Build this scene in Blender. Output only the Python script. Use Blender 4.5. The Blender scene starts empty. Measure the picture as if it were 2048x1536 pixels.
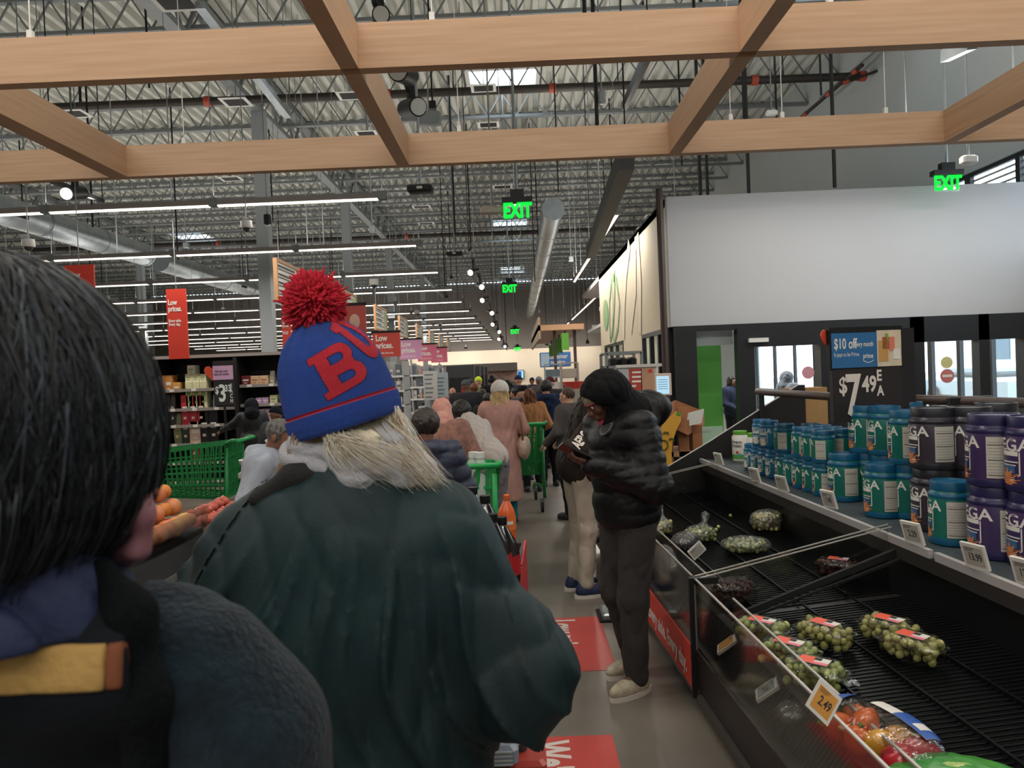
import bpy, math, random
import numpy as np
from mathutils import Vector, Matrix

# ---------------------------------------------------------------- camera, sky, exposure
SC = bpy.context.scene
COL = SC.collection
W, H, F = 2048.0, 1536.0, 1450.0
CAM = Vector((0.0, 0.0, 1.65))
yc = Vector((11.0, 26.0, F)).normalized()                 # world +Y (the aisle) seen in the camera frame (right, up, forward)
zc = Vector((-0.04, 1.0, 0.0)); zc = (zc - yc * zc.dot(yc)).normalized()
xc = Vector((yc.y * zc.z - yc.z * zc.y, yc.z * zc.x - yc.x * zc.z, yc.x * zc.y - yc.y * zc.x))
xc = -xc if xc.x < 0 else xc
RIGHT = Vector((xc.x, yc.x, zc.x)); UP = Vector((xc.y, yc.y, zc.y)); FWD = Vector((xc.z, yc.z, zc.z))
cam = bpy.data.cameras.new('camera'); camo = bpy.data.objects.new('camera', cam); COL.objects.link(camo)
cam.sensor_fit = 'HORIZONTAL'; cam.sensor_width = 36.0; cam.lens = 36.0 * F / W; cam.clip_start = 0.05; cam.clip_end = 400
B_ = -FWD
camo.matrix_world = Matrix(((RIGHT.x, UP.x, B_.x, CAM.x), (RIGHT.y, UP.y, B_.y, CAM.y), (RIGHT.z, UP.z, B_.z, CAM.z), (0, 0, 0, 1)))
cam.dof.use_dof = True; cam.dof.focus_distance = 4.2; cam.dof.aperture_fstop = 7.0
SC.camera = camo

world = bpy.data.worlds.new('sky'); SC.world = world; world.use_nodes = True
wn = world.node_tree.nodes; wl = world.node_tree.links
bg = wn['Background']; bg.inputs[0].default_value = (0.78, 0.89, 1.0, 1); bg.inputs[1].default_value = 6.0
SC.view_settings.view_transform = 'Standard'; SC.view_settings.look = 'None'
SC.view_settings.exposure = 0.22; SC.view_settings.gamma = 1.0
SC.view_settings.use_curve_mapping = False
SC.cycles.use_denoising = True
SC.cycles.max_bounces = 6; SC.cycles.diffuse_bounces = 3; SC.cycles.glossy_bounces = 2
SC.cycles.use_adaptive_sampling = True; SC.cycles.adaptive_threshold = 0.06
SC.cycles.transmission_bounces = 6; SC.cycles.transparent_max_bounces = 14
SC.cycles.sample_clamp_indirect = 3.0; SC.cycles.sample_clamp_direct = 20.0
SC.cycles.caustics_reflective = False; SC.cycles.caustics_refractive = False


def P(px, py, Y):
    """the point at depth Y (metres along the aisle) behind a pixel of the photograph"""
    d = RIGHT * (px - W / 2) + UP * (H / 2 - py) + FWD * F
    return CAM + d * (Y / d.y)


def PZ(px, py, z):
    d = RIGHT * (px - W / 2) + UP * (H / 2 - py) + FWD * F
    return CAM + d * ((z - CAM.z) / d.z)


# ---------------------------------------------------------------- materials
def lin(h):
    if isinstance(h, str):
        h = h.lstrip('#'); c = [int(h[i:i + 2], 16) / 255 for i in (0, 2, 4)]
    else:
        c = list(h)
    return tuple(((v / 12.92) if v <= 0.04045 else ((v + 0.055) / 1.055) ** 2.4) for v in c)


MC = {}


def mat(name, col, rough=0.6, metal=0.0, var=0.0, vscale=8.0, bump=0.0, bscale=60.0, spec=0.5, sheen=0.0, col2=None, emis=None, estr=0.0,
        stretch=(1, 1, 1), trans=0.0, sss=0.0, coat=0.0, coord='Object'):
    if name in MC: return MC[name]
    m = bpy.data.materials.new(name); m.use_nodes = True; MC[name] = m
    nt = m.node_tree; n = nt.nodes; l = nt.links; b = n['Principled BSDF']
    c = lin(col); b.inputs['Base Color'].default_value = (*c, 1)
    b.inputs['Roughness'].default_value = rough; b.inputs['Metallic'].default_value = metal
    b.inputs['Specular IOR Level'].default_value = spec
    if sheen: b.inputs['Sheen Weight'].default_value = sheen; b.inputs['Sheen Roughness'].default_value = 0.6
    if coat: b.inputs['Coat Weight'].default_value = coat; b.inputs['Coat Roughness'].default_value = 0.1
    if trans: b.inputs['Transmission Weight'].default_value = trans
    if sss: b.inputs['Subsurface Weight'].default_value = sss; b.inputs['Subsurface Scale'].default_value = 0.01
    if emis: b.inputs['Emission Color'].default_value = (*lin(emis), 1); b.inputs['Emission Strength'].default_value = estr
    tc = n.new('ShaderNodeTexCoord'); mp = n.new('ShaderNodeMapping'); mp.inputs['Scale'].default_value = stretch
    l.new(tc.outputs[coord], mp.inputs[0])
    if var or col2:
        no = n.new('ShaderNodeTexNoise'); no.inputs['Scale'].default_value = vscale; no.inputs['Detail'].default_value = 5
        l.new(mp.outputs[0], no.inputs['Vector'])
        rp = n.new('ShaderNodeValToRGB'); l.new(no.outputs['Fac'], rp.inputs[0])
        rp.color_ramp.elements[0].position = 0.3; rp.color_ramp.elements[1].position = 0.7
        if col2: a_, b_ = c, lin(col2)
        else: a_, b_ = tuple(v * (1 - var) for v in c), tuple(min(1, v * (1 + var)) for v in c)
        rp.color_ramp.elements[0].color = (*a_, 1); rp.color_ramp.elements[1].color = (*b_, 1)
        l.new(rp.outputs[0], b.inputs['Base Color'])
    if bump:
        n2 = n.new('ShaderNodeTexNoise'); n2.inputs['Scale'].default_value = bscale; n2.inputs['Detail'].default_value = 4
        l.new(mp.outputs[0], n2.inputs['Vector'])
        bp = n.new('ShaderNodeBump'); bp.inputs['Strength'].default_value = bump; bp.inputs['Distance'].default_value = 0.01
        l.new(n2.outputs['Fac'], bp.inputs['Height']); l.new(bp.outputs[0], b.inputs['Normal'])
    return m


def emit(name, col, s):
    if name in MC: return MC[name]
    m = bpy.data.materials.new(name); m.use_nodes = True; MC[name] = m
    n = m.node_tree.nodes; l = m.node_tree.links; n.clear()
    e = n.new('ShaderNodeEmission'); o = n.new('ShaderNodeOutputMaterial')
    e.inputs[0].default_value = (*lin(col), 1); e.inputs[1].default_value = s; l.new(e.outputs[0], o.inputs[0])
    return m


def clear(name, tint='#ffffff', refl=0.1, rough=0.05, bump=0.0, bscale=30, body=0.0, bodycol='#ffffff'):
    """thin clear sheet: see-through, with the gloss of its surface and a little body"""
    if name in MC: return MC[name]
    m = bpy.data.materials.new(name); m.use_nodes = True; MC[name] = m
    n = m.node_tree.nodes; l = m.node_tree.links; n.clear()
    t = n.new('ShaderNodeBsdfTransparent'); t.inputs[0].default_value = (*lin(tint), 1)
    g = n.new('ShaderNodeBsdfGlossy'); g.inputs['Roughness'].default_value = rough
    fr = n.new('ShaderNodeLayerWeight'); fr.inputs[0].default_value = 0.25
    mu = n.new('ShaderNodeMath'); mu.operation = 'MULTIPLY_ADD'; mu.inputs[1].default_value = 0.3; mu.inputs[2].default_value = refl
    l.new(fr.outputs['Fresnel'], mu.inputs[0])
    mx = n.new('ShaderNodeMixShader'); l.new(mu.outputs[0], mx.inputs[0]); l.new(t.outputs[0], mx.inputs[1]); l.new(g.outputs[0], mx.inputs[2])
    out = mx
    if body:
        d = n.new('ShaderNodeBsdfDiffuse'); d.inputs[0].default_value = (*lin(bodycol), 1)
        m2 = n.new('ShaderNodeMixShader'); m2.inputs[0].default_value = body
        l.new(mx.outputs[0], m2.inputs[1]); l.new(d.outputs[0], m2.inputs[2]); out = m2
    if bump:
        tc = n.new('ShaderNodeTexCoord'); n2 = n.new('ShaderNodeTexNoise'); n2.inputs['Scale'].default_value = bscale; n2.inputs['Detail'].default_value = 3
        l.new(tc.outputs['Object'], n2.inputs['Vector'])
        bp = n.new('ShaderNodeBump'); bp.inputs['Strength'].default_value = bump; bp.inputs['Distance'].default_value = 0.02
        l.new(n2.outputs['Fac'], bp.inputs['Height']); l.new(bp.outputs[0], g.inputs['Normal']); l.new(bp.outputs[0], fr.inputs['Normal'])
    o = n.new('ShaderNodeOutputMaterial'); l.new(out.outputs[0], o.inputs[0])
    return m


# ---------------------------------------------------------------- mesh building
class MB:
    def __init__(s): s.v = []; s.f = []; s.m = []; s.mi = 0
    def add(s, vs, fs):
        o = len(s.v); s.v += [tuple(v) for v in vs]; s.f += [tuple(i + o for i in f) for f in fs]; s.m += [s.mi] * len(fs); return s
    def box(s, x0, x1, y0, y1, z0, z1, M=None):
        vs = [Vector((x, y, z)) for x in (x0, x1) for y in (y0, y1) for z in (z0, z1)]
        if M is not None: vs = [M @ v for v in vs]
        return s.add(vs, [(0, 1, 3, 2), (4, 6, 7, 5), (0, 4, 5, 1), (2, 3, 7, 6), (0, 2, 6, 4), (1, 5, 7, 3)])
    def cbox(s, c, d, M=None):
        return s.box(c[0] - d[0] / 2, c[0] + d[0] / 2, c[1] - d[1] / 2, c[1] + d[1] / 2, c[2] - d[2] / 2, c[2] + d[2] / 2, M)
    def bevbox(s, x0, x1, y0, y1, z0, z1, b=0.01, M=None):
        """box with chamfered edges (rings along z)"""
        rings = []
        for z, i in ((z0, b), (z0 + b, 0), (z1 - b, 0), (z1, b)):
            k = b
            rings.append([Vector(p) for p in ((x0 + k + i, y0 + i, z), (x1 - k - i, y0 + i, z), (x1 - i, y0 + k + i, z), (x1 - i, y1 - k - i, z), (x1 - k - i, y1 - i, z), (x0 + k + i, y1 - i, z), (x0 + i, y1 - k - i, z), (x0 + i, y0 + k + i, z))])
        vs = [v for r in rings for v in r]
        if M is not None: vs = [M @ v for v in vs]
        fs = [tuple(range(7, -1, -1)), tuple(range(24, 32))]
        for r in range(3):
            for i in range(8): fs.append((r * 8 + i, r * 8 + (i + 1) % 8, r * 8 + 8 + (i + 1) % 8, r * 8 + 8 + i))
        return s.add(vs, fs)
    def cyl(s, a, b, r, r2=None, n=10, cap=True):
        a = Vector(a); b = Vector(b); r2 = r if r2 is None else r2
        d = (b - a).normalized(); u = d.orthogonal().normalized(); w = d.cross(u)
        vs = []
        for c, q in ((a, r), (b, r2)):
            for i in range(n):
                t = 2 * math.pi * i / n; vs.append(c + (u * math.cos(t) + w * math.sin(t)) * q)
        fs = [(i, (i + 1) % n, n + (i + 1) % n, n + i) for i in range(n)]
        if cap: fs += [tuple(range(n - 1, -1, -1)), tuple(range(n, 2 * n))]
        return s.add(vs, fs)
    def bar(s, a, b, w, h):
        """rectangular bar from a to b, w across, h upright"""
        a = Vector(a); b = Vector(b); d = (b - a).normalized()
        up = Vector((0, 0, 1)) if abs(d.z) < 0.95 else Vector((0, 1, 0))
        x = d.cross(up).normalized(); y = x.cross(d).normalized()
        vs = [c + x * (w / 2 * i) + y * (h / 2 * j) for c in (a, b) for i, j in ((-1, -1), (1, -1), (1, 1), (-1, 1))]
        return s.add(vs, [(0, 3, 2, 1), (4, 5, 6, 7), (0, 1, 5, 4), (1, 2, 6, 5), (2, 3, 7, 6), (3, 0, 4, 7)])
    def tube(s, pts, r, n=8, taper=None):
        pts = [Vector(p) for p in pts]; vs = []; u = None
        for i, p in enumerate(pts):
            d = (pts[min(i + 1, len(pts) - 1)] - pts[max(i - 1, 0)]).normalized()
            u = d.orthogonal().normalized() if u is None else (u - d * u.dot(d)).normalized()
            w = d.cross(u); q = r if taper is None else r * taper(i / (len(pts) - 1))
            for k in range(n):
                t = 2 * math.pi * k / n; vs.append(p + (u * math.cos(t) + w * math.sin(t)) * q)
        fs = []
        for i in range(len(pts) - 1):
            for k in range(n): fs.append((i * n + k, i * n + (k + 1) % n, (i + 1) * n + (k + 1) % n, (i + 1) * n + k))
        fs += [tuple(range(n - 1, -1, -1)), tuple(range((len(pts) - 1) * n, len(pts) * n))]
        return s.add(vs, fs)
    def lathe(s, prof, c=(0, 0, 0), n=24, M=None, sx=1, sy=1):
        vs = []
        for r, z in prof:
            for k in range(n):
                t = 2 * math.pi * k / n; v = Vector((c[0] + r * math.cos(t) * sx, c[1] + r * math.sin(t) * sy, c[2] + z))
                vs.append(M @ v if M is not None else v)
        fs = []
        for i in range(len(prof) - 1):
            for k in range(n): fs.append((i * n + k, i * n + (k + 1) % n, (i + 1) * n + (k + 1) % n, (i + 1) * n + k))
        if prof[0][0] > 1e-5: fs.append(tuple(range(n - 1, -1, -1)))
        if prof[-1][0] > 1e-5: fs.append(tuple(range((len(prof) - 1) * n, len(prof) * n)))
        return s.add(vs, fs)
    def ball(s, c, r, n=12, m=8, sc=(1, 1, 1), M=None):
        vs = []; fs = []
        for j in range(1, m):
            ph = math.pi * j / m
            for k in range(n):
                t = 2 * math.pi * k / n
                v = Vector((r * sc[0] * math.sin(ph) * math.cos(t), r * sc[1] * math.sin(ph) * math.sin(t), r * sc[2] * math.cos(ph)))
                if M is not None: v = M @ v
                vs.append(v + Vector(c))
        t_ = Vector((0, 0, r * sc[2])); t_ = M @ t_ if M is not None else t_
        vs.append(Vector(c) + t_); vs.append(Vector(c) - t_)
        for j in range(m - 2):
            for k in range(n): fs.append((j * n + k, (j + 1) * n + k, (j + 1) * n + (k + 1) % n, j * n + (k + 1) % n))
        a, b = len(vs) - 2, len(vs) - 1
        for k in range(n): fs.append((a, k, (k + 1) % n)); fs.append((b, (m - 2) * n + (k + 1) % n, (m - 2) * n + k))
        return s.add(vs, fs)
    def prism(s, poly, f0, f1):
        """poly of (u,v); f0, f1 map (u,v) to the two faces"""
        n = len(poly); vs = [f0(*p) for p in poly] + [f1(*p) for p in poly]
        return s.add(vs, [tuple(range(n - 1, -1, -1)), tuple(range(n, 2 * n))] + [(i, (i + 1) % n, n + (i + 1) % n, n + i) for i in range(n)])
    def build(s, name, m, parent=None, smooth=False, off=None, weld=False):
        me = bpy.data.meshes.new(name)
        vs = s.v if off is None else [(v[0] - off[0], v[1] - off[1], v[2] - off[2]) for v in s.v]
        me.from_pydata(vs, [], s.f)
        for x in (m if isinstance(m, (list, tuple)) else [m]): me.materials.append(x)
        if isinstance(m, (list, tuple)) and len(m) > 1: me.polygons.foreach_set('material_index', s.m)
        return link(name, me, parent, smooth)


def link(name, me, parent=None, smooth=False):
    if smooth:
        me.shade_smooth() if smooth is True else None
        if smooth is not True: me.shade_smooth(); me.set_sharp_from_angle(angle=math.radians(smooth))
    me.validate(); me.update()
    o = bpy.data.objects.new(name, me); COL.objects.link(o)
    if parent: o.parent = parent
    return o


def npmesh(name, v, f, m, parent=None, smooth=True, off=None, mi=None):
    me = bpy.data.meshes.new(name)
    v = np.asarray(v, dtype=np.float64)
    if off is not None: v = v - np.array(off)
    me.from_pydata(v.tolist(), [], [tuple(q) for q in (f.tolist() if hasattr(f, 'tolist') else f)])
    for x in (m if isinstance(m, (list, tuple)) else [m]): me.materials.append(x)
    if mi is not None: me.polygons.foreach_set('material_index', np.asarray(mi, dtype=np.int32))
    return link(name, me, parent, smooth)


def thing(name, label, cat, loc=(0, 0, 0), rz=0.0, group=None):
    o = bpy.data.objects.new(name, None); COL.objects.link(o); o.location = loc; o.rotation_euler = (0, 0, rz)
    o.empty_display_size = 0.1
    return tag(o, label, cat, group)


def tag(o, label, cat, group=None):
    o['label'] = label; o['category'] = cat
    if group: o['group'] = group
    return o


def struct(o): o['kind'] = 'structure'; return o


def kids(o, cache={}):
    return [c for c in o.children]


def dup(root, loc=None, rz=None, label=None, group=None, scale=None):
    def cp(o, par):
        c = o.copy(); COL.objects.link(c)
        if par: c.parent = par
        for k in kids(o): cp(k, c)
        return c
    r = cp(root, None)
    if loc is not None: r.location = loc
    if rz is not None: r.rotation_euler = (r.rotation_euler.x, r.rotation_euler.y, rz)
    if label: r['label'] = label
    if group: r['group'] = group
    if scale: r.scale = scale if hasattr(scale, '__len__') else (scale,) * 3
    return r


ORD = ['nearest', 'second', 'third', 'fourth', 'fifth', 'sixth', 'seventh', 'eighth', 'ninth', 'tenth', 'eleventh', 'twelfth', 'thirteenth', 'fourteenth', 'fifteenth', 'sixteenth', 'seventeenth', 'eighteenth', 'nineteenth', 'twentieth', 'twenty-first', 'twenty-second', 'twenty-third', 'twenty-fourth', 'twenty-fifth']


def textmesh(s, size=1.0, xs=1.0, bold=0.0, align='CENTER', depth=0.0, spacing=1.0, line=0.9, res=3):
    """flat lettering as (verts, faces) in the x-y plane"""
    cu = bpy.data.curves.new('t', 'FONT'); cu.body = s; cu.size = size; cu.align_x = align; cu.align_y = 'CENTER'
    cu.offset = bold; cu.resolution_u = res; cu.extrude = depth; cu.space_character = spacing; cu.space_line = line
    o = bpy.data.objects.new('t', cu); COL.objects.link(o)
    dg = bpy.context.evaluated_depsgraph_get(); me = bpy.data.meshes.new_from_object(o.evaluated_get(dg))
    v = [(p.co.x * xs, p.co.y, p.co.z) for p in me.vertices]; f = [tuple(p.vertices) for p in me.polygons]
    bpy.data.objects.remove(o); bpy.data.curves.remove(cu); bpy.data.meshes.remove(me)
    return v, f


def frame(o, ux, uy):
    """map (x,y,z) to o + x*ux + y*uy + z*(ux x uy)"""
    ux = Vector(ux).normalized(); uy = Vector(uy).normalized(); uz = ux.cross(uy); o = Vector(o)
    return lambda x, y, z=0.0: o + ux * x + uy * y + uz * z


def lettering(s, fr, m, parent, size, xs=1.0, bold=0.0, align='CENTER', lift=0.002, name='lettering', off=None, **k):
    v, f = textmesh(s, size, xs, bold, align, **k)
    b = MB(); b.add([fr(x, y, lift + z) for x, y, z in v], f)
    return b.build(name, m, parent, off=off)


def plate(fr, x0, x1, y0, y1, t=0.004, z=0.0):
    b = MB(); vs = [fr(x, y, q) for q in (z, z + t) for x, y in ((x0, y0), (x1, y0), (x1, y1), (x0, y1))]
    return b.add(vs, [(3, 2, 1, 0), (4, 5, 6, 7), (0, 1, 5, 4), (1, 2, 6, 5), (2, 3, 7, 6), (3, 0, 4, 7)])


# ---------------------------------------------------------------- smooth bodies: distance fields meshed by surface nets
def s_cone(a, b, ra, rb): return ('c', np.array(a, float), np.array(b, float), ra, rb)
def s_ell(c, r, R=None): return ('e', np.array(c, float), np.array(r, float), R)


def s_eval(pr, X):
    if pr[0] == 'c':
        _, a, b, ra, rb = pr; ab = b - a; L = max(ab.dot(ab), 1e-9)
        t = np.clip(((X - a) @ ab) / L, 0, 1)
        return np.linalg.norm(X - a - t[:, None] * ab, axis=1) - (ra + (rb - ra) * t)
    _, c, r, R = pr; q = X - c
    if R is not None: q = q @ R
    k0 = np.linalg.norm(q / r, axis=1); k1 = np.linalg.norm(q / (r * r), axis=1)
    return k0 * (k0 - 1) / np.maximum(k1, 1e-6)


def smin(a, b, k):
    h = np.maximum(k - np.abs(a - b), 0) / k
    return np.minimum(a, b) - h * h * k * 0.25


def union(prims, k=0.03):
    def fn(X):
        d = None
        for p in prims:
            e = p(X) if callable(p) else s_eval(p, X)
            d = e if d is None else smin(d, e, k)
        return d
    return fn


def surf(fn, lo, hi, res):
    lo = np.array(lo, float); hi = np.array(hi, float)
    n = np.maximum(((hi - lo) / res).astype(int) + 2, 4)
    ax = [lo[i] + np.arange(n[i]) * res for i in range(3)]
    # coarse pass picks the blocks near the surface
    D = np.full(n, 1e3)
    st = 4
    cx = [np.arange(0, n[i], st) for i in range(3)]
    G = np.stack(np.meshgrid(*[ax[i][np.minimum(cx[i] + st // 2, n[i] - 1)] for i in range(3)], indexing='ij'), -1)
    cd = fn(G.reshape(-1, 3)).reshape(G.shape[:3])
    near = np.abs(cd) < res * st * 1.9 + 0.02
    mask = np.repeat(np.repeat(np.repeat(near, st, 0), st, 1), st, 2)[:n[0], :n[1], :n[2]]
    sg = np.repeat(np.repeat(np.repeat(np.sign(cd), st, 0), st, 1), st, 2)[:n[0], :n[1], :n[2]]
    D = sg * 1e3
    idx = np.argwhere(mask)
    X = lo + idx * res
    vals = np.empty(len(X))
    for i in range(0, len(X), 400000): vals[i:i + 400000] = fn(X[i:i + 400000])
    D[mask] = vals
    D[0] = D[-1] = 1e3; D[:, 0] = D[:, -1] = 1e3; D[:, :, 0] = D[:, :, -1] = 1e3
    ins = D < 0
    acc = np.zeros((*(n - 1), 3)); cnt = np.zeros(n - 1)
    for a in range(3):
        sl0 = [slice(None)] * 3; sl1 = [slice(None)] * 3; sl0[a] = slice(0, -1); sl1[a] = slice(1, None)
        d0 = D[tuple(sl0)]; d1 = D[tuple(sl1)]; cr = (d0 < 0) != (d1 < 0)
        t = np.where(cr, d0 / np.where(cr, d0 - d1, 1), 0)
        o1, o2 = [i for i in range(3) if i != a]
        for i in (0, 1):
            for j in (0, 1):
                sl = [slice(None)] * 3
                sl[o1] = slice(i, i + n[o1] - 1); sl[o2] = slice(j, j + n[o2] - 1)
                c = cr[tuple(sl)]; tt = t[tuple(sl)]
                cnt += c; acc[..., a] += np.where(c, tt, 0); acc[..., o1] += c * i; acc[..., o2] += c * j
    act = cnt > 0
    vid = np.full(cnt.shape, -1); vid[act] = np.arange(act.sum())
    base = np.argwhere(act).astype(float)
    V = lo + (base + acc[act] / cnt[act][:, None]) * res
    Fq = []
    for a in range(3):
        o1, o2 = (a + 1) % 3, (a + 2) % 3
        sl0 = [slice(None)] * 3; sl1 = [slice(None)] * 3; sl0[a] = slice(0, -1); sl1[a] = slice(1, None)
        i0 = ins[tuple(sl0)]; i1 = ins[tuple(sl1)]; cr = np.argwhere(i0 != i1)
        ok = (cr[:, o1] > 0) & (cr[:, o2] > 0) & (cr[:, o1] < n[o1] - 1) & (cr[:, o2] < n[o2] - 1); cr = cr[ok]
        fl = i0[tuple(cr.T)]
        q = []
        for i, j in ((-1, -1), (0, -1), (0, 0), (-1, 0)):
            c = cr.copy(); c[:, o1] += i; c[:, o2] += j; q.append(vid[tuple(c.T)])
        q = np.stack(q, 1); q[~fl] = q[~fl][:, ::-1]; Fq.append(q)
    Fq = np.concatenate(Fq); Fq = Fq[(Fq >= 0).all(1)]
    return V, Fq


def join(*vf):
    V = []; Fc = []; o = 0
    for v, f in vf: V.append(v); Fc.append(f + o); o += len(v)
    return np.concatenate(V), np.concatenate(Fc)


def rotm(ax, deg): return np.array(Matrix.Rotation(math.radians(deg), 3, ax))


RND = random.Random(7)
_wd = [(np.array([RND.gauss(0, 1) for _ in range(3)]), RND.random() * 6.28) for _ in range(14)]


def folds(X, freq, amp, st=(1, 1, 0.35), seed=0):
    """soft cloth folds: sharp-crested warped waves"""
    q = X * np.array(st) * freq; w = np.zeros(len(X))
    for i in range(4):
        d, p = _wd[(i + seed) % 14]; w += np.sin(q @ d * 0.6 + p)
    o = np.zeros(len(X))
    for i in range(3):
        d, p = _wd[(i + 5 + seed) % 14]; s_ = np.sin(q @ d * (1 + .5 * i) + p + w * 0.9); o += (1 - np.abs(s_)) ** 2 / (1 + .6 * i)
    return (o - 0.8) * amp
# ================================================================ the building
FARY = 60.0; XR = 7.8; XL = -30.0; YB = -5.0; ZC = 9.0
M_floor = mat('polished_concrete', '#655e57', rough=0.32, col2='#7f776e', vscale=1.3, bump=0.05, bscale=3, spec=0.5)
M_grey = mat('grey_paint', '#b9bfbf', rough=0.8, var=0.03, vscale=0.6)
M_lgrey = mat('pale_grey_paint', '#b3b4b8', rough=0.7, var=0.02, vscale=0.5)
M_cream = mat('cream_paint', '#e2d2b8', rough=0.7, var=0.02, vscale=0.5)
M_deck = mat('white_roof_deck', '#cfd0c8', rough=0.7, var=0.06, vscale=0.7)
M_steel = mat('grey_steel', '#84898b', rough=0.5, metal=0.3, var=0.08, vscale=3)
M_galv = mat('galvanised_steel', '#a3abb0', rough=0.32, metal=0.85, var=0.12, vscale=5, bump=0.1, bscale=8)
M_black = mat('black_metal', '#17181a', rough=0.45, metal=0.2)
M_blackm = mat('matt_black', '#101113', rough=0.7)
M_pipe = mat('dark_pipe', '#3a3430', rough=0.5, metal=0.4, var=0.1)
M_red = mat('red_coupling', '#b04a35', rough=0.5)
M_white = mat('white_plastic', '#dcdcd8', rough=0.45)
M_glass = clear('window_glass', '#f6fbfb', refl=0.02, rough=0.02)
M_frameblk = mat('black_window_frame', '#1b1c20', rough=0.4)
M_led = emit('led_white', '#fff3e2', 3.2)
M_conc = mat('outside_paving', '#9a9a98', rough=0.9, var=0.1, vscale=0.5)

struct(MB().box(XL, XR + .2, YB, FARY, -0.2, 0).build('floor', M_floor))
struct(MB().box(XR + .2, 40, -10, 70, -0.25, -0.05).build('ground', M_conc))
for x in (-3.4, 1.15):   # saw-cut control joints
    pass
# right wall with its window openings
WIN1 = (5.0, 13.25, 3.0, 4.72); WIN2 = (10.9, 24.0, 0.08, 2.62)
b = MB()
b.box(XR, XR + .2, YB, WIN1[0], 0, ZC)
b.box(XR, XR + .2, WIN1[0], WIN2[0], 0, WIN1[2]); b.box(XR, XR + .2, WIN2[0], WIN1[1], WIN2[3], WIN1[2])
b.box(XR, XR + .2, WIN1[0], WIN1[1], WIN1[3], ZC); b.box(XR, XR + .2, WIN2[0], WIN2[1], 0, WIN2[2])
b.box(XR, XR + .2, WIN1[1], WIN2[1], WIN2[3], ZC); b.box(XR, XR + .2, WIN2[1], FARY, 0, ZC)
struct(b.build('wall_right', M_grey))
struct(MB().box(XL - .2, XL, YB, FARY, 0, ZC).build('wall_left', M_grey))
struct(MB().box(XL, XR + .2, YB - .2, YB, 0, ZC).build('wall_back', M_grey))
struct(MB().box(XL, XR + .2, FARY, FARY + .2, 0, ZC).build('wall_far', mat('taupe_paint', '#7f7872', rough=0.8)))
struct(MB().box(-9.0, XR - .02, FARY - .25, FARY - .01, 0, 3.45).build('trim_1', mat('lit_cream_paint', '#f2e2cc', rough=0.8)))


def glazing(name, fr, w, h, cols, rows=(), t=0.07, m=M_frameblk, glass=M_glass):
    """frame of mullions with one clear pane mesh; fr maps (across, up, out)"""
    b = MB()
    def bx(x0, x1, y0, y1): 
        vs = [fr(x, y, z) for z in (-t / 2, t / 2) for x, y in ((x0, y0), (x1, y0), (x1, y1), (x0, y1))]
        b.add(vs, [(3, 2, 1, 0), (4, 5, 6, 7), (0, 1, 5, 4), (1, 2, 6, 5), (2, 3, 7, 6), (3, 0, 4, 7)])
    bx(0, w, 0, t); bx(0, w, h - t, h); bx(0, t, t, h - t); bx(w - t, w, t, h - t)
    for c, cw in cols: bx(c - cw / 2, c + cw / 2, t, h - t)
    for r, rw in rows: bx(t, w - t, r - rw / 2, r + rw / 2)
    o = struct(b.build(name, m))
    g = MB(); g.add([fr(t, t), fr(w - t, t), fr(w - t, h - t), fr(t, h - t)], [(0, 1, 2, 3)])
    g.build('glass', glass, o)
    return o


glazing('window_1', frame((XR + .1, WIN1[0], WIN1[2]), (0, 1, 0), (0, 0, 1)), WIN1[1] - WIN1[0], WIN1[3] - WIN1[2], [(1.6, .08), (3.2, .08), (4.8, .08), (6.35, .1), (7.6, .16)])
# blind slats seen in the high window
b = MB()
for k in range(15): b.bar((XR + .16, WIN1[0] + .1, WIN1[2] + .12 + k * .105), (XR + .16, WIN1[1] - .1, WIN1[2] + .12 + k * .105), 0.01, 0.035)
tag(b.build('window_blind', M_white), 'white slatted blind in the high window above the entrance box', 'blind')
glazing('window_2', frame((XR + .1, WIN2[0], WIN2[2]), (0, 1, 0), (0, 0, 1)), WIN2[1] - WIN2[0], WIN2[3] - WIN2[2],
        [(1.25, .14), (2.1, .1), (3.0, .14), (4.2, .1), (5.6, .25), (7.0, .1), (8.4, .14), (9.8, .1), (11.4, .14)], [(2.25, .06)])
# what the entrance looks out on: a pale building, a planted strip and a parked car
o = thing('building', 'pale building across the car park seen through the entrance glass', 'building', (24, 26, -0.05))
MB().box(-1, 6, -22, 14, 0, 3.4).build('facade', mat('far_facade', '#dfe6ea', rough=0.8), o)
b = MB()
for k in range(8): MB().box(-1.06, -.98, -20 + k * 4, -18 + k * 4, .9, 2.4).build('window', mat('far_window', '#5d7484', rough=0.3), o)
o = thing('parked_car', 'silver car parked outside beyond the sliding doors', 'car', (14.5, 22.5, -0.05), math.radians(88))
b = MB(); b.bevbox(-2.2, 2.2, -.88, .88, .3, .95, .1); b.bevbox(-1.1, 1.3, -.75, .75, .9, 1.45, .22); b.build('body', mat('silver_paint', '#c3cad0', rough=0.3, metal=0.4), o, 40)
for x in (-1.4, 1.4):
    for y in (-.85, .85): MB().cyl((x, y - .1, .33), (x, y + .1, .33), .33, n=16).build('wheel', M_blackm, o)
b = MB(); rr = random.Random(3)
for k in range(60): b.ball((rr.uniform(-.5, .5), rr.uniform(-3, 3), rr.uniform(.2, 1.2)), rr.uniform(.2, .4), 7, 5)
tag(b.build('hedge', mat('hedge_green', '#6f8a4a', rough=0.9, var=.3, vscale=6)), 'green hedge outside the right-hand entrance window', 'hedge').location = (16.0, 13.5, -0.1)

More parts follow.
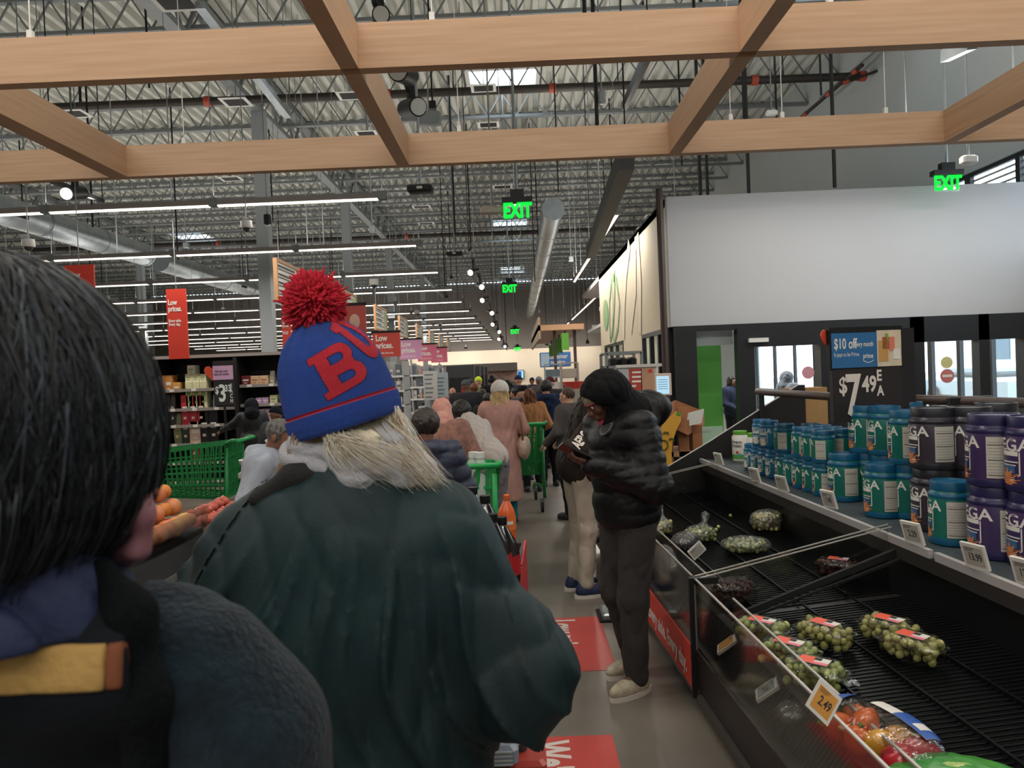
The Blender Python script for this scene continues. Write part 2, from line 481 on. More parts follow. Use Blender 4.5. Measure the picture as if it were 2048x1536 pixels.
# roof deck with flutes along the aisle and skylight openings
SKY = [(-0.9, 0.75, 17.7, 19.0), (-0.9, 0.75, 34.5, 36.8), (-0.9, 0.75, 51.0, 54.0), (-16.6, -15.0, 34.8, 37.0), (-16.6, -15.0, 17.7, 19.0), (-16.6, -15, 51, 54), (4.6, 6.4, 12.6, 13.3)]
ys = sorted({YB, FARY} | {s[2] for s in SKY} | {s[3] for s in SKY})
per = 0.3; nx = int((XR + .2 - XL) / per)
xs = []
for i in range(nx + 1):
    x = XL + i * per; xs += [(x, 0.0), (x + .11, 0.0), (x + .14, .15), (x + .27, .15)]
xs = [q for q in xs if q[0] <= XR + .2]
vs = [(x, y, ZC + z) for y in ys for x, z in xs]; fs = []
for j in range(len(ys) - 1):
    ym = (ys[j] + ys[j + 1]) / 2
    for i in range(len(xs) - 1):
        xm = (xs[i][0] + xs[i + 1][0]) / 2
        if any(s[0] < xm < s[1] and s[2] < ym < s[3] for s in SKY): continue
        a = j * len(xs) + i; fs.append((a, a + 1, a + len(xs) + 1, a + len(xs)))
b = MB(); b.add(vs, fs); struct(b.build('ceiling', M_deck))
for k, s in enumerate(SKY):
    b = MB()
    for x0, x1, y0, y1 in ((s[0] - .1, s[0], s[2] - .1, s[3] + .1), (s[1], s[1] + .1, s[2] - .1, s[3] + .1), (s[0], s[1], s[2] - .1, s[2]), (s[0], s[1], s[3], s[3] + .1)):
        b.box(x0, x1, y0, y1, ZC - .06, ZC + .2)
    o = struct(b.build('window_%d' % (k + 3), M_white))
    g = MB(); g.add([(s[0], s[2], ZC + .19), (s[1], s[2], ZC + .19), (s[1], s[3], ZC + .19), (s[0], s[3], ZC + .19)], [(0, 1, 2, 3)]); g.build('glass', M_glass, o)

# open-web joists across the shop, girders along it, columns
b = MB(); x0, x1 = XL, XR
b.bar((x0, 0, 8.93), (x1, 0, 8.93), .14, .09); b.bar((x0, 0, 8.28), (x1, 0, 8.28), .14, .07)
n = int((x1 - x0) / .75)
for i in range(n):
    xa = x0 + i * (x1 - x0) / n; xb = x0 + (i + .5) * (x1 - x0) / n; xc_ = x0 + (i + 1) * (x1 - x0) / n
    b.bar((xa, 0, 8.3), (xb, 0, 8.9), .03, .03); b.bar((xb, 0, 8.9), (xc_, 0, 8.3), .03, .03)
j0 = struct(b.build('ceiling_joist', M_steel)); j0.location = (0, 10.0, 0)
for k in range(1, 28):
    c = j0.copy(); COL.objects.link(c); c.location = (0, 10 + 1.8 * k, 0)
for gx in (-5.8, -17.5):
    b = MB(); b.bar((gx, 8, 8.85), (gx, 60, 8.85), .25, .14); b.bar((gx, 8, 7.95), (gx, 60, 7.95), .25, .12)
    for i in range(40):
        ya = 8 + i * 1.3; b.bar((gx, ya, 7.95), (gx, ya + .65, 8.85), .06, .06); b.bar((gx, ya + .65, 8.85), (gx, ya + 1.3, 7.95), .06, .06)
    struct(b.build('ceiling_girder', M_steel))
M_col = mat('column_paint', '#9aa0a3', rough=0.6)
for gx, gy in ((-5.8, 17.0), (-5.8, 25.5), (-5.8, 34), (-5.8, 46), (-17.5, 22), (-17.5, 34)):
    struct(MB().box(gx - .14, gx + .14, gy - .14, gy + .14, 0, 7.95).build('column', M_col))

# ---- the white entrance box
VX = 2.24; VY = 10.5; VT = 4.07; VH = 2.2
def vx(px): return P(px, 700, VY).x
b = MB(); b.box(VX, XR, VY, VY + .12, VH, VT); b.box(VX, XR, VY + .12, 24, VT - .12, VT)
struct(b.build('wall_entrance', M_lgrey))
b = MB(); b.box(VX, VX + .12, VY + .12, 19.2, VH, VT); b.box(VX, VX + .12, 12.9, 15.2, 0, VH); b.box(VX, VX + .12, 18.4, 19.2, 0, VH)
b.box(VX + .12, 5.0, 19.1, 19.2, 0, VT)
struct(b.build('wall_entrance_side', M_cream))
struct(MB().box(VX + .12, XR, VY + .14, 24, 2.8, 2.88).build('ceiling_entrance', M_white))
# storefront with black frame
b = MB()
def post(a, c, z0=0.0, z1=VH, d=.16): b.box(vx(a), vx(c), VY - .02, VY + d, z0, z1)
post(1350, 1393, d=.3); post(1475, 1508); post(1640, 1690, d=.2); post(1820, 1848); post(1957, 1978); b.box(vx(2046), XR, VY - .02, VY + .16, 0, VH)
zt = P(1433, 660, VY).z; zd = P(1560, 692, VY).z; zr = P(1900, 682, VY).z
b.box(vx(1393), vx(1475), VY - .02, VY + .16, zt, VH); b.box(vx(1508), vx(1640), VY - .02, VY + .16, zd, VH); b.box(vx(1690), vx(2046), VY - .02, VY + .16, zr, VH)
b.box(vx(1393), vx(1475), VY - .02, VY + .1, 0, .12); b.box(vx(1508), vx(1640), VY - .02, VY + .1, 0, .25)
o = struct(b.build('door_1', M_frameblk))
g = MB()
for a, c, z in ((1393, 1475, zt), (1508, 1640, zd), (1848, 1957, zr), (1978, 2046, zr)): g.add([(vx(a), VY + .06, .1), (vx(c), VY + .06, .1), (vx(c), VY + .06, z), (vx(a), VY + .06, z)], [(0, 1, 2, 3)])
g.build('glass', M_glass, o)
g = MB(); q = P(1497, 681, VY - .05); g.box(q.x, q.x + .28, VY - .08, VY - .02, q.z - .03, q.z + .03); g.build('door_sensor', M_white, o)
fr = frame((VX + .02, 12.9, 0), (0, -1, 0), (0, 0, 1))
glazing('window_10', fr, 2.25, VH, [(.75, .1), (1.45, .1)])
glazing('window_11', frame((VX + .02, 18.4, 0), (0, -1, 0), (0, 0, 1)), 3.2, VH, [(1.1, .1), (2.1, .1)])
# painted green leaf mark on the cream side wall
def ribbon(pts, w, fr, lift=.012, closed=False):
    b = MB(); n = len(pts); L = []
    for i, p in enumerate(pts):
        a = pts[(i - 1) % n if closed else max(i - 1, 0)]; c = pts[(i + 1) % n if closed else min(i + 1, n - 1)]
        dx, dy = c[0] - a[0], c[1] - a[1]; l_ = math.hypot(dx, dy) or 1; nx_, ny_ = -dy / l_, dx / l_
        ww = w[i] if isinstance(w, list) else w
        L += [fr(p[0] + nx_ * ww / 2, p[1] + ny_ * ww / 2, lift), fr(p[0] - nx_ * ww / 2, p[1] - ny_ * ww / 2, lift)]
    fs = [(2 * i, 2 * i + 1, (2 * i + 3) % (2 * n), (2 * i + 2) % (2 * n)) for i in range(n if closed else n - 1)]
    return b.add(L, fs)
fr = frame((VX, 18.5, 2.0), (0, -1, 0), (0, 0, 1))
M_leaf = mat('leaf_green_paint', '#93b583', rough=0.7)
lx = thing('wall_mural', 'pale green leaf mark painted on the cream side of the entrance box', 'mural', (VX, 18.5, 2.0))
bb = MB()
el = [(2.35 + 1.35 * math.cos(t), .98 + .72 * math.sin(t)) for t in [i * math.pi / 16 for i in range(33)]]
for r_ in (ribbon([(1.2 + .9 * math.sin(t * .5) ** .6 * 1.3, .3 + 1.5 * t / 3.14) for t in [i * .157 for i in range(21)]], .14, fr),
           ribbon([(1.3, .3), (1.2, .6), (1.35, 1.2), (1.9, 1.72), (2.6, 1.55), (3.0, 1.0), (2.6, .5), (1.9, .2), (1.75, .1)], [.08, .1, .14, .2, .2, .12, .12, .12, .05], fr),
           ribbon([(1.75, .1), (1.9, .6), (1.95, 1.2), (1.93, 1.6)], .05, fr)):
    bb.add(r_.v, r_.f)
bb.add([fr(.55 + .5 * math.cos(t), .95 + .38 * math.sin(t), .012) for t in [i * math.pi / 12 for i in range(24)]], [tuple(range(24))])
bb.build('leaf_stroke', M_leaf, lx, off=lx.location)
fr2 = frame((VX, 15.4, 2.2), (0, -1, 0), (0, 0, 1)); bb = MB()
for r_ in (ribbon([(.3, .05), (.5, .7), (.9, 1.3), (1.5, 1.8)], .28, fr2), ribbon([(2.3, .05), (2.5, .9), (2.4, 1.8)], .3, fr2), ribbon([(1.3, .1), (2.0, .8), (2.2, 1.8)], .12, fr2)): bb.add(r_.v, r_.f)
bb.build('pale_arc', mat('pale_arc_paint', '#e8dcc4', rough=0.7), lx, off=lx.location)
# brown conduit in front of the corner
b = MB(); b.cyl((2.11, 10.35, 0), (2.11, 10.35, 4.15), .05, n=8); tag(b.build('conduit_post', mat('brown_post', '#3b2a26', rough=0.5)), 'dark brown post standing at the corner of the entrance box', 'post')

# green banner behind the entrance glass and other things inside
o = thing('banner_stand', 'tall green banner standing behind the first entrance pane', 'banner', (vx(1412) + .2, VY + .75, 0))
MB().box(-.2, .22, -.015, .015, .1, 2.02).build('banner', mat('banner_green', '#6bc04c', rough=0.6, var=.05, vscale=2), o)
MB().box(-.25, .27, -.12, .12, 0, .1).build('base', M_galv, o)
rb_ = MB(); rb_.box(vx(1395), vx(1474), VY + .2, VY + .23, P(1433, 690, VY).z, P(1433, 658, VY).z); tag(rb_.build('roller_blind', mat('blind_white', '#e4e6ea', rough=.7)), 'short white blind at the top of the first entrance pane', 'blind')
for xx, yy in ((3.6, 12.2), (5.6, 12.2), (3.6, 15.5), (5.6, 15.5), (5.6, 19)):  # glowing panels added to brighten the inside of the entrance box
    lp = thing('added_fill_panel', 'added square fill panel under the ceiling inside the entrance box', 'lamp', (xx, yy, 2.79), 0, 'added fill panels inside the entrance box'); MB().box(-.3, .3, -.3, .3, -.02, 0).build('diffuser', M_led, lp)
    al = bpy.data.lights.new('lamp_light', 'AREA'); al.size = .55; al.energy = 45; lo = bpy.data.objects.new('lamp_light', al); COL.objects.link(lo); lo.parent = lp; lo.location = (0, 0, -.03)
o = thing('notice_sheet', 'pale paper notice stuck low on the entrance glass', 'notice', P(1422, 875, VY - .01))
MB().box(-.17, .17, -.012, 0, -.2, .16).build('sheet', mat('pale_green_paper', '#a9c9ae', rough=.7), o)
fr = frame((-.14, -.014, .1), (1, 0, 0), (0, 0, 1))
lettering('PLEASE', fr, M_grey, o, .06, .8, .001, 'LEFT')
def disc(name, px, py, Y, r, col, label, cat='sticker'):
    p = P(px, py, Y); b = MB(); b.cyl((0, 0, 0), (0, -.008, 0), r, n=20); x = b.build(name, mat(name + col, col, rough=.5), None); x.location = p; tag(x, label, cat); return x
disc('door_decal', 1893, 725, VY + .02, .085, '#c9c389', 'pale yellow round decal on the sliding door glass')
d = disc('door_decal', 1894, 752, VY + .02, .1, '#c0706c', 'red round no-entry decal under the yellow one on the door')
b = MB(); b.box(-.07, .07, -.012, -.008, -.015, .02); b.build('bar', M_white, d)
disc('door_decal', 1616, 745, VY + .05, .09, '#c88d98', 'faded pink round decal on the glass of the middle door')

# ---------------------------------------------------------------- lamps
M_ledw = emit('led_warm', '#ffe6cc', 3.2)
M_house = mat('lamp_housing', '#8f8886', rough=.5)
LZ = 4.2
def rowlight(x0, x1, y, z, label, group, power, lamp_m=M_led, along='x', hang=True, seg=2.44, upf=0.42):
    L = x1 - x0
    o = thing('linear_lamp', label, 'lamp', ((x0, y, z) if along == 'x' else (y, x0, z)), 0 if along == 'x' else math.pi / 2, group)
    n = max(1, round(L / seg)); s_ = L / n
    bh = MB(); bh.box(0, L, -.045, .045, .02, .1); bh.build('housing', M_house, o)
    for k in range(n): MB().box(k * s_ + .06, (k + 1) * s_ - .06, -.022, .022, -.004, .022).build('diffuser', lamp_m, o)
    for k in range(n + 1): MB().box(k * s_ - .06, k * s_ + .06, -.055, .055, 0, .12).build('bracket', M_steel, o)
    if hang:
        for k in range(n + 1): MB().cyl((k * s_, 0, .1), (k * s_, 0, ZC + .15 - z), .006, n=4, cap=False).build('hanger', M_steel, o)
    al = bpy.data.lights.new('lamp_light', 'AREA'); al.shape = 'RECTANGLE'; al.size = L; al.size_y = .08; al.energy = power * L; al.color = (1, .95, .87)
    lo = bpy.data.objects.new('lamp_light', al); COL.objects.link(lo); lo.parent = o; lo.location = (L / 2, 0, -.03)
    au = al.copy(); au.energy = power * L * upf; au.size_y = .3; lo = bpy.data.objects.new('added_uplight', au); COL.objects.link(lo); lo.parent = o; lo.location = (L / 2, 0, .16); lo.rotation_euler = (math.pi, 0, 0)  # second light, facing up, added to brighten the roof and nearby wall
    return o
for k in range(13):
    y = 10.5 + 3.9 * k
    rowlight(-1.85 - 2.44 * (8 if k < 7 else 9), -1.85, y, LZ, 'long ceiling lamp row over the left aisles, %s row from the camera' % ORD[k], 'lamp rows over the left aisles', 16 if k < 6 else 10)
rowlight(2.35, 7.23, 8.8, LZ, 'long ceiling lamp just behind the timber grid at the right', None, 17, upf=1.9)
rowlight(12.2, 21.5, 1.78, LZ, 'warm ceiling lamp running down the main aisle, nearer of two', None, 15, M_ledw, 'y', upf=1.0)
rowlight(23.8, 38, 2.95, LZ, 'warm ceiling lamp running down the main aisle, farther of two', None, 15, M_ledw, 'y')
rowlight(40, 55, 2.95, LZ, 'warm ceiling lamp far down the aisle near the checkout canopy', None, 15, M_ledw, 'y')
# unseen rows added above and behind the camera to light the near part
for y, x0, x1, pw, w_ in ((3.3, -7, 6, 15, 'added unseen lamp row high over the timber grid near the photographer'), (-1.2, -8, 4, 12, 'added unseen lamp row above and behind the photographer'), (-3.6, -8, 6, 12, 'added unseen lamp row at the back wall behind the photographer')):
    rowlight(x0, x1, y, 5.3 if y > 0 else LZ + .4, w_, None, pw)

# ---------------------------------------------------------------- timber grid
M_wood = mat('maple_veneer', '#c7a384', rough=0.5, col2='#b99474', vscale=3, stretch=(.6, .6, 14), bump=.03, bscale=30, coord='Object')
gy = [P(800, 300, 6.0).y, 4.1]; GZ = (3.385, 3.64)
og = thing('timber_grid', 'large hanging grid of pale timber beams over the produce area', 'ceiling grid', (0, 6, GZ[0]))
gx = [P(242, 345, 6.0).x, P(806, 330, 6.0).x, P(1350, 300, 6.0).x, P(1900, 262, 6.0).x]
t = .035
def beam(x0, x1, y0, y1): MB().box(x0, x1, y0, y1, GZ[0], GZ[1]).build('beam', M_wood, og, off=(0, 6, GZ[0]))
YA = 4.1; YN = 2.2
beam(gx[0] - 2.4, 5.6, 6.0, 6.08)
for i in range(4):
    beam(gx[i] - .1 if i < 1 else gx[i] - .05, gx[i] + .05, YA + .08, 6.0); beam(gx[i] - .05, gx[i] + .05, YN + .08, YA)
xsb = [gx[0] - 2.4] + gx + [5.6]
for i in range(5):
    MB().box(xsb[i] + .051, xsb[i + 1] - .051, YA, YA + .08, GZ[0], GZ[1]).build('beam', M_wood, og, off=(0, 6, GZ[0]))
    MB().box(xsb[i] + .051, xsb[i + 1] - .051, YN, YN + .08, GZ[0], GZ[1]).build('beam', M_wood, og, off=(0, 6, GZ[0]))
for x in [gx[0] - 1.1] + [(a + c) / 2 - .65 for a, c in zip(gx, gx[1:])] + [gx[2] + .9, gx[2] + 1.75]:
    for y in (6.04, YA + .04):
        b = MB(); b.cyl((x, y - 6, .25), (x, y - 6, ZC + .15 - GZ[0]), .004, n=4, cap=False); b.box(x - .015, x + .015, y - 6.015, y - 5.985, .25, .31); b.build('hanger', M_white, og)

# ---------------------------------------------------------------- pipes, ducts, tracks
def pipe(name, label, a, c, r, m, cat='pipe', rings=(), ringm=M_red, n=12, rr_=1.25, rl=.07, drops=()):
    a = Vector(a); c = Vector(c); o = thing(name, label, cat, a)
    MB().cyl(a, c, r, n=n).build('tube', m, o, 40, off=a); d = (c - a).normalized()
    for t_ in rings: q = a + (c - a) * t_; MB().cyl(q - d * rl, q + d * rl, r * rr_, n=n).build('coupling', ringm, o, 40, off=a)
    for t_ in drops: q = a + (c - a) * t_; MB().cyl(q, (q.x, q.y, ZC + .15), .012, n=5).build('hanger', M_black, o, off=a)
    return o
pipe('sprinkler_main', 'thick dark sprinkler main crossing under the roof', P(90, 215, 15.6), P(1732, 152, 15.6), .085, M_pipe, rings=(.2, .42, .62, .865, .995), drops=(.1, .3, .5, .7, .9))
pipe('sprinkler_main', 'thin dark sprinkler main crossing farther back over the left aisles', P(60, 500, 33), P(1320, 455, 33), .1, M_pipe, rings=(.3, .6), drops=(.2, .5, .8))
pipe('sprinkler_branch', 'dark sprinkler branch slanting along the right wall', P(1725, 130, 15), P(1600, 237, 17.5), .04, M_pipe, rings=(.1, .5, .9))
pipe('sprinkler_branch', 'dark sprinkler branch rising to the right wall corner', P(1682, 168, 15.4), P(1852, 107, 15.4), .03, M_pipe, rings=(.05,))
pipe('sprinkler_drop', 'dark vertical sprinkler drop beside the exit sign at right', P(1852, 107, 14), P(1864, 375, 14), .035, M_black)
pipe('conduit_run', 'thin grey conduit slanting across the right wall', P(1765, 90, 14.8), P(1640, 195, 16.8), .02, M_steel, n=6)
for k, (px, y0, y1, Y, r) in enumerate(((1188, 95, 320, 11, .03), (1168, 0, 40, 10, .03), (1405, 130, 400, 14, .03), (1637, 60, 190, 14, .02), (1545, 40, 260, 14, .02), (1485, 110, 240, 13, .04), (1355, 110, 330, 16, .02), (1667, 310, 375, 12, .03), (1495, 320, 388, 12.5, .03), (1398, 315, 395, 13, .03), (1285, 0, 60, 14, .025), (905, 330, 470, 18, .02), (935, 330, 500, 22, .02), (1070, 330, 470, 25, .02), (1222, 320, 540, 20, .02), (155, 50, 230, 16, .03), (350, 370, 520, 18, .02))):
    a = P(px, y0, Y); q = P(px + (y1 - y0) * .04, y1, Y); a.z = ZC + .15; a.x = q.x; q.y = a.y
    pipe('drop_rod', 'thin black drop rod hanging from the roof, %s' % ['by the folded black truss', 'over the middle of the timber grid', 'left of the right wall corner', 'before the grey wall right of the main', 'over the right timber bay', 'beside the corner of the roof deck', 'over the right diagonal beam', 'above the entrance box, middle', 'above the entrance box, left part', 'at the left end of the entrance box', 'above the far right bay of the grid', 'right of the black projector', 'beside the second projector', 'left of the round duct', 'behind the folded truss', 'in the upper left grid bay', 'between the first two lamp rows at left'][k], a, q, r, M_black, 'rod', n=6)
# round ducts
def duct(label, a, c, r, n=28, seams=12):
    a = Vector(a); c = Vector(c); o = thing('air_duct', label, 'duct', a); d = (c - a).normalized()
    MB().cyl(a, c, r, n=n).build('tube', M_galv, o, 50, off=a)
    for k in range(seams + 1):
        q = a + (c - a) * (k / seams); MB().cyl(q - d * .04, q + d * .04, r * 1.05, n=n).build('collar', M_galv, o, 50, off=a)
    for k in range(2, seams, 3):
        q = a + (c - a) * ((k + .5) / seams); b = MB(); b.box(q.x + r * .75, q.x + r * .98, q.y - .3, q.y + .3, q.z - r * .45, q.z - r * .05); b.build('vent', M_black, o, off=a)
    for k in range(0, seams, 2):
        q = a + (c - a) * ((k + .5) / seams)
        MB().cyl(q, (q.x, q.y, ZC + .15), .01, n=4).build('hanger', M_steel, o, off=a)
    return o
duct('big galvanised duct at the upper left, nearer length', (-12.2, 11, 6.0), (-12.2, 24, 6.0), .36, seams=5)
duct('big galvanised duct at the upper left, farther length with an end cap', (-12.2, 25, 5.95), (-12.2, 58, 5.95), .36)
duct('round galvanised duct over the main aisle with its end facing the camera', (1.15, 20, 6.05), (1.15, 58, 6.05), .3)
# folded black truss bar and long black banner arms
def blackbar(label, pts, w, h, m=M_black, name='track_bar', cat='track'):
    o = thing(name, label, cat, pts[0]); b = MB()
    for a, c in zip(pts, pts[1:]): b.bar(a, c, w, h)
    b.build('bar', m, o, off=o.location)
    for q in (pts[0], pts[-1]): MB().cyl(q, (q.x, q.y, ZC + .15), .008, n=5).build('hanger', m, o, off=o.location)
    return o
o = blackbar('thick folded black truss over the main aisle, right of the duct', [P(1252, 318, 7.6), P(1212, 425, 10.2), P(1181, 506, 14.4)], .17, .22)
o = blackbar('black lighting track hanging above the right middle timber bay', [P(1297, 106, 8.0), P(1249, 212, 10.5)], .07, .12)
blackbar('short grey light bar hanging before the right wall', [P(1945, 85, 8), P(1890, 112, 8.8)], .1, .14, M_steel)
blackbar('grey metal channel in the left timber bay', [P(400, 10, 8.5), P(575, 232, 12)], .12, .08, M_galv)
blackbar('black arm bar above the lamp row at far left', [P(105, 362, 9), P(205, 402, 11)], .06, .06)
# track with spots down the aisle
def spot(p, rz, label, on=False, sc=1.0):
    o = thing('track_spotlight', label, 'spotlight', p, rz); o.scale = (sc,) * 3
    MB().box(-.02, .02, -.02, .02, -.02, .18).build('stem', M_black, o)
    b = MB(); b.cyl((0, -.1, -.02), (0, .12, -.08), .055, n=14); b.build('head', M_black, o, 40)
    b = MB(); b.cyl((0, .121, -.0805), (0, .128, -.083), .047, n=14); b.build('lens', emit('spot_on', '#fff2df', 5) if on else M_white, o)
    return o
a, c = P(938, 500, 14.5), P(1014, 700, 36)
blackbar('thin black spotlight track running down the aisle', [a, c], .04, .04)
for k, t_ in enumerate((.05, .13, .22, .33, .45, .55, .66, .8)):
    q = a + (c - a) * t_; spot(q - Vector((0, 0, .15)), math.radians(180 + (20 if k % 2 else -25)), 'black track spotlight over the main aisle, %s along its track' % ORD[k], True, 1.3)
blackbar('black spotlight track above the middle timber bay', [P(748, 0, 7), P(830, 215, 10)], .05, .05)
spot(P(762, 22, 7.2), 3.3, 'black spotlight at the top of the picture over the grid', False, 1.6); spot(P(822, 200, 9.4), 3.6, 'black spotlight hanging below the sprinkler main', False, 2.2); spot(P(808, 130, 8.7), 3.0, 'black spotlight beside the middle diagonal beam', False, 2.2)
o = spot(P(150, 375, 9.0), math.pi, 'lit round spotlight at far left under the timber grid', True, 1.5); MB().cyl((0, 0, .1), (0, 0, (ZC + .15 - o.location.z) / 1.5), .008, n=5).build('hanger', M_black, o)
# exit signs
M_exit = emit('exit_green', '#12f03c', 1.6)
M_acr = clear('clear_plastic', '#eef6f2', refl=.06)
def exitsign(px, py, Y, label, k=1.0):
    p = P(px, py, Y); o = thing('exit_sign', label, 'exit sign', p)
    b = MB(); b.box(-.2 * k, .2 * k, -.06, .06, .1 * k, .17 * k); b.box(-.09 * k, .09 * k, -.05, .05, .17 * k, .27 * k); b.build('housing', M_black, o)
    plate(frame((0, 0, 0), (1, 0, 0), (0, 0, 1)), -.16 * k, .16 * k, -.12 * k, .1 * k, .012).build('panel', M_acr, o)
    lettering('EXIT', frame((0, -.02, -.01 * k), (1, 0, 0), (0, 0, 1)), M_exit, o, .27 * k, .68, .012, lift=0)
    MB().cyl((0, 0, .25 * k), (0, 0, ZC + .15 - p.z), .02, n=5).build('stem', M_galv, o)
    return o
exitsign(1035, 421, 9.6, 'green exit sign hanging highest over the main aisle')
exitsign(1019, 577, 19.0, 'second green exit sign down the main aisle', 1.0)
exitsign(1030, 663, 38, 'third green exit sign, small, down the main aisle', 1.2)
exitsign(1035, 698, 57, 'farthest tiny green exit sign in front of the cream wall', 1.4)
exitsign(1894, 366, 10.0, 'green exit sign at right above the entrance box')
# cameras, emergency lamp heads, projectors, boxes
def domecam(px, py, Y, label, k=1.0):
    p = P(px, py, Y); o = thing('security_camera', label, 'camera', p); o.scale = (k,) * 3
    MB().lathe([(.075, .1), (.08, .02), (.07, 0)][::-1], n=18).build('housing', M_white, o, 40)
    MB().ball((0, 0, 0), .055, 14, 8).build('dome', mat('smoked_dome', '#3b3b3d', rough=.1), o, True)
    MB().cyl((0, 0, .1), (0, 0, (ZC + .15 - p.z) / k), .008, n=5).build('stem', M_steel, o)
for a in ((493, 456, 10.1, 'white dome camera hanging under the first lamp row'), (57, 494, 9.5, 'white dome camera at the far left above the black hair'), (748, 570, 16.5, 'white dome camera left of the aisle boards', 1.3), (834, 628, 28.5, 'small white dome camera over the endcap signs', 1.5), (1190, 658, 24, 'small white dome camera right of the checkout canopy', 1.3), (880, 650, 37.5, 'tiny white dome camera beyond the endcap signs', 1.5), (1205, 622, 22, 'small white dome camera beside the cream entrance wall', 1.3)):
    domecam(*a)
for px, py, Y, w, label in ((841, 379, 10.5, .36, 'black wide sensor box hanging above the pompom hat, larger'), (909, 508, 18, .4, 'black sensor box hanging farther down the aisle')):
    p = P(px, py, Y); o = thing('ceiling_sensor', label, 'sensor', p)
    b = MB(); b.bevbox(-w / 2, w / 2, -.12, .12, -.05, .05, .02); b.build('case', M_black, o, 40)
    MB().box(-.04, .04, -.125, -.12, -.015, .02).build('label_plate', M_white, o); MB().cyl((0, 0, .05), (0, 0, ZC + .15 - p.z), .02, n=6).build('stem', M_galv, o)
for px, py, Y, w, h, d, label in ((985, 421, 9.8, .34, .1, .1, 'pinkish emergency lamp box left of the highest exit sign'), (1937, 320, 8.5, .17, .1, .12, 'white sensor head hanging beside the right exit sign'), (1203, 195, 11, .12, .2, .1, 'small grey control box hanging in the upper middle'), (858, 238, 12, .4, .2, .2, 'grey electrical box above the timber beam'), (1543, 226, 13, .2, .1, .1, 'white lamp head over the right timber bay'), (2030, 262, 9, .3, .1, .2, 'dark sensor box at the right edge of the picture'), (535, 440, 14, .12, .22, .12, 'black loudspeaker hanging left of the column')):
    p = P(px, py, Y); o = thing('ceiling_unit', label, 'ceiling unit', p)
    m_ = M_black if 'dark' in label or 'black' in label else (mat('pink_grey', '#b9a7a2', rough=.5) if 'pink' in label else (M_steel if 'grey' in label else M_white))
    b = MB(); b.bevbox(-w / 2, w / 2, -d / 2, d / 2, -h / 2, h / 2, .02); b.build('case', m_, o, 40)
    MB().cyl((0, 0, h / 2), (0, 0, ZC + .15 - p.z), .012, n=5).build('stem', M_steel, o)
# white-framed location plates under the roof (their code pattern is left out)
for k, (px, py, Y, w) in enumerate(((352, 6, 8.5, .5), (472, 205, 12, .45), (700, 192, 13, .45), (150, 228, 13, .45), (733, 268, 15, .45), (967, 177, 14.5, .5), (977, 250, 17, .5), (1005, 374, 22, .6), (843, 414, 24, .6), (852, 447, 27, .6), (1308, 432, 20, .5), (1290, 456, 22, .5), (462, 358, 17, .5))):
    p = P(px, py, Y); o = thing('location_plate', 'white-framed dark plate under the roof, %s' % ['largest, at the top left', 'over the sprinkler main at left', 'beside the middle diagonal beam', 'near the left edge of the grid bay', 'just above the left front beam', 'on the sprinkler main under the skylight', 'below the first skylight', 'above the highest exit sign', 'right of the first lamp row', 'under the one right of the first lamp row', 'left of the entrance box, upper', 'left of the entrance box, lower', 'just under the front beam at left'][k], 'plate', p)
    b = MB(); b.box(-w / 2, w / 2, -.2, .2, 0, .01); b.build('plate', M_white, o); MB().box(-w / 2 + .06, w / 2 - .06, -.14, .14, -.004, 0).build('panel', M_blackm, o)
    MB().cyl((0, 0, .01), (0, 0, ZC + .15 - p.z), .01, n=4).build('hanger', M_steel, o)
# loose hanging wires and rods from the roof
rr = random.Random(11); M_wire = mat('bright_wire', '#b4babd', rough=.35, metal=.5)
for k in range(110):
    x = rr.uniform(-20, 6.5); y = rr.uniform(12, 48); z = rr.choice((4.3, 4.8, 5.4, 6.2, 7))
    if x > VX - .3 and y < 25: z = max(z, 4.6)
    b = MB(); b.cyl((0, 0, z - ZC), (0, 0, .15), .012 if k % 3 else .02, n=4, cap=False)
    if k % 4 == 0: b.box(-.06, .06, -.06, .06, z - ZC - .05, z - ZC + .08)
    o = tag(b.build('hanging_wire', M_wire if k % 3 else M_black), 'thin hanging rod or wire dropping from the roof structure', 'wire', 'wires hanging from the roof'); o.location = (x, y, ZC)

for k in range(5):
    x = -7.2 + 3.2 * k; o = thing('wall_spotlight', 'black spotlight washing the cream far wall, %s from the left' % ORD[k].replace('nearest', 'first'), 'spotlight', (x, 57.2, 3.75))
    MB().cyl((0, 0, -.12), (0, .12, .12), .16, .07, n=12).build('head', M_black, o, 40); MB().cyl((0, .1, .1), (0, .1, ZC + .15 - 3.75), .02, n=5).build('stem', M_black, o)
    al = bpy.data.lights.new('lamp_light', 'AREA'); al.size = .5; al.energy = 42; al.color = (1, .93, .84); lo = bpy.data.objects.new('lamp_light', al); COL.objects.link(lo); lo.parent = o; lo.location = (0, .1, -.2); lo.rotation_euler = (math.radians(62), 0, 0)
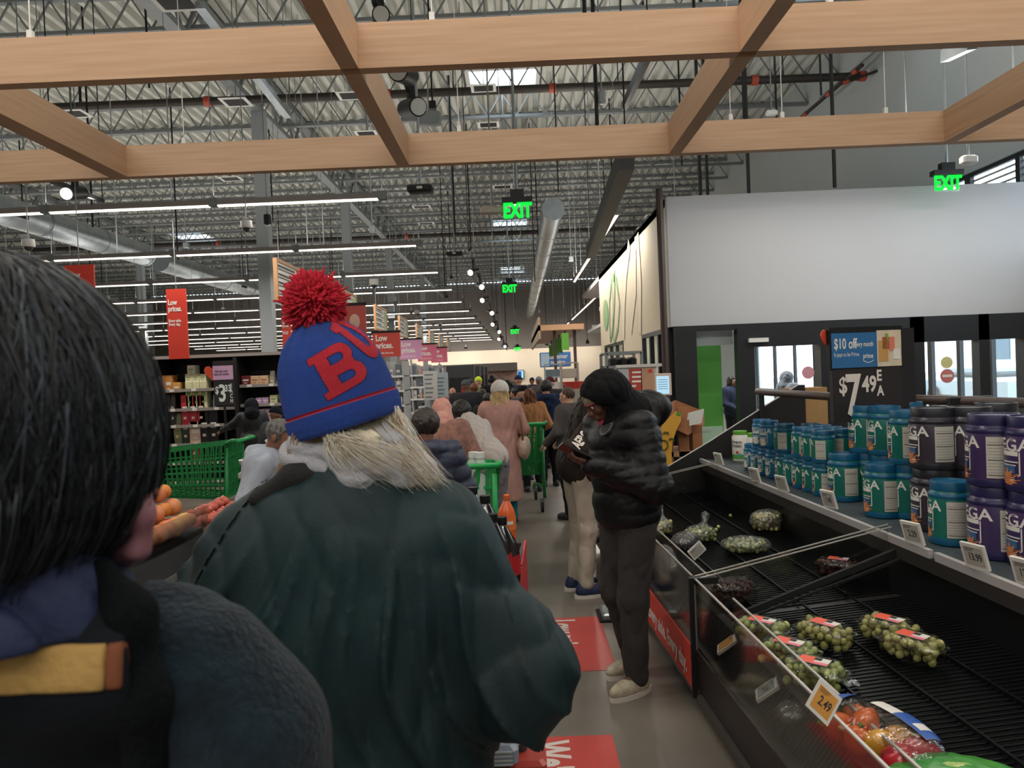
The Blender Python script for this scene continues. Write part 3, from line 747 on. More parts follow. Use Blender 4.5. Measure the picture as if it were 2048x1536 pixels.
# ================================================================ produce case on the right
_l = math.hypot(1, .045)
CU = Vector((-.045 / _l, 1 / _l, 0)); CWv = Vector((1 / _l, .045 / _l, 0)); CO = Vector((.79, 3.43, 0))
def K(s, t, z): return CO + CU * s + CWv * t + Vector((0, 0, z))
def st_of(p): d = Vector((p.x, p.y, 0)) - CO; return d.dot(CU), d.dot(CWv)
CASEROT = math.atan2(CU.y, CU.x) - math.pi / 2
TS = st_of(PZ(1700, 1040, .783))[1]        # depth of the shelf's front edge
S0, S1 = -2.9, 3.05
M_case = mat('case_charcoal', '#2e2b2a', rough=.42, var=.1, vscale=4)
M_casein = mat('case_inner_black', '#0b0c0f', rough=.38, var=.3, vscale=3)
M_wirem = mat('deck_wire_black', '#15191b', rough=.3, metal=.5)
M_kerb = mat('kerb_black', '#111112', rough=.6)
M_trimal = mat('brushed_trim', '#c4c0c0', rough=.4, metal=.2)
M_bluegrey = mat('shelf_rubber', '#3c464b', rough=.5, var=.1)
M_acrylic = clear('case_acrylic', '#f3f3f1', refl=.06, rough=.08)
M_acredge = mat('acrylic_edge', '#a8a39c', rough=.25, spec=.8)
def kprism(poly, s0, s1, b=None):
    b = b or MB(); return b.prism(poly, lambda t, z: K(s0, t, z), lambda t, z: K(s1, t, z))
case = thing('produce_case', 'long black refrigerated produce case along the right of the aisle', 'display case', K(0, .5, 0))
co_ = case.location
kprism([(.02, .07), (.02, .30), (.05, .30), (.14, .42), (.16, .44), (1.0, .5), (1.06, .5), (1.06, .07)], S0, S1).build('case_body', M_case, case, off=co_)
kprism([(.12, 0), (.12, .07), (1.0, .07), (1.0, 0)], S0, S1).build('kick_base', M_kerb, case, off=co_)
for k, (a, c) in enumerate(((S0, -.03), (.03, S1))):
    kprism([(.165, .43), (.165, .445), (1.0, .507), (1.0, .49)], a, c).build('deck', M_casein, case, off=co_)
    b = MB(); n = int((c - a) / .028)
    for i in range(n): s_ = a + .015 + i * .028; b.bar(K(s_, .17, .452), K(s_, .995, .513), .006, .006)
    for t_ in (.3, .52, .76): b.bar(K(a, t_, .462 + (t_ - .17) * .0745), K(c, t_, .462 + (t_ - .17) * .0745), .01, .01)
    b.build('wire_deck', M_wirem, case, off=co_)
b = MB()
for i in range(int((S1 - S0) / .022)):
    s_ = S0 + i * .022; b.bar(K(s_, .045, .312), K(s_, .135, .425), .008, .006)
b.build('air_grille', M_blackm, case, off=co_)
kprism([(1.0, .5), (1.0, .76), (1.06, .76), (1.06, .5)], S0, S1).build('back_panel', M_casein, case, off=co_)
# clear guards with pale edges
for a, c in ((S0, -1.75), (-1.745, -.01), (.02, 1.3), (1.31, S1)):
    kprism([(.0, .3), (.0, .64), (.006, .64), (.006, .3)], a, c).build('front_guard', M_acrylic, case, off=co_)
    b = MB(); b.bar(K(a, .003, .641), K(c, .003, .641), .009, .006); b.bar(K(c - .004, .003, .3), K(c - .004, .003, .64), .009, .006); b.build('guard_edge', M_acredge, case, off=co_)
for a, c in ((S0, -1.3), (-1.29, -.1), (.06, 1.3), (1.31, S1)):
    kprism([(.155, .4), (.155, .56), (.161, .56), (.161, .4)], a, c).build('inner_guard', M_acrylic, case, off=co_)
    b = MB(); b.bar(K(a, .158, .561), K(c, .158, .561), .009, .006); b.build('guard_edge', M_acredge, case, off=co_)
b = MB(); b.bar(K(-.01, -.01, .07), K(-.01, -.01, .64), .022, .022); b.bar(K(-.02, .0, .63), K(-.02, .11, .63), .05, .03); b.build('corner_joint', M_black, case, off=co_)
kprism([(-.004, .06), (-.004, .085), (.02, .085), (.02, .06)], S0, S1).build('lower_rail', mat('lower_rail_grey', '#55514d', rough=.4, metal=.4), case, off=co_)
for s_, z0 in ((0, .64), (2.5, .66)):
    b = MB(); b.prism([(.0, .45), (.0, z0), (TS - .02, .845), (TS - .02, .52)], lambda t, z: K(s_ - .003, t, z), lambda t, z: K(s_ + .003, t, z)); b.build('divider', M_acrylic, case, off=co_)
    b = MB()
    b.bar(K(s_, 0, z0), K(s_, TS - .02, .845), .006, .006); b.bar(K(s_ - .03, .0, z0 - .004), K(s_ - .03, TS - .02, .84), .006, .005)
    b.build('guard_edge', M_acredge, case, off=co_)
    if s_ == 0:
        b = MB(); b.bar(K(-.05, .18, .455), K(-.05, TS, .73), .02, .03); b.bar(K(-.1, .18, .45), K(-.1, TS, .71), .008, .012); b.build('divider_rail', M_blackm, case, off=co_)
# sign strip on the case front
o = thing('case_banner', 'red sign strip on the produce case front reading Low prices. Every aisle. Every day.', 'sign', K(-.02, -.01, .18), 0)
M_redsign = mat('red_sign', '#d8402f', rough=.45); M_wht = mat('sign_white', '#f1ece6', rough=.5)
kprism([(-.006, .085), (-.006, .295), (.001, .295), (.001, .085)], -.0 + .04, 1.52).build('panel', M_redsign, o, off=o.location)
fr = frame(K(.78, -.006, .17), -CU, (0, 0, 1))
lettering('Low prices. Every aisle. Every day.', fr, M_wht, o, .115, .82, .004, off=o.location)
o = thing('case_banner', 'darker red sign strip seen through the nearest guard of the case', 'sign', K(-1.2, .01, .18), 0)
kprism([(-.006, .085), (-.006, .295), (.001, .295), (.001, .085)], -2.6, -1.35).build('panel', M_redsign, o, off=o.location)
fr = frame(K(-1.9, -.006, .17), -CU, (0, 0, 1)); lettering('Low prices. Every aisle.', fr, M_wht, o, .115, .82, .004, off=o.location)

# upper shelf and end panel
shelf = thing('display_shelf', 'dark shelf with a pale lip behind the produce case, holding the protein tubs', 'shelf', K(0, 1.5, 0)); so = shelf.location
SH = .79
kprism([(TS, .745), (TS, SH), (1.85, SH), (1.85, .745)], S0, 3.05).build('shelf_board', M_bluegrey, shelf, off=so)
kprism([(TS - .02, .762), (TS - .025, .80), (TS, .80), (TS, .762)], S0, -.36).build('price_rail', M_trimal, shelf, off=so)
kprism([(TS - .02, .762), (TS - .025, .80), (TS, .80), (TS, .762)], -.32, 3.05).build('price_rail', M_trimal, shelf, off=so)
kprism([(TS - .018, .70), (TS - .018, .762), (TS + .06, .744), (TS + .06, .70)], S0, 3.05).build('lip', M_case, shelf, off=so)
kprism([(1.08, .0), (1.08, .69), (1.85, .69), (1.85, .0)], S0, 3.05).build('plinth', M_kerb, shelf, off=so)
kprism([(-.02, .07), (-.02, .65), (.66, .72), (1.05, .93), (1.45, 1.16), (1.9, 1.42), (1.95, 1.42), (1.95, 0), (.1, 0)], 3.08, 3.13).build('end_panel', mat('end_panel_black', '#1a1817', rough=.6), shelf, off=so)
b = MB(); b.tube([K(3.1, .0, .655), K(3.1, .66, .725), K(3.1, 1.05, .935), K(3.1, 1.45, 1.165), K(3.1, 1.9, 1.425)], .007, 5); b.build('panel_edge', M_trimal, shelf, off=so)
# brown guard rail behind the tubs
a, m_, c = P(1515, 783, 6.6), P(1660, 793, 5.6), P(2100, 808, 4.3)
o = thing('guard_rail', 'dark brown guard rail behind the protein tubs, in front of the entrance', 'rail', (a.x, a.y, 0))
b = MB(); b.tube([a, m_, c], .032, 10); b.build('rail', mat('brown_rail', '#4a3a35', rough=.45), o, True, off=(a.x, a.y, 0))
for q in (a + (c - a) * .02, a + (c - a) * .55, a + (c - a) * .97): MB().cyl((q.x, q.y, 0), (q.x, q.y, q.z), .025, n=8).build('post', M_blackm, o, off=(a.x, a.y, 0))
b = MB(); q = P(1940, 803, 4.75); b.bevbox(q.x - .14, q.x + .14, q.y - .03, q.y + .03, q.z - .03, q.z + .035, .01); b.build('bracket', M_black, o, off=(a.x, a.y, 0))

# ---------------------------------------------------------------- protein tubs
def wrapc(vf, R, th0, z0, lift=.0012):
    """wrap flat (x,y) shapes round a cylinder of radius R, centred at angle th0"""
    v, f = vf; vs = []
    for x, y, *_ in v: t_ = th0 + x / R; vs.append(((R + lift) * math.cos(t_), (R + lift) * math.sin(t_), z0 + y))
    return vs, f
def gridrect(w, h, n=6, x0=0.0, y0=0.0):
    v = [(x0 - w / 2 + w * i / n, y0 + j * h, 0) for j in (0, 1) for i in range(n + 1)]
    return v, [(i, i + 1, n + 2 + i, n + 1 + i) for i in range(n)]
_vega = textmesh('VEGA', .062, .82, .0012)
def splash(w, h, seed):
    r = random.Random(seed); pts = []
    for k in range(22):
        a = math.pi * 2 * k / 22; q = (.5 if k % 2 else 1) * (1 + .25 * r.random())
        pts.append((math.cos(a) * w / 2 * q * (1 if math.sin(a) > -.2 else .9), math.sin(a) * h / 2 * (q if math.sin(a) > 0 else .55)))
    v = [(0, 0, 0)] + [(x, y, 0) for x, y in pts]
    return v, [(0, 1 + k, 1 + (k + 1) % 22) for k in range(22)]
M_lab = mat('label_white', '#dcd8d2', rough=.55); M_panelw = mat('facts_panel', '#c3beb4', rough=.6); M_ink = mat('print_black', '#26242a', rough=.6)
def make_tub(name, R, Hh, body, lid, accent, body2=None, big=True, label_base=None):
    mb_ = mat('tub_' + body, body, rough=.28, col2=body2, vscale=4, spec=.6) if body2 else mat('tub_' + body, body, rough=.28, spec=.6)
    ml = mat('lid_' + lid, lid, rough=.35)
    o = thing(name, '', 'tub')
    s_ = Hh / .30
    MB().lathe([(R * .9, 0), (R * .98, .008), (R * .98, .03), (R, .035), (R, Hh * .73), (R * .97, Hh * .77), (R * .985, Hh * .80), (R * .9, Hh * .84), (R * .88, Hh * .86)], n=32).build('jar', [mb_], o, 60)
    b = MB(); b.lathe([(R * .87, Hh * .85), (R * .9, Hh * .855), (R * .91, Hh * .985), (R * .89, Hh), (R * .82, Hh), (R * .8, Hh - .006), (0, Hh - .006)], n=32); b.build('lid', ml, o, 50)
    MB().lathe([(R * .99, 0.004), (R * 1.005, .012), (R * 1.005, .03), (R * .99, .036)], n=32).build('base_band', ml, o, 50)
    MB().lathe([(R * .985, Hh * .74), (R * 1.01, Hh * .755), (R * 1.0, Hh * .80), (R * .95, Hh * .825)], n=32).build('shoulder_band', ml, o, 50)
    if not label_base: label_base = math.pi
    k = R / .095
    v, f = _vega; vv, ff = wrapc(([(x * k * 1.4, y * s_ * 1.1, z) for x, y, z in v], f), R, label_base, Hh * .62)
    b = MB(); b.add(vv, ff); b.build('logo', M_lab, o)
    b = MB()
    for (w, h, y) in ((.085, .018, .145), (.085, .005, .118), (.07, .004, .106)):
        b.add(*wrapc(gridrect(w * k, h * s_, 5, 0, y * s_), R, label_base, 0))
    # outline shield
    for (w, h, x, y) in ((.005, .09, .048, .07), (.1, .004, 0, .168)): b.add(*wrapc(gridrect(w * k, h * s_, 4, x * k, y * s_), R, label_base, 0))
    b.add(*wrapc(([(.05 * k, .07 * s_, 0), (.046 * k, .073 * s_, 0), (.012 * k, .048 * s_, 0), (.016 * k, .045 * s_, 0)], [(0, 1, 2, 3)]), R, label_base, 0))
    b.build('label_print', M_lab, o)
    b = MB(); b.add(*wrapc(gridrect(.07 * k, .03 * s_, 5, -.005, .075 * s_), R, label_base, 0)); b.build('label_block', mat('label_blue', '#2f5f8f', rough=.5) if accent != 'van' else M_lab, o)
    v, f = splash(.1 * k, .085 * s_, 4); vv, ff = wrapc((v, f), R, label_base, .052 * s_, .002); b = MB(); b.add(vv, ff)
    b.build('splash', mat('splash_' + ('v' if accent == 'van' else 'c'), '#d9cdb0' if accent == 'van' else '#b5683f', rough=.5, col2=('#efe6cf' if accent == 'van' else '#d98d55'), vscale=60), o)
    fb = label_base + 1.62
    b = MB(); b.add(*wrapc(gridrect(.082 * k, .17 * s_, 6, 0, .042 * s_), R, fb, 0)); b.build('facts_label', M_panelw, o)
    b = MB()
    for i in range(12): b.add(*wrapc(gridrect((.072 if i % 4 else .074) * k, (.0012 if i % 5 else .0045) * s_, 5, 0, (.052 + i * .0125) * s_), R, fb, 0, .002))
    b.build('facts_print', mat('print_grey', '#6b6762', rough=.6), o)
    return o
TEAL = ('#1f8276', '#0e6c8f')
protos = {
    'teal': make_tub('protein_tub', .093, .285, '#136059', '#0d567a', 'ch', '#1a7a68'),
    'dark': make_tub('protein_tub', .105, .30, '#35303c', '#22222a', 'ch', '#46404c'),
    'purple': make_tub('protein_tub', .105, .30, '#3a2e55', '#22204c', 'ch', '#4b3a68'),
    'small': make_tub('protein_tub', .072, .205, '#14655c', '#0f577a', 'ch', '#1a7b69'),
    'van': make_tub('protein_tub', .072, .205, '#1d6f8e', '#12608c', 'van', '#2a86a0'),
}
used = set()
def place_tub(kind, p, label, rz=None, group=None):
    rz = (CASEROT + .25) if rz is None else rz
    o = protos[kind]
    if kind in used: o = dup(o)
    used.add(kind)
    o.location = p; o.rotation_euler = (0, 0, rz); o['label'] = label
    if group: o['group'] = group
    return o
def shelfp(px, py, z=SH): q = PZ(px, py, z); return q
HT = {'teal': .285, 'dark': .30, 'purple': .30, 'small': .205, 'van': .205}
stacks = [
    ('teal', 1690, 1000, 1, ['large teal protein tub at the front, between the small tubs and the wire gap']),
    ('teal', 1767, 1032, 1, ['large teal protein tub at the front, under the 49 of the price board']),
    ('teal', 1735, 998, 2, ['large teal tub at shelf level, behind the gap right of the first front one', 'large teal tub on top, nearest to the big white 7']),
    ('teal', 1775, 1006, 2, ['large teal tub at shelf level, second back stack from the price board', 'large teal tub on top, second from the big white 7']),
    ('teal', 1820, 1034, 2, ['large teal tub at shelf level with its logo beside the dark tub', 'large teal tub on top with its facts panel beside the first dark tub']),
    ('dark', 1872, 1058, 2, ['large dark grey tub at shelf level behind the 2.29 tag', 'large dark grey tub on top with an orange splash, first of two']),
    ('dark', 1945, 1060, 2, ['large dark grey tub at shelf level behind the front teal one', 'large dark grey tub on top, half hidden by the purple one']),
    ('teal', 1905, 1086, 1, ['large teal protein tub standing at the front right of the 2.29 tag']),
    ('purple', 1995, 1112, 2, ['large purple protein tub at shelf level above the 13.99 tag', 'large purple protein tub on top with its facts panel showing']),
    ('purple', 2078, 1132, 2, ['purple tub at shelf level cut by the right edge of the picture', 'purple tub on top cut by the right edge of the picture']),
    ('teal', 1820, 985, 2, ['teal tub at shelf level in the rear row behind the first dark tub', 'teal tub on top in the rear row behind the first dark tub']),
    ('dark', 1998, 1040, 2, ['dark tub at shelf level in the rear row behind the purple ones', 'dark tub on top in the rear row behind the purple ones']),
]
for kind, px, py, n, labs in stacks:
    p = shelfp(px, py)
    for i in range(n):
        q = p.copy(); q.z = SH + .001 + i * HT[kind]
        place_tub(kind, q, labs[i], CASEROT + (-.05 if kind == 'teal' else -.12) - (.35 if (px, i) == (1820, 1) else 0) - (.35 if px == 1905 else 0) - (.4 if (px, i) == (1995, 1) else 0))
p0 = shelfp(1650, 990)
for k in range(5):
    q = p0 + CU * (.148 * k); place_tub('small', q, 'small teal protein tub in the bottom front row, %s one from the large tubs' % ORD[k], CASEROT - .3 + .08 * (k % 3), 'small teal tubs')
for k, r in ((0, -.75), (1, -.3), (2, -.35), (4, -.7)):
    q = p0 + CU * (.148 * k); q.z += .205; place_tub('small', q, 'small teal protein tub stacked on the bottom front row, above the %s one' % ORD[k], CASEROT + r, 'small teal tubs')
for k in range(4):
    q = p0 + CU * (.148 * k + .07) + CWv * .16
    for i in (0, 1):
        r_ = q.copy(); r_.z = SH + .205 * i; place_tub('small', r_, 'small teal protein tub in the second row, %s, %s stack from the price board' % (('bottom', 'top')[i], ORD[k]), CASEROT - .9, 'small teal tubs')
for k in range(4):
    q = p0 + CU * (.148 * (k + 5) + .03); place_tub('van', q, 'small blue vanilla tub in the bottom row, %s one beyond the teal ones' % ORD[k], CASEROT + .1, 'small vanilla tubs')
    if k in (1, 2):
        q = q.copy() + CWv * .02; q.z += .205; place_tub('van', q, 'small blue vanilla tub on top, %s of the two' % ('nearer', 'farther')[k - 1], CASEROT + .45, 'small vanilla tubs')
# white organic jars with green lids, and the pale jar behind
def organic(px, py, R, Hh, label, word):
    o = thing('protein_jar', label, 'jar', shelfp(px, py), CASEROT + .35)
    mw = mat('jar_white', '#e4e1d8', rough=.4); mg = mat('lid_green', '#6cb43e', rough=.4)
    MB().lathe([(R * .92, 0), (R, .01), (R, Hh * .8), (R * .8, Hh * .88), (R * .8, Hh * .9)], n=24).build('jar', mw, o, 50)
    MB().lathe([(R * .82, Hh * .88), (R * .84, Hh * .89), (R * .84, Hh), (0, Hh)], n=24).build('lid', mg, o, 40)
    b = MB(); b.lathe([(R * 1.003, .02), (R * 1.003, .06)], n=24); b.build('green_band', mat('band_green', '#5a9c48', rough=.5), o, 50)
    v, f = textmesh(word, .042, .8, .0008, line=.8); b = MB(); b.add(*wrapc((v, f), R, math.pi * 1.1, Hh * .58)); b.build('lettering', M_ink, o)
    for dx, z, c in ((0, .3, '#c24a3c'), (.02, .22, '#3f9fb0')):
        b = MB(); b.add(*wrapc(([(math.cos(a) * .014 + dx, math.sin(a) * .014, 0) for a in [i * .628 for i in range(10)]], [tuple(range(10))]), R, math.pi * 1.15, Hh * z)); b.build('fruit_dot', mat('dot' + c, c), o)
organic(1482, 921, .072, .26, 'larger white organic protein jar with a green lid', 'Organic\nProtein')
organic(1508, 931, .052, .27, 'narrower white organic protein jar with a green lid', 'Organic\nProtein')
o = thing('protein_jar', 'pale jar with a blue lid standing behind the vanilla tubs', 'jar', shelfp(1552, 905))
MB().lathe([(.09, 0), (.1, .02), (.1, .33), (.085, .38), (.085, .4)], n=24).build('jar', mat('jar_cream', '#d8c8b0', rough=.4), o, 50)
MB().lathe([(.09, .39), (.092, .4), (.092, .45), (0, .45)], n=24).build('lid', mat('lid_blue', '#2d6fa8', rough=.4), o, 40)
# carton with hand holes
p = shelfp(1612, 905); M_card = mat('cardboard', '#b08a5a', rough=.85, var=.08, vscale=5)
o = thing('cardboard_carton', 'brown cardboard carton with two hand holes behind the tubs', 'carton', p, CASEROT)
w = .17
b = MB(); b.box(-w, w, -.1, .1, 0, .6); b.build('carton', M_card, o)
b = MB(); b.box(-.13, -.04, -.104, -.1, .5, .545); b.box(.03, .12, -.104, -.1, .5, .545); b.build('hand_hole', mat('hole_brown', '#3d2c1e', rough=.9), o)

# ---------------------------------------------------------------- price sign over the tubs
SY = 4.35
def spt(px, py, d=0.0): return P(px, py, SY + d)
o = thing('price_sign', 'black $7.49 price board with a blue banner above the protein tubs', 'price sign', (P(1740, 700, SY).x, SY, SH)); oo = o.location
a_, c_ = P(1664, 735, SY), P(1800, 722, SY + .10)
ux = Vector((c_.x - a_.x, c_.y - a_.y, 0)); wS = ux.length; org = Vector((a_.x, a_.y, P(1664, 840, SY).z)); fr = frame(org, ux, (0, 0, 1))
def hz(py): return P(1664, py, SY).z - org.z
H1 = hz(737); H0 = hz(667)
plate(fr, 0, wS * 1.02, -.02, H1 - .005, .03, -.03).build('price_board', mat('board_black', '#2a2527', rough=.45), o, off=oo)
plate(fr, wS * 1.0, wS * 1.24, -.02, H0 + .02, .04, -.05).build('side_panel', mat('board_dark', '#221f24', rough=.4), o, off=oo)
plate(fr, -.012, wS * 1.04, H1 - .008, H0 + .035, .03, -.03).build('banner_frame', M_black, o, off=oo)
plate(fr, 0, wS * .66, H1, H0 + .0, .003, .0).build('blue_banner', mat('banner_blue', '#2f6fa6', rough=.5), o, off=oo)
plate(fr, wS * .66, wS * 1.02, H1, H0 + .01, .003, .0).build('photo_panel', mat('photo_cream', '#e3d2b8', rough=.5, var=.1, vscale=20), o, off=oo)
for (x, y, w_, h_, c) in ((.68, .15, .14, .6, '#cf9d5c'), (.74, .5, .1, .35, '#c8503c'), (.84, .45, .08, .4, '#e2826a'), (.9, .2, .1, .3, '#f2ece2'), (.78, .7, .05, .25, '#8fae5a')):
    hh = H0 - H1; plate(fr, wS * x, wS * (x + w_), H1 + hh * y, H1 + hh * min(1, y + h_), .002, .003).build('grocery_shape', mat('gs' + c, c, rough=.6), o, off=oo)
hh = H0 - H1
def st_(t_, x, y, size, xs=.75, bold=0, m=M_wht, al='LEFT'): return lettering(t_, lambda a, c, z=0: fr(wS * x + a, H1 + hh * y + c, z), m, o, size, xs, bold, al, .004, off=oo)
st_('$10 off', .03, .68, hh * .42, .62, .0015); st_('every month', .32, .66, hh * .2, .62, .0006)
st_('It pays to be Prime.', .03, .38, hh * .17, .62); st_('prime', .45, .32, hh * .2, .7, .0008); 
rb = ribbon([(wS * .45 + .03 * i / 4 * 1.2, H1 + hh * (.2 - .07 * math.sin(math.pi * i / 8))) for i in range(9)], .004, fr, .004); rb.build('smile_stroke', M_wht, o, off=oo)
def nb(t_, px, py0, py1, xs, bold):
    h_ = (hz(py0) - hz(py1)) / .72; x_ = (px - 1664) / (1800 - 1664) * wS
    return lettering(t_, lambda a, c, z=0: fr(x_ + a, (hz(py0) + hz(py1)) / 2 + c, z), mat('price_cream', '#eadfd6', rough=.5), o, h_, xs, bold, 'CENTER', .003, off=oo)
nb('$', 1684, 757, 790, .8, .003); nb('7', 1703, 755, 838, .62, .008); nb('49', 1736, 757, 789, .75, .004); nb('E', 1756, 745, 767, .8, .003); nb('A', 1758, 777, 797, .8, .003)
b = MB()
for k in range(7): pass
b.cyl((fr(wS * 1.1, 0)).xyz, (fr(wS * 1.1, 0).x, fr(wS * 1.1, 0).y, SH), .02, n=8); b.build('post', M_black, o, off=oo)
hp = [(16 * math.sin(t) ** 3, 13 * math.cos(t) - 5 * math.cos(2 * t) - 2 * math.cos(3 * t) - math.cos(4 * t)) for t in [i * math.pi / 14 for i in range(28)]]
def heart(name, p, sz, m, label, rz=0):
    b = MB(); b.prism(hp, lambda x, y: Vector((x * sz, -.004, y * sz * 1.1)), lambda x, y: Vector((x * sz, .004, y * sz * 1.1))); x = b.build(name, m); x.location = p; x.rotation_euler = (0, 0, rz)
    tag(x, label, 'sign'); return x
M_heart = mat('heart_red', '#e0553a', rough=.5)
h1 = heart('heart_cutout', P(1656, 677, SY + .04), .0040, M_heart, 'red heart cutout at the corner of the $7.49 price board', .5)

# ---------------------------------------------------------------- electronic price tags
M_tagw = mat('tag_white', '#d8d4cc', rough=.5); M_eink = mat('eink_grey', '#a9a59d', rough=.6); M_eor = mat('eink_orange', '#d0913f', rough=.6)
def ptag(p, ux, uy, w, h, txt, label, face=M_eink, group='electronic price tags', tsz=.42):
    fr = frame(p, ux, uy); o = thing('price_tag', label, 'price tag', p, 0, group)
    plate(fr, -w / 2, w / 2, -h / 2, h / 2, .012, -.012).build('case', M_tagw, o, off=p)
    plate(fr, -w * .4, w * .4, -h * .38, h * .38, .001, 0).build('screen', face, o, off=p)
    if txt: lettering(txt, lambda a, c, z=0: fr(a + w * .05, c - h * .03, z), M_ink, o, h * tsz, .62, .0008, 'CENTER', .0015, off=p)
    b = MB()
    for k in range(4): b.add([fr(-w * .34, h * (.33 - k * .04), .0015), fr(w * (.1 - .05 * k), h * (.33 - k * .04), .0015), fr(w * (.1 - .05 * k), h * (.345 - k * .04), .0015), fr(-w * .34, h * (.345 - k * .04), .0015)], [(0, 1, 2, 3)])
    b.build('fine_print', M_ink, o, off=p); return o
UZ = Vector((0, 0, 1)); tl = -CWv * .25 + UZ
for px, py, t_, lab in ((1436, 918, '', 'white price tag at the far end of the shelf lip'), (1508, 950, '', 'white price tag on the shelf lip below the larger organic jar'), (1562, 967, '', 'white price tag on the shelf lip below the vanilla tubs'), (1656, 999, '1.40', 'white price tag 1.40 on the shelf lip by the first large teal tub'),
                         (1823, 1066, '2.29', 'white price tag 2.29 clipped where the divider meets the shelf'), (1948, 1113, '13.99', 'white price tag 13.99 on the shelf lip under the purple tubs'), (2052, 1146, '13.99', 'white price tag on the shelf lip cut by the right edge')):
    q = PZ(px, py, .79); s_, t0 = st_of(q); dd = TS - .045; q = K(s_, dd, 0); 
    # keep the tag on the lip: slide along the line of sight to depth dd
    d = (P(px, py, 1.0) - CAM); k_ = (K(0, dd, 0) - CAM).dot(CWv) / d.dot(CWv); q = CAM + d * k_
    ptag(q, -CU * .96 + CWv * .28, tl, .1, .10, t_, lab)
q = P(1394, 1100, 3.5); d = (P(1394, 1102, 1.0) - CAM); k_ = (K(0, .1, 0) - CAM).dot(CWv) / d.dot(CWv); q = CAM + d * k_
ptag(q, Vector((.68, -.22, .69)), Vector((-.55, -.1, .72)), .085, .058, '', 'white price tag tilted on a stalk by the grape bags')
d = (P(1648, 1405, 1.0) - CAM); k_ = (K(0, -.035, 0) - CAM).dot(CWv) / d.dot(CWv); q = CAM + d * k_
ptag(q, Vector((.66, -.3, -.66)), Vector((.52, .05, .83)), .074, .086, '2.49', 'orange price tag 2.49 tilted on the front guard top edge', M_eor)
for px, py, t_, m_, lab in ((1450, 1298, '', M_eor, 'flat orange price tag lying on the grille behind the guard'), (1530, 1393, '2.19', mat('eink_blue', '#8e979c', rough=.5), 'flat grey price tag 2.19 lying on the grille nearer the camera')):
    d = (P(px, py, 1.0) - CAM); k_ = (K(0, .08, 0) - CAM).dot(CWv) / d.dot(CWv); q = CAM + d * k_; q.z = .395; s_, _ = st_of(q); q = K(s_, .085, .395)
    ptag(q, CU * -.9 - CWv * .3 , (CWv * .72 + UZ * .6 - CU * .25), .1, .1, t_, lab, m_)
# ---------------------------------------------------------------- grapes and packs on the deck
def deckz(t): return .458 + (t - .17) * .0745 + .002
def on_deck(px, py):
    z = .48
    for _ in range(4): q = PZ(px, py, z); z = deckz(st_of(q)[1])
    q.z = z + .003; return q
M_gg = mat('green_grape', '#c2c47e', rough=.3, col2='#a5ab5c', vscale=12, sss=.1)
M_gy = mat('amber_grape', '#d4c888', rough=.3, col2='#b6ad62', vscale=12, sss=.1)
M_gr = mat('red_grape', '#4c2226', rough=.35, col2='#6b3a3a', vscale=14)
M_gd = mat('black_grape', '#241820', rough=.4, col2='#3b242c', vscale=14)
M_stem = mat('grape_stem', '#7d7445', rough=.8)
M_clam = clear('clamshell_plastic', '#e9eeea', refl=.13, rough=.06, bump=.25, bscale=40)
M_film = clear('bag_film', '#e6e8ea', refl=.16, rough=.12, bump=.9, bscale=22, body=.07, bodycol='#cfd2d4')
M_pink = mat('pack_pink', '#e8768a', rough=.5); M_coral = mat('pack_coral', '#e8604a', rough=.5)
def bunch(par, n, sx, sy, h, r, m, seed):
    rr = random.Random(seed); b = MB(); pts = []; tries = 0
    while len(pts) < n and tries < 6000:
        tries += 1
        x, y = rr.uniform(-sx + r, sx - r), rr.uniform(-sy + r, sy - r); e = math.hypot(x / sx, y / sy) if sx != sy else 0
        z = r
        near = [q for q in pts if math.hypot(q[0] - x, q[1] - y) < 1.75 * r]
        if near: z = max(q[2] + math.sqrt(max((1.8 * r) ** 2 - (q[0] - x) ** 2 - (q[1] - y) ** 2, 0)) for q in near)
        if z > h - r * .6: continue
        pts.append((x, y, z))
        R_ = Matrix.Rotation(rr.uniform(0, 3), 3, 'X') @ Matrix.Rotation(rr.uniform(0, 3), 3, 'Z')
        b.ball((x, y, z), r * rr.uniform(.9, 1.1), 10, 7, (1, 1, 1.14), R_)
    o = b.build('grape_bunch', m, par, True)
    s_ = MB()
    for i in range(0, len(pts) - 3, 5): s_.tube([Vector(pts[i]), Vector(pts[i + 2])], .0018, 4)
    s_.build('stem', M_stem, o)
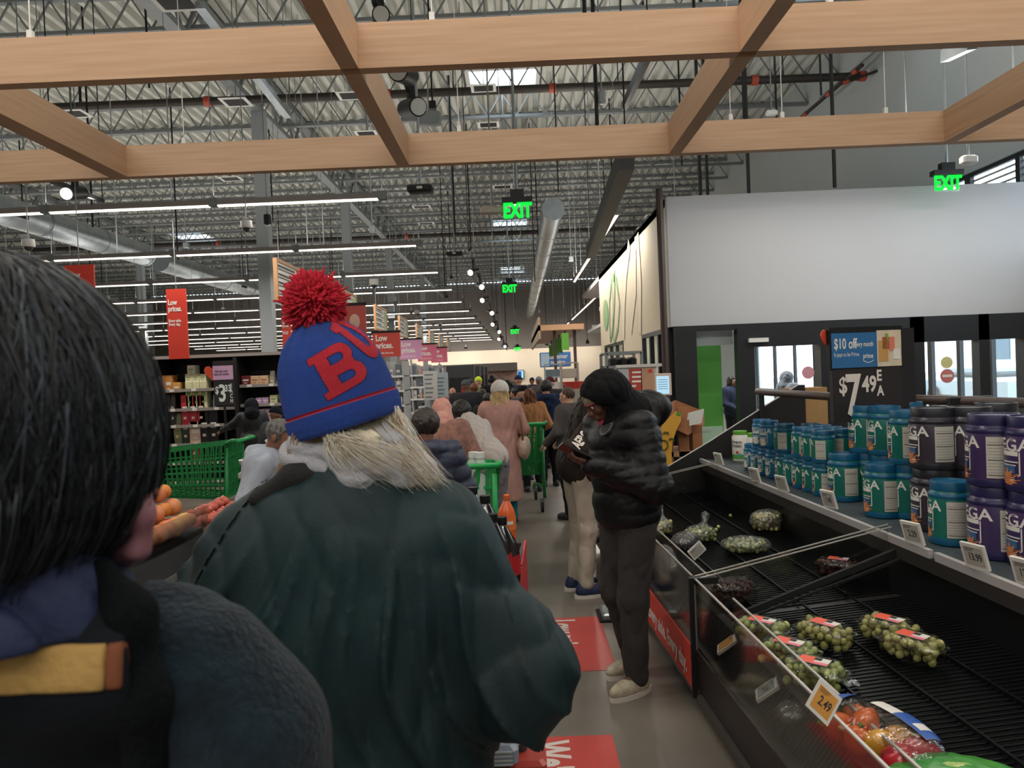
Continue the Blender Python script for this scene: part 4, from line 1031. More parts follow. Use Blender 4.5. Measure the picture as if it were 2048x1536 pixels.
def clamshell(px, py, rz, label, m=M_gg, seed=1, sc=1.0, sticker=True, n=52):
    o = thing('grape_clamshell', label, 'fruit pack', on_deck(px, py), rz, 'clear clamshells of grapes')
    a, c, h = .105 * sc, .062 * sc, .085 * sc
    b = MB(); rings = []
    for z, k in ((.002, .9), (.012, .95), (h * .62, 1.0), (h * .64, 1.08), (h * .68, 1.08), (h * .70, 1.0), (h * .93, .88), (h, .8)):
        pts = []
        for i in range(24):
            t = 2 * math.pi * i / 24; q = 4; cx = abs(math.cos(t)) ** (2 / q) * math.copysign(1, math.cos(t)); sx = abs(math.sin(t)) ** (2 / q) * math.copysign(1, math.sin(t))
            pts.append((a * k * cx + (0 if k <= 1 else 0), c * k * sx, z))
        rings.append(pts)
    vs = [p for r in rings for p in r]; fs = [(i * 24 + j, i * 24 + (j + 1) % 24, (i + 1) * 24 + (j + 1) % 24, (i + 1) * 24 + j) for i in range(7) for j in range(24)]
    fs.append(tuple(range(7 * 24, 8 * 24))); b.add(vs, fs)
    b.build('clamshell', M_clam, o, 35)
    bunch(o, n, a * .93, c * .93, h * .92, .0142 * sc ** .5, m, seed)
    if sticker:
        z = h + .001
        MB().box(-a * .42, a * .5, -c * .5, c * .42, z, z + .001).build('label', M_lab, o)
        MB().box(-a * .42, a * .05, -c * .5, c * .42, z + .001, z + .0015).build('label_block', M_coral, o)
        b = MB(); b.box(a * .05, a * .5, -c * .5, -c * .2, z + .001, z + .0015); b.build('label_block', M_pink, o)
        MB().box(a * .02, a * .24, c * .02, c * .36, z + .0012, z + .0018).build('label_block', M_ink, o)
    return o
for a in ((1524, 1283, -.75, 'green grape clamshell at the inner guard, farthest of the near ones', M_gg, 11), (1578, 1330, -.75, 'green grape clamshell at the inner guard, middle of three', M_gg, 12), (1628, 1372, -.7, 'green grape clamshell at the inner guard beside the 2.49 tag', M_gg, 13),
          (1650, 1290, -.95, 'green grape clamshell alone in the middle of the deck', M_gy, 14), (1778, 1282, -.95, 'green grape clamshell under the rear end of another on the right', M_gy, 15), (1825, 1318, -.95, 'green grape clamshell at the right of the deck, end pointing to the camera', M_gy, 16)):
    clamshell(*a[:4], m=a[4], seed=a[5], sc=1.08)
clamshell(1465, 1200, .1, 'red grape clamshell behind the clear divider, near the front', M_gr, 21, 1.15, False)
clamshell(1676, 1150, -.6, 'red grape clamshell with a coral label behind the divider, near the shelf', M_gr, 22, 1.0)
def bagfilm(o, a, c, h, seed, neck=0.0, tilt=0.0):
    def fn(X):
        d = s_eval(s_ell((0, 0, h * .5), (a, c, h * .56)), X)
        if neck: d = smin(d, s_eval(s_cone((a * .2, 0, h * .8), (a * .35, 0, h * .8 + neck), .022, .012), X), .04); d = smin(d, s_eval(s_cone((a * .35, 0, h * .8 + neck), (a * .5, .02, h * .8 + neck * 1.5), .008, .03), X), .02)
        return d + folds(X, 38, .0045, (1, 1, 1), seed)
    v, f = surf(fn, (-a - .06, -c - .06, -.02), (a + .08, c + .06, h + neck * 1.7 + .08), .007); v[:, 2] = np.maximum(v[:, 2], .001)
    npmesh('bag_film', v, f, M_film, o, True)
def grapebag(px, py, rz, label, m, seed, a=.115, c=.085, h=.1, neck=0.0, n=55):
    o = thing('grape_bag', label, 'fruit bag', on_deck(px, py), rz, 'loose plastic bags of grapes')
    bunch(o, n, a * .82, c * .82, h * .85, .014, m, seed); bagfilm(o, a, c, h, seed, neck); return o
grapebag(1400, 1083, .3, 'green grapes in a bag with a twisted standing neck', M_gg, 31, neck=.05)
grapebag(1372, 1098, .9, 'dark red grapes in a bag against the front guard', M_gd, 32, a=.12)
grapebag(1320, 1068, 1.0, 'pale grapes in a bag half hidden behind the puffer jacket', M_gy, 33, neck=.06)
grapebag(1492, 1103, -.15, 'green grapes in an open bag lying flat in the middle', M_gg, 34, a=.15, c=.095, h=.085, n=60)
grapebag(1534, 1060, -.1, 'yellow grapes in a shiny bag near the back panel', M_gy, 35, a=.115, c=.08, h=.13, n=70)
for k, (px, py) in enumerate(((1461, 1035), (1432, 1064), (1437, 1058), (1428, 1068))):
    q = on_deck(px, py); b = MB(); b.ball((0, 0, .012), .013, 10, 8, (1, 1.1, 1)); x = b.build('loose_grape', M_gg, None, True); x.location = q
    tag(x, ['single loose green grape alone on the black deck', 'loose green grape by the necked bag', 'loose green grape by the necked bag', 'loose green grape by the necked bag'][k], 'grape', 'loose grapes by the bag' if k else None)
# pepper bag, dip cup, salad bag
q = on_deck(1762, 1512); o = thing('pepper_bag', 'clear bag of orange, yellow and red peppers with a blue and white label', 'vegetable bag', q, -1.2); o.scale = (1.12, 1.15, 1.2)
def pepper(x, y, z, r, m, rz):
    def prof(t, a): return r * (1 + .1 * math.cos(3 * a)) * math.sin(math.pi * (t * .94 + .06)) ** .6 * (1 - .15 * t)
    vs = []; fs = []; n, mm = 18, 10
    for j in range(mm + 1):
        t = j / mm
        for i in range(n): a = 2 * math.pi * i / n; rr_ = prof(t, a) if 0 < j < mm else .002; vs.append((x + (t - .5) * 2.3 * r * math.cos(rz) - rr_ * math.cos(a) * math.sin(rz), y + (t - .5) * 2.3 * r * math.sin(rz) + rr_ * math.cos(a) * math.cos(rz), z + rr_ * math.sin(a)))
    for j in range(mm):
        for i in range(n): fs.append((j * n + i, j * n + (i + 1) % n, (j + 1) * n + (i + 1) % n, (j + 1) * n + i))
    b = MB(); b.add(vs, fs); pp = b.build('pepper', m, o, True)
    s_ = MB(); s_.tube([(x - 1.2 * r * math.cos(rz), y - 1.2 * r * math.sin(rz), z), (x - 1.5 * r * math.cos(rz), y - 1.5 * r * math.sin(rz), z + .01)], .006, 6); s_.build('stalk', mat('pepper_stalk', '#5c7a35', rough=.7), pp)
Mo_, My_, Mr_ = mat('pepper_orange', '#dd6a26', rough=.25, coat=.3), mat('pepper_yellow', '#e0a32e', rough=.25, coat=.3), mat('pepper_red', '#b32430', rough=.25, coat=.3)
for x, y, z, r, m, rz in ((-.1, .03, .045, .04, Mo_, .3), (-.1, -.04, .042, .038, Mo_, 1.2), (-.04, .0, .07, .036, Mo_, 2.0), (-.02, -.05, .04, .036, Mo_, .2), (.03, .04, .042, .038, My_, .5), (.03, -.03, .05, .038, My_, 1.4), (.1, .03, .045, .042, Mr_, .9), (.1, -.045, .045, .043, Mr_, 2.3)):
    pepper(x, y, z, r, m, rz)
def fn(X): return s_eval(s_ell((0, 0, .05), (.19, .1, .068)), X) + folds(X, 30, .003, (1, 1, 1), 3)
v, f = surf(fn, (-.24, -.14, -.03), (.24, .14, .14), .008); v[:, 2] = np.maximum(v[:, 2], .001)
npmesh('bag_film', v, f, clear('pepper_film', '#fbfbfb', refl=.12, rough=.08, bump=.6, bscale=25), o)
def patch(x0, x1, y0, y1, m, dz=.0, nm='label'):
    vs = []; n = 8
    for i in range(n + 1):
        for j in range(n + 1):
            x = x0 + (x1 - x0) * i / n; y = y0 + (y1 - y0) * j / n; q_ = max(0, 1 - (x / .19) ** 2 - (y / .1) ** 2); vs.append((x, y, .05 + .071 * math.sqrt(q_) + dz))
    b = MB(); b.add(vs, [(i * 9 + j, i * 9 + j + 1, (i + 1) * 9 + j + 1, (i + 1) * 9 + j) for i in range(8) for j in range(8)]); b.build(nm, m, o)
patch(-.03, .14, .0, .045, M_lab); patch(.04, .14, .0, .06, mat('label_royal', '#2c57a8', rough=.4), .0012); patch(-.16, -.1, -.06, .05, MC['label_royal'], .0006); patch(.09, .115, .01, .05, M_lab, .002)
q = on_deck(1706, 1492); o = thing('dip_cup', 'clear tub with a cream oval lid label and barcode beside the pepper bag', 'tub', q, -.9)
MB().lathe([(.036, 0), (.04, .004), (.05, .06)], n=24).build('cup', clear('cup_clear', '#f4f0e6', refl=.12, body=.15, bodycol='#cfa268'), o, 40)
MB().lathe([(.0001, .002), (.036, .004), (.044, .045), (0, .047)], n=24).build('dip', mat('dip_tan', '#b07f3c', rough=.6, var=.3, vscale=60), o, 40)
MB().lathe([(.052, .058), (.054, .066), (.05, .07), (0, .07)], n=24).build('lid', mat('lid_cream', '#e2c98f', rough=.5), o, 40)
b = MB()
for k in range(9): b.box(-.03 + k * .0065, -.03 + k * .0065 + (.002 + .002 * (k % 2)), -.02, .008, .0702, .0708)
b.build('barcode', M_ink, o)
q = on_deck(1950, 1606); o = thing('salad_bag', 'green printed salad bag at the bottom edge of the picture', 'salad bag', q, -.5)
def fn(X): return s_eval(s_ell((0, 0, .04), (.2, .13, .045)), X) + folds(X, 22, .006, (1, 1, 1), 5)
v, f = surf(fn, (-.26, -.19, -.03), (.26, .19, .12), .009); v[:, 2] = np.maximum(v[:, 2], .001)
npmesh('bag', v, f, mat('salad_green', '#2f7d3a', rough=.3, col2='#4f9a3f', vscale=9), o)
MB().ball((-.03, .02, .06), .05, 16, 8, (1.6, 1, .5)).build('clear_window', mat('slaw', '#c9d08a', rough=.5, col2='#7da04e', vscale=60), o, True)
q = on_deck(1702, 1372); b = MB(); rr = random.Random(4)
for k in range(7): b.bar((rr.uniform(-.03, .03), rr.uniform(-.02, .02), .004), (rr.uniform(-.03, .03), rr.uniform(-.02, .02), .012), .012, .002)
x = b.build('plastic_scrap', mat('scrap', '#9fa6a8', rough=.3)); x.location = q; tag(x, 'small torn scrap of plastic on the wire deck', 'scrap')
d = (P(1583, 1468, 1.0) - CAM); k_ = (K(0, .09, 0) - CAM).dot(CWv) / d.dot(CWv); q = CAM + d * k_; s_, _ = st_of(q); q = K(s_, .09, .37)
o = thing('crumpled_bag', 'crumpled clear plastic bag on the grille behind the guard', 'plastic bag', q)
def fn(X): return s_eval(s_ell((0, 0, .03), (.05, .06, .03)), X) + folds(X, 60, .008, (1, 1, 1), 8)
v, f = surf(fn, (-.1, -.1, -.03), (.1, .1, .1), .007); npmesh('film', v, f, M_film, o)
d = (P(1330, 1090, 1.0) - CAM); k_ = (K(0, .08, 0) - CAM).dot(CWv) / d.dot(CWv); q = CAM + d * k_; s_, _ = st_of(q); q = K(s_, .085, .45)
o = thing('crumpled_bag', 'crumpled clear bag stuffed behind the guard near the puffer jacket', 'plastic bag', q)
def fn(X): return s_eval(s_ell((0, 0, .03), (.06, .2, .09)), X) + folds(X, 40, .012, (1, 1, 1), 9)
v, f = surf(fn, (-.1, -.25, -.1), (.1, .25, .16), .012); npmesh('film', v, f, M_film, o)
# ================================================================ people
def cloth(name, col, var=.12, bump=.25, bscale=140, rough=.85, sheen=.0, **k): return mat('cloth_' + name, col, rough=rough, var=var, vscale=9, bump=bump, bscale=bscale, sheen=sheen, spec=.15, **k)
SKIN = {'brown': mat('skin_brown', '#7d5240', rough=.5, sss=.05), 'tan': mat('skin_tan', '#b98468', rough=.5, sss=.05), 'pale': mat('skin_pale', '#d0a08a', rough=.5, sss=.05), 'dark': mat('skin_dark', '#5a382b', rough=.45, sss=.03)}
M_eye = mat('eye_white', '#d9d4cc', rough=.2); M_iris = mat('iris', '#20150f', rough=.2); M_lip = mat('lip', '#8a4c42', rough=.5)
def hairm(name, a, b): return mat('hair_' + name, a, rough=.42, col2=b, vscale=60, stretch=(1, 1, .12), bump=.5, bscale=160, spec=.5)
H_blk = hairm('black', '#15120f', '#2b2622'); H_brn = hairm('brown', '#4a2c1c', '#6e4428'); H_bld = hairm('blonde', '#a98a5e', '#d8bd8c'); H_grey = hairm('greyish', '#3b3836', '#6b6663'); H_auburn = hairm('auburn', '#5c3420', '#85522f')


def V3(*a): return np.array(a, float)
def nrm(v): v = np.array(v, float); return v / (np.linalg.norm(v) or 1)


def hand_prims(w, d, n, side, curl=.5, sc=1.0, spread=1.0):
    """palm, four fingers, thumb; d along the forearm, n out of the palm, side = thumb side"""
    w = np.array(w, float); d = nrm(d); n = np.array(n, float); n = nrm(n - d * n.dot(d)); t = nrm(side - d * np.dot(side, d) - n * np.dot(side, n))
    R = np.stack([t, d, n], 1)
    pr = [('e', w + d * .048 * sc, np.array([.041, .052, .016]) * sc, R), s_cone(w - d * .02 * sc, w + d * .02 * sc, .026 * sc, .024 * sc)]
    for off, L, r in ((.029, .070, .0095), (.010, .078, .0098), (-.010, .072, .0094), (-.028, .057, .0085)):
        p = w + (d * .088 + t * off) * sc; a = curl * .45; dd = nrm(d + t * off * 2.2 * spread)
        for k in range(3):
            v = dd * math.cos(a) + n * math.sin(a); q = p + v * L * sc * (.44, .32, .26)[k]
            pr.append(s_cone(p, q, r * sc * (1 - .08 * k), r * sc * (.95 - .1 * k))); p = q; a += curl * .95
    p = w + (d * .022 + t * .03) * sc; a = .75; v = nrm(d * .75 + t * .75 + n * .3 * curl); q = p + v * .036 * sc; pr.append(s_cone(p, q, .0135 * sc, .0115 * sc))
    v2 = nrm(d * 1.0 + t * .25 + n * .75 * curl); pr.append(s_cone(q, q + v2 * .03 * sc, .0112 * sc, .009 * sc))
    return pr


def head_field(c, Rh, s, face=True, ears=True):
    """skull, jaw, brow, nose, lips, ears in the head frame (x right, y forward, z up)"""
    pr = [s_ell((0, -.012, .028), (.074, .093, .088)), s_ell((0, .018, -.045), (.056, .066, .068)), s_ell((0, .045, -.085), (.03, .032, .026)), s_ell((0, .05, 0), (.058, .04, .06))]
    if face:
        pr += [s_cone((0, .088, .008), (0, .108, -.028), .010, .0135), s_cone((-.012, .094, -.032), (.012, .094, -.032), .009, .009), s_cone((-.034, .078, .026), (.034, .078, .026), .0115, .0115),
               s_cone((-.018, .087, -.056), (.018, .087, -.056), .0075, .0075), s_cone((-.015, .086, -.067), (.015, .086, -.067), .008, .008), s_ell((-.038, .062, -.02), (.022, .022, .022)), s_ell((.038, .062, -.02), (.022, .022, .022))]
    base = union(pr, .018)
    er = [s_ell((sx * .078, -.008, -.005), (.010, .020, .030)) for sx in (-1, 1)] if ears else []
    def fn(X):
        q = ((X - c) @ Rh) / s; d = base(q)
        if face:
            for sx in (-.031, .031): d = np.maximum(d, -smin(s_eval(s_ell((sx, .102, .006), (.018, .022, .012)), q), d * 0 + 1, .001))
        for e in er: d = smin(d, s_eval(e, q), .008)
        return d * s
    return fn


def person(label, x, y, face, h=1.72, lean=0, nod=10, turn=0, skin='brown', arms=None, legs=None, top=None, bottom=None, shoes='#222224', hair=None, hat=None, res=.016, headres=.0055, wide=1.0, extra=None, hands=True, group=None, hp=None, z=0.0, curl=.5, face_on=True, name='person', palm=None):
    if hp:
        L_ = math.radians(lean); R0 = np.array(Matrix.Rotation(-L_, 3, 'X')); R1 = np.array((Matrix.Rotation(-L_ * .55, 3, 'X') @ Matrix.Rotation(math.radians(turn), 3, 'Z') @ Matrix.Rotation(-math.radians(nod), 3, 'X')))
        k0 = R0 @ (V3(0, -.005, 1.46) - V3(0, 0, .93)) + V3(0, 0, .93) + R1 @ V3(0, .02, .145)
        w0 = P(hp[0], hp[1], hp[2]); h = 1.72 * w0.z / k0[2]; k0 = k0 * h / 1.72; fa_ = math.radians(face)
        x = w0.x - (k0[0] * math.cos(fa_) - k0[1] * math.sin(fa_)); y = w0.y - (k0[0] * math.sin(fa_) + k0[1] * math.cos(fa_))
        if label.startswith('person in a black puffer'): global PMH; PMH = (x, y, h)
    s = h / 1.72; root = thing(name, label, 'person', (x, y, z), math.radians(face), group)
    L = math.radians(lean); hip = V3(0, 0, .93 * s); RL = np.array(Matrix.Rotation(-L, 3, 'X'))
    up = lambda p: RL @ (np.array(p, float) * s - hip) + hip
    unl = lambda X: (X - hip) @ RL + hip
    shl, shr = up((-.175 * wide, 0, 1.42)), up((.175 * wide, 0, 1.42))
    nk = up((0, -.005, 1.46)); Rh = np.array((Matrix.Rotation(-L * .55, 3, 'X') @ Matrix.Rotation(math.radians(turn), 3, 'Z') @ Matrix.Rotation(-math.radians(nod), 3, 'X')))
    hc = nk + Rh @ V3(0, .02, .145) * s
    A = arms or (((-.25, -.04, 1.14), (-.24, .1, .93)), ((.25, -.04, 1.14), (.24, .1, .93)))
    A = [(sh, V3(*a) * s, V3(*b) * s) for sh, (a, b) in zip((shl, shr), A)]
    G = legs or (((-.095, .02, .5), (-.105, -.02, .09)), ((.095, .02, .5), (.105, -.02, .09)))
    G = [(V3(sx * .088, 0, .9) * s, V3(*a) * s, V3(*b) * s) for sx, (a, b) in zip((-1, 1), G)]
    msk = SKIN[skin]
    trunk = [lambda X: union([s_ell(V3(0, 0, .98) * s, V3(.15 * wide, .11, .13) * s), s_ell(V3(0, 0, 1.14) * s, V3(.135 * wide, .10, .17) * s), s_ell(V3(0, 0, 1.32) * s, V3(.155 * wide, .105, .15) * s), s_cone(V3(-.15 * wide, 0, 1.42) * s, V3(.15 * wide, 0, 1.42) * s, .055 * s, .055 * s)], .05)(unl(X))]
    body = list(trunk)
    for sh, e, w in A: body += [s_cone(sh, e, .046 * s, .036 * s), s_cone(e, w, .036 * s, .025 * s)]
    for hp_, k, a in G: body += [s_cone(hp_, k, .078 * s, .05 * s), s_cone(k, a, .048 * s, .033 * s), s_cone(a, a + V3(0, .12, -.035) * s, .033 * s, .025 * s)]
    body += [s_cone(nk - V3(0, 0, .03), hc - Rh @ V3(0, .02, .05) * s, .055 * s, .05 * s)]
    allp = np.array([p for t in A + G for p in t] + [hc, nk]); lo = allp.min(0) - .2 * s; hi = allp.max(0) + .2 * s; lo[2] = max(lo[2], -.02)
    parts = [surf(union(body, .03), lo, hi, max(res, .018))]
    hf = head_field(hc, Rh, s, face_on)
    nkf = lambda X: smin(hf(X), s_eval(s_cone(nk - V3(0, 0, .02), hc - Rh @ V3(0, .025, .06) * s, .054 * s, .05 * s), X), .02)
    parts.append(surf(nkf, hc - .17 * s, hc + .17 * s, headres))
    if hands:
        for (sh, e, w), sx in zip(A, (1, -1)):
            d = nrm(w - e); n_ = nrm(V3(0, .0, -1) + V3(sx * .5, 0, 0)) if abs(d[2]) < .7 else V3(sx, 0, 0)
            n_ = V3(*palm) if (palm and sx == 1) else n_; hp = hand_prims(w, d, n_, V3(sx, 0, 0) if abs(d[2]) < .7 else V3(0, 1, 0), curl, s); parts.append(surf(union(hp, .008), w - .17, w + .17, .0055))
    v, f = join(*parts); ob = npmesh('body', v, f, msk, root)
    if face_on:
        b = MB()
        for sx in (-.031, .031): b.ball(hc + Rh @ V3(sx, .078, .006) * s, .0125 * s, 10, 8)
        b.build('eyes', M_eye, root, True)
        b = MB()
        for sx in (-.031, .031): b.ball(hc + Rh @ V3(sx, .0865, .005) * s, .0058 * s, 8, 6)
        b.build('iris', M_iris, root, True)
    # trousers
    if bottom:
        bc, br = bottom if isinstance(bottom, tuple) else (bottom, 1.0)
        pr = [lambda X: s_eval(s_ell(V3(0, -.005, .97) * s, V3(.175 * wide, .14, .14) * s), unl(X) if lean > 15 else X)]
        for hp_, k, a in G: pr += [s_cone(hp_, k, .098 * s * br, .072 * s * br), s_cone(k, a + V3(0, 0, .01), .07 * s * br, .058 * s * br)]
        u = union(pr, .04); zc_ = G[0][2][2] - .02
        fn = lambda X: np.maximum(u(X) + folds(X, 24 / s, .010, (1, 1, .6), 2), zc_ * 1.0 - X[:, 2] - .02)
        lo2 = allp.min(0) - .2 * s; hi2 = allp.max(0) + .2 * s; lo2[2] = 0; hi2[2] = 1.15 * s
        v, f = surf(fn, lo2, hi2, res * .8); npmesh('trousers', v, f, bc, root)
    if shoes:
        ms = mat('shoe' + shoes, shoes, rough=.6, var=.22, vscale=26, bump=.5, bscale=60); mso = mat('sole_light', '#cfc8bd', rough=.7) if shoes not in ('#222224',) else M_blackm
        for hp_, k, a in G:
            dirf = nrm(V3((a[0] - hp_[0]) * .5, .12, 0)); c = V3(a[0], a[1], 0)
            def fn(X, c=c, dirf=dirf):
                R = np.stack([V3(dirf[1], -dirf[0], 0), dirf, V3(0, 0, 1)], 1); q = (X - c) @ R / s
                d = union([s_ell((0, .055, .045), (.047, .135, .05)), s_ell((0, -.02, .065), (.042, .055, .06))], .03)(q)
                return np.maximum(d * s, .022 * s - X[:, 2])
            v, f = surf(fn, c - V3(.22, .22, 0), c + V3(.22, .25, .2), .008); sh_ = npmesh('shoe', v, f, ms, root)
            R = np.stack([V3(dirf[1], -dirf[0], 0), dirf, V3(0, 0, 1)], 1); b = MB()
            ring = [(math.cos(t) * .049, .045 + math.sin(t) * .142) for t in [i * math.pi / 10 for i in range(20)]]
            b.prism(ring, lambda p, q: Vector(c + R @ V3(p, q, .0) * s), lambda p, q: Vector(c + R @ V3(p, q, .026) * s)); b.build('sole', mso, sh_)
    # top
    if top:
        kd = top.get('kind', 'jacket'); th = top.get('t', .035); hem = top.get('hem', .86) * s; m = top['m']; ar = top.get('arm', .062)
        tw = top.get('w', 1.0) * wide
        tor = lambda X: union([s_ell(V3(0, 0, .98) * s, V3(.155 * tw + th, .115 + th, .16) * s), s_ell(V3(0, 0, 1.14) * s, V3(.145 * tw + th, .108 + th, .2) * s), s_ell(V3(0, -.01, 1.31) * s, V3(.16 * tw + th, .115 + th, .17) * s), s_cone(V3(-.155 * wide, -.005, 1.405) * s, V3(.155 * wide, -.005, 1.405) * s, (.05 + th) * s, (.05 + th) * s), s_cone(V3(0, -.015, 1.44) * s, V3(0, -.005, 1.485) * s, .075 * s, .06 * s)], .06)(unl(X))
        pr = [tor]
        puff = kd == 'puffer'
        for sh, e, w in A:
            def armf(X, sh=sh, e=e, w=w):
                d = smin(s_eval(s_cone(sh, e, (ar + .016) * s, ar * s), X), s_eval(s_cone(e, e + (w - e) * .97, ar * s, ar * .72 * s), X), .03)
                if puff:
                    t1 = ((X - sh) @ nrm(e - sh)); t2 = ((X - e) @ nrm(w - e)); tt = np.where(((X - e) @ nrm(e - sh)) < 0, t1, np.linalg.norm(e - sh) + t2)
                    d = d - .010 * np.abs(np.sin(tt * math.pi / (.105 * s))) ** .5 + .005 + folds(X, 40, .004, (1, 1, 1), 3)
                return d
            pr.append(armf)
        if kd == 'coat':
            pr.append(s_cone(V3(0, -.01, 1.0) * s, V3(0, -.01, max(hem / s, .3)) * s, (.15 * wide + th) * s, (.19 * wide + th) * s))
        if top.get('hood') == 'down': pr.append(lambda X: union([s_ell(V3(0, -.10, 1.455) * s, V3(.115, .075, .055) * s), s_ell(V3(0, -.06, 1.49) * s, V3(.095, .08, .035) * s)], .04)(unl(X)))
        u = union(pr, .035)
        fa = top.get('fold', .012)
        def fn(X):
            d = u(X); q = unl(X)
            if puff: d = d - .011 * np.abs(np.sin((q[:, 2] - .05 + .006 * np.sin(q[:, 0] * 16)) * math.pi / (.115 * s))) ** .5 + .004 + folds(X, 45, .003, (1, 1, 1.5), 1)
            else: d = d + folds(X, 17 / s, fa, (1.2, 1.2, .4), int(x * 10) % 7)
            hz_ = (q[:, 2] if kd != 'coat' else X[:, 2])
            d = np.maximum(d, hem - hz_)
            for sh, e, w in A: d = np.maximum(d, -(np.linalg.norm(X - (w + nrm(w - e) * .03), axis=1) - .045 * s)) if False else d
            # open neck and sleeve ends
            return np.maximum(d, q[:, 2] - 1.52 * s)
        lo3 = lo - .1; hi3 = hi + .1; lo3[2] = max(hem - .05, 0) if lean < 20 else .5
        v, f = surf(fn, lo3, hi3, res * (.75 if not puff else .7)); npmesh(top.get('name', kd), v, f, m, root)
    # hair
    if hair:
        kd, hm = hair
        def hf2(X):
            q = ((X - hc) @ Rh) / s; ang = np.arctan2(q[:, 0], -q[:, 1])
            d = s_eval(s_ell((0, -.016, .035), (.087, .104, .098)), q)
            if kd == 'short': keep = np.maximum(q[:, 1] - (.02 + np.maximum(q[:, 2] - .03, 0) * 1.1), -.075 - q[:, 2] + np.maximum(q[:, 1] + .02, 0))
            elif kd == 'crop': d = d + .008; keep = np.maximum(q[:, 1] - (.01 + np.maximum(q[:, 2] - .03, 0) * 1.1), -.06 - q[:, 2] + np.maximum(q[:, 1] + .02, 0))
            elif kd == 'long':
                d = smin(d, s_eval(s_ell((0, -.055, -.12), (.115, .062, .22)), q), .06); d = smin(d, s_eval(s_ell((0, -.06, -.25), (.125, .05, .13)), q), .05)
                keep = q[:, 1] - (.025 + np.maximum(q[:, 2] - .03, 0) * 1.1) - (q[:, 2] < -.12) * -.03
            elif kd == 'afro': d = s_eval(s_ell((0, -.015, .04), (.1, .11, .105)), q); keep = np.maximum(q[:, 1] - (.03 + np.maximum(q[:, 2] - .03, 0) * 1.1), -.08 - q[:, 2] + np.maximum(q[:, 1] + .02, 0))
            elif kd == 'rows':
                keep = np.maximum(q[:, 1] - (.035 + np.maximum(q[:, 2] - .05, 0) * 1.1), -.07 - q[:, 2] + np.maximum(q[:, 1] + .02, 0)); d = d + .008 - .006 * np.abs(np.sin(np.arctan2(q[:, 0], q[:, 2] + .0) * 7))
            elif kd == 'bun':
                d = smin(d, s_eval(s_ell((0, -.1, .1), (.045, .05, .045)), q), .02); keep = np.maximum(q[:, 1] - (.02 + np.maximum(q[:, 2] - .03, 0) * 1.1), -.06 - q[:, 2] + np.maximum(q[:, 1] + .02, 0))
            g = .003 * np.sin(ang * 34 + 6 * np.sin(q[:, 2] * 30)) + .003 * np.sin(ang * 13 + 2)
            if kd == 'long': g = g * 2.2 + .006 * np.sin(q[:, 2] * 42 + 5 * ang)
            if kd in ('afro',): g = folds(q, 70, .008, (1, 1, 1), 3)
            return np.maximum(d + g, keep) * s
        v, f = surf(hf2, hc - (V3(.2, .2, .5) if kd == 'long' else V3(.2, .2, .2)) * s, hc + .22 * s, .0065); npmesh('hair', v, f, hm, root)
    if hat:
        kd, hm = hat
        def ht(X):
            q = ((X - hc) @ Rh) / s
            if kd == 'beanie':
                d = s_eval(s_ell((0, -.012, .045), (.093, .11, .115)), q) + .0025 * np.sin(np.arctan2(q[:, 0], q[:, 1]) * 40); return np.maximum(d, .035 - q[:, 2] - q[:, 1] * .15) * s
            if kd == 'fluffy':
                d = s_eval(s_ell((0, -.012, .05), (.112, .125, .12)), q) + folds(q, 110, .006, (1, 1, 1), 2); return np.maximum(d, .01 - q[:, 2] - q[:, 1] * .1) * s
            if kd == 'hijab':
                d = union([s_ell((0, -.012, .03), (.096, .115, .11)), s_ell((0, -.035, -.1), (.11, .1, .09)), s_cone((0, -.03, -.08), (0, -.02, -.17), .09, .13)], .05)(q) + folds(q, 40, .008, (1, 1, .8), 1)
                return np.maximum(d, -(s_eval(s_ell((0, .12, -.01), (.062, .09, .085)), q))) * s
            if kd == 'hood':
                d = union([s_ell((0, -.03, .03), (.118, .135, .125)), s_cone((0, -.06, -.02), (0, -.09, -.16), .1, .13), s_cone((0, .0, -.14), (0, -.03, -.2), .105, .13)], .05)(q) + folds(q, 26, .008, (1, 1, .7), 1)
                d = np.maximum(d, -s_eval(s_cone((0, .055, -.012), (0, .4, -.03), .086, .16), q)); return d * s
            if kd == 'cap':
                d = s_eval(s_ell((0, -.012, .045), (.09, .108, .1)), q); d = np.maximum(d, .04 - q[:, 2]); br = np.maximum(s_eval(s_ell((0, .11, .045), (.07, .09, .012)), q), -q[:, 1] + .05); return smin(d, br, .01) * s
        v, f = surf(ht, hc - .3 * s, hc + .25 * s, .0065); npmesh({'hood': 'hood', 'hijab': 'headscarf', 'cap': 'cap'}.get(kd, 'hat'), v, f, hm, root)
    if extra: extra(root, dict(s=s, hc=hc, Rh=Rh, A=A, G=G, up=up, nk=nk, unl=unl))
    return root


def at(px, py, h0, Y): q = P(px, py, Y); return q.x, Y
push = lambda wz=1.02, y1=.32, w=.2: (((-.27, .02, 1.16), (-w, y1, wz)), ((.27, .02, 1.16), (w, y1, wz)))

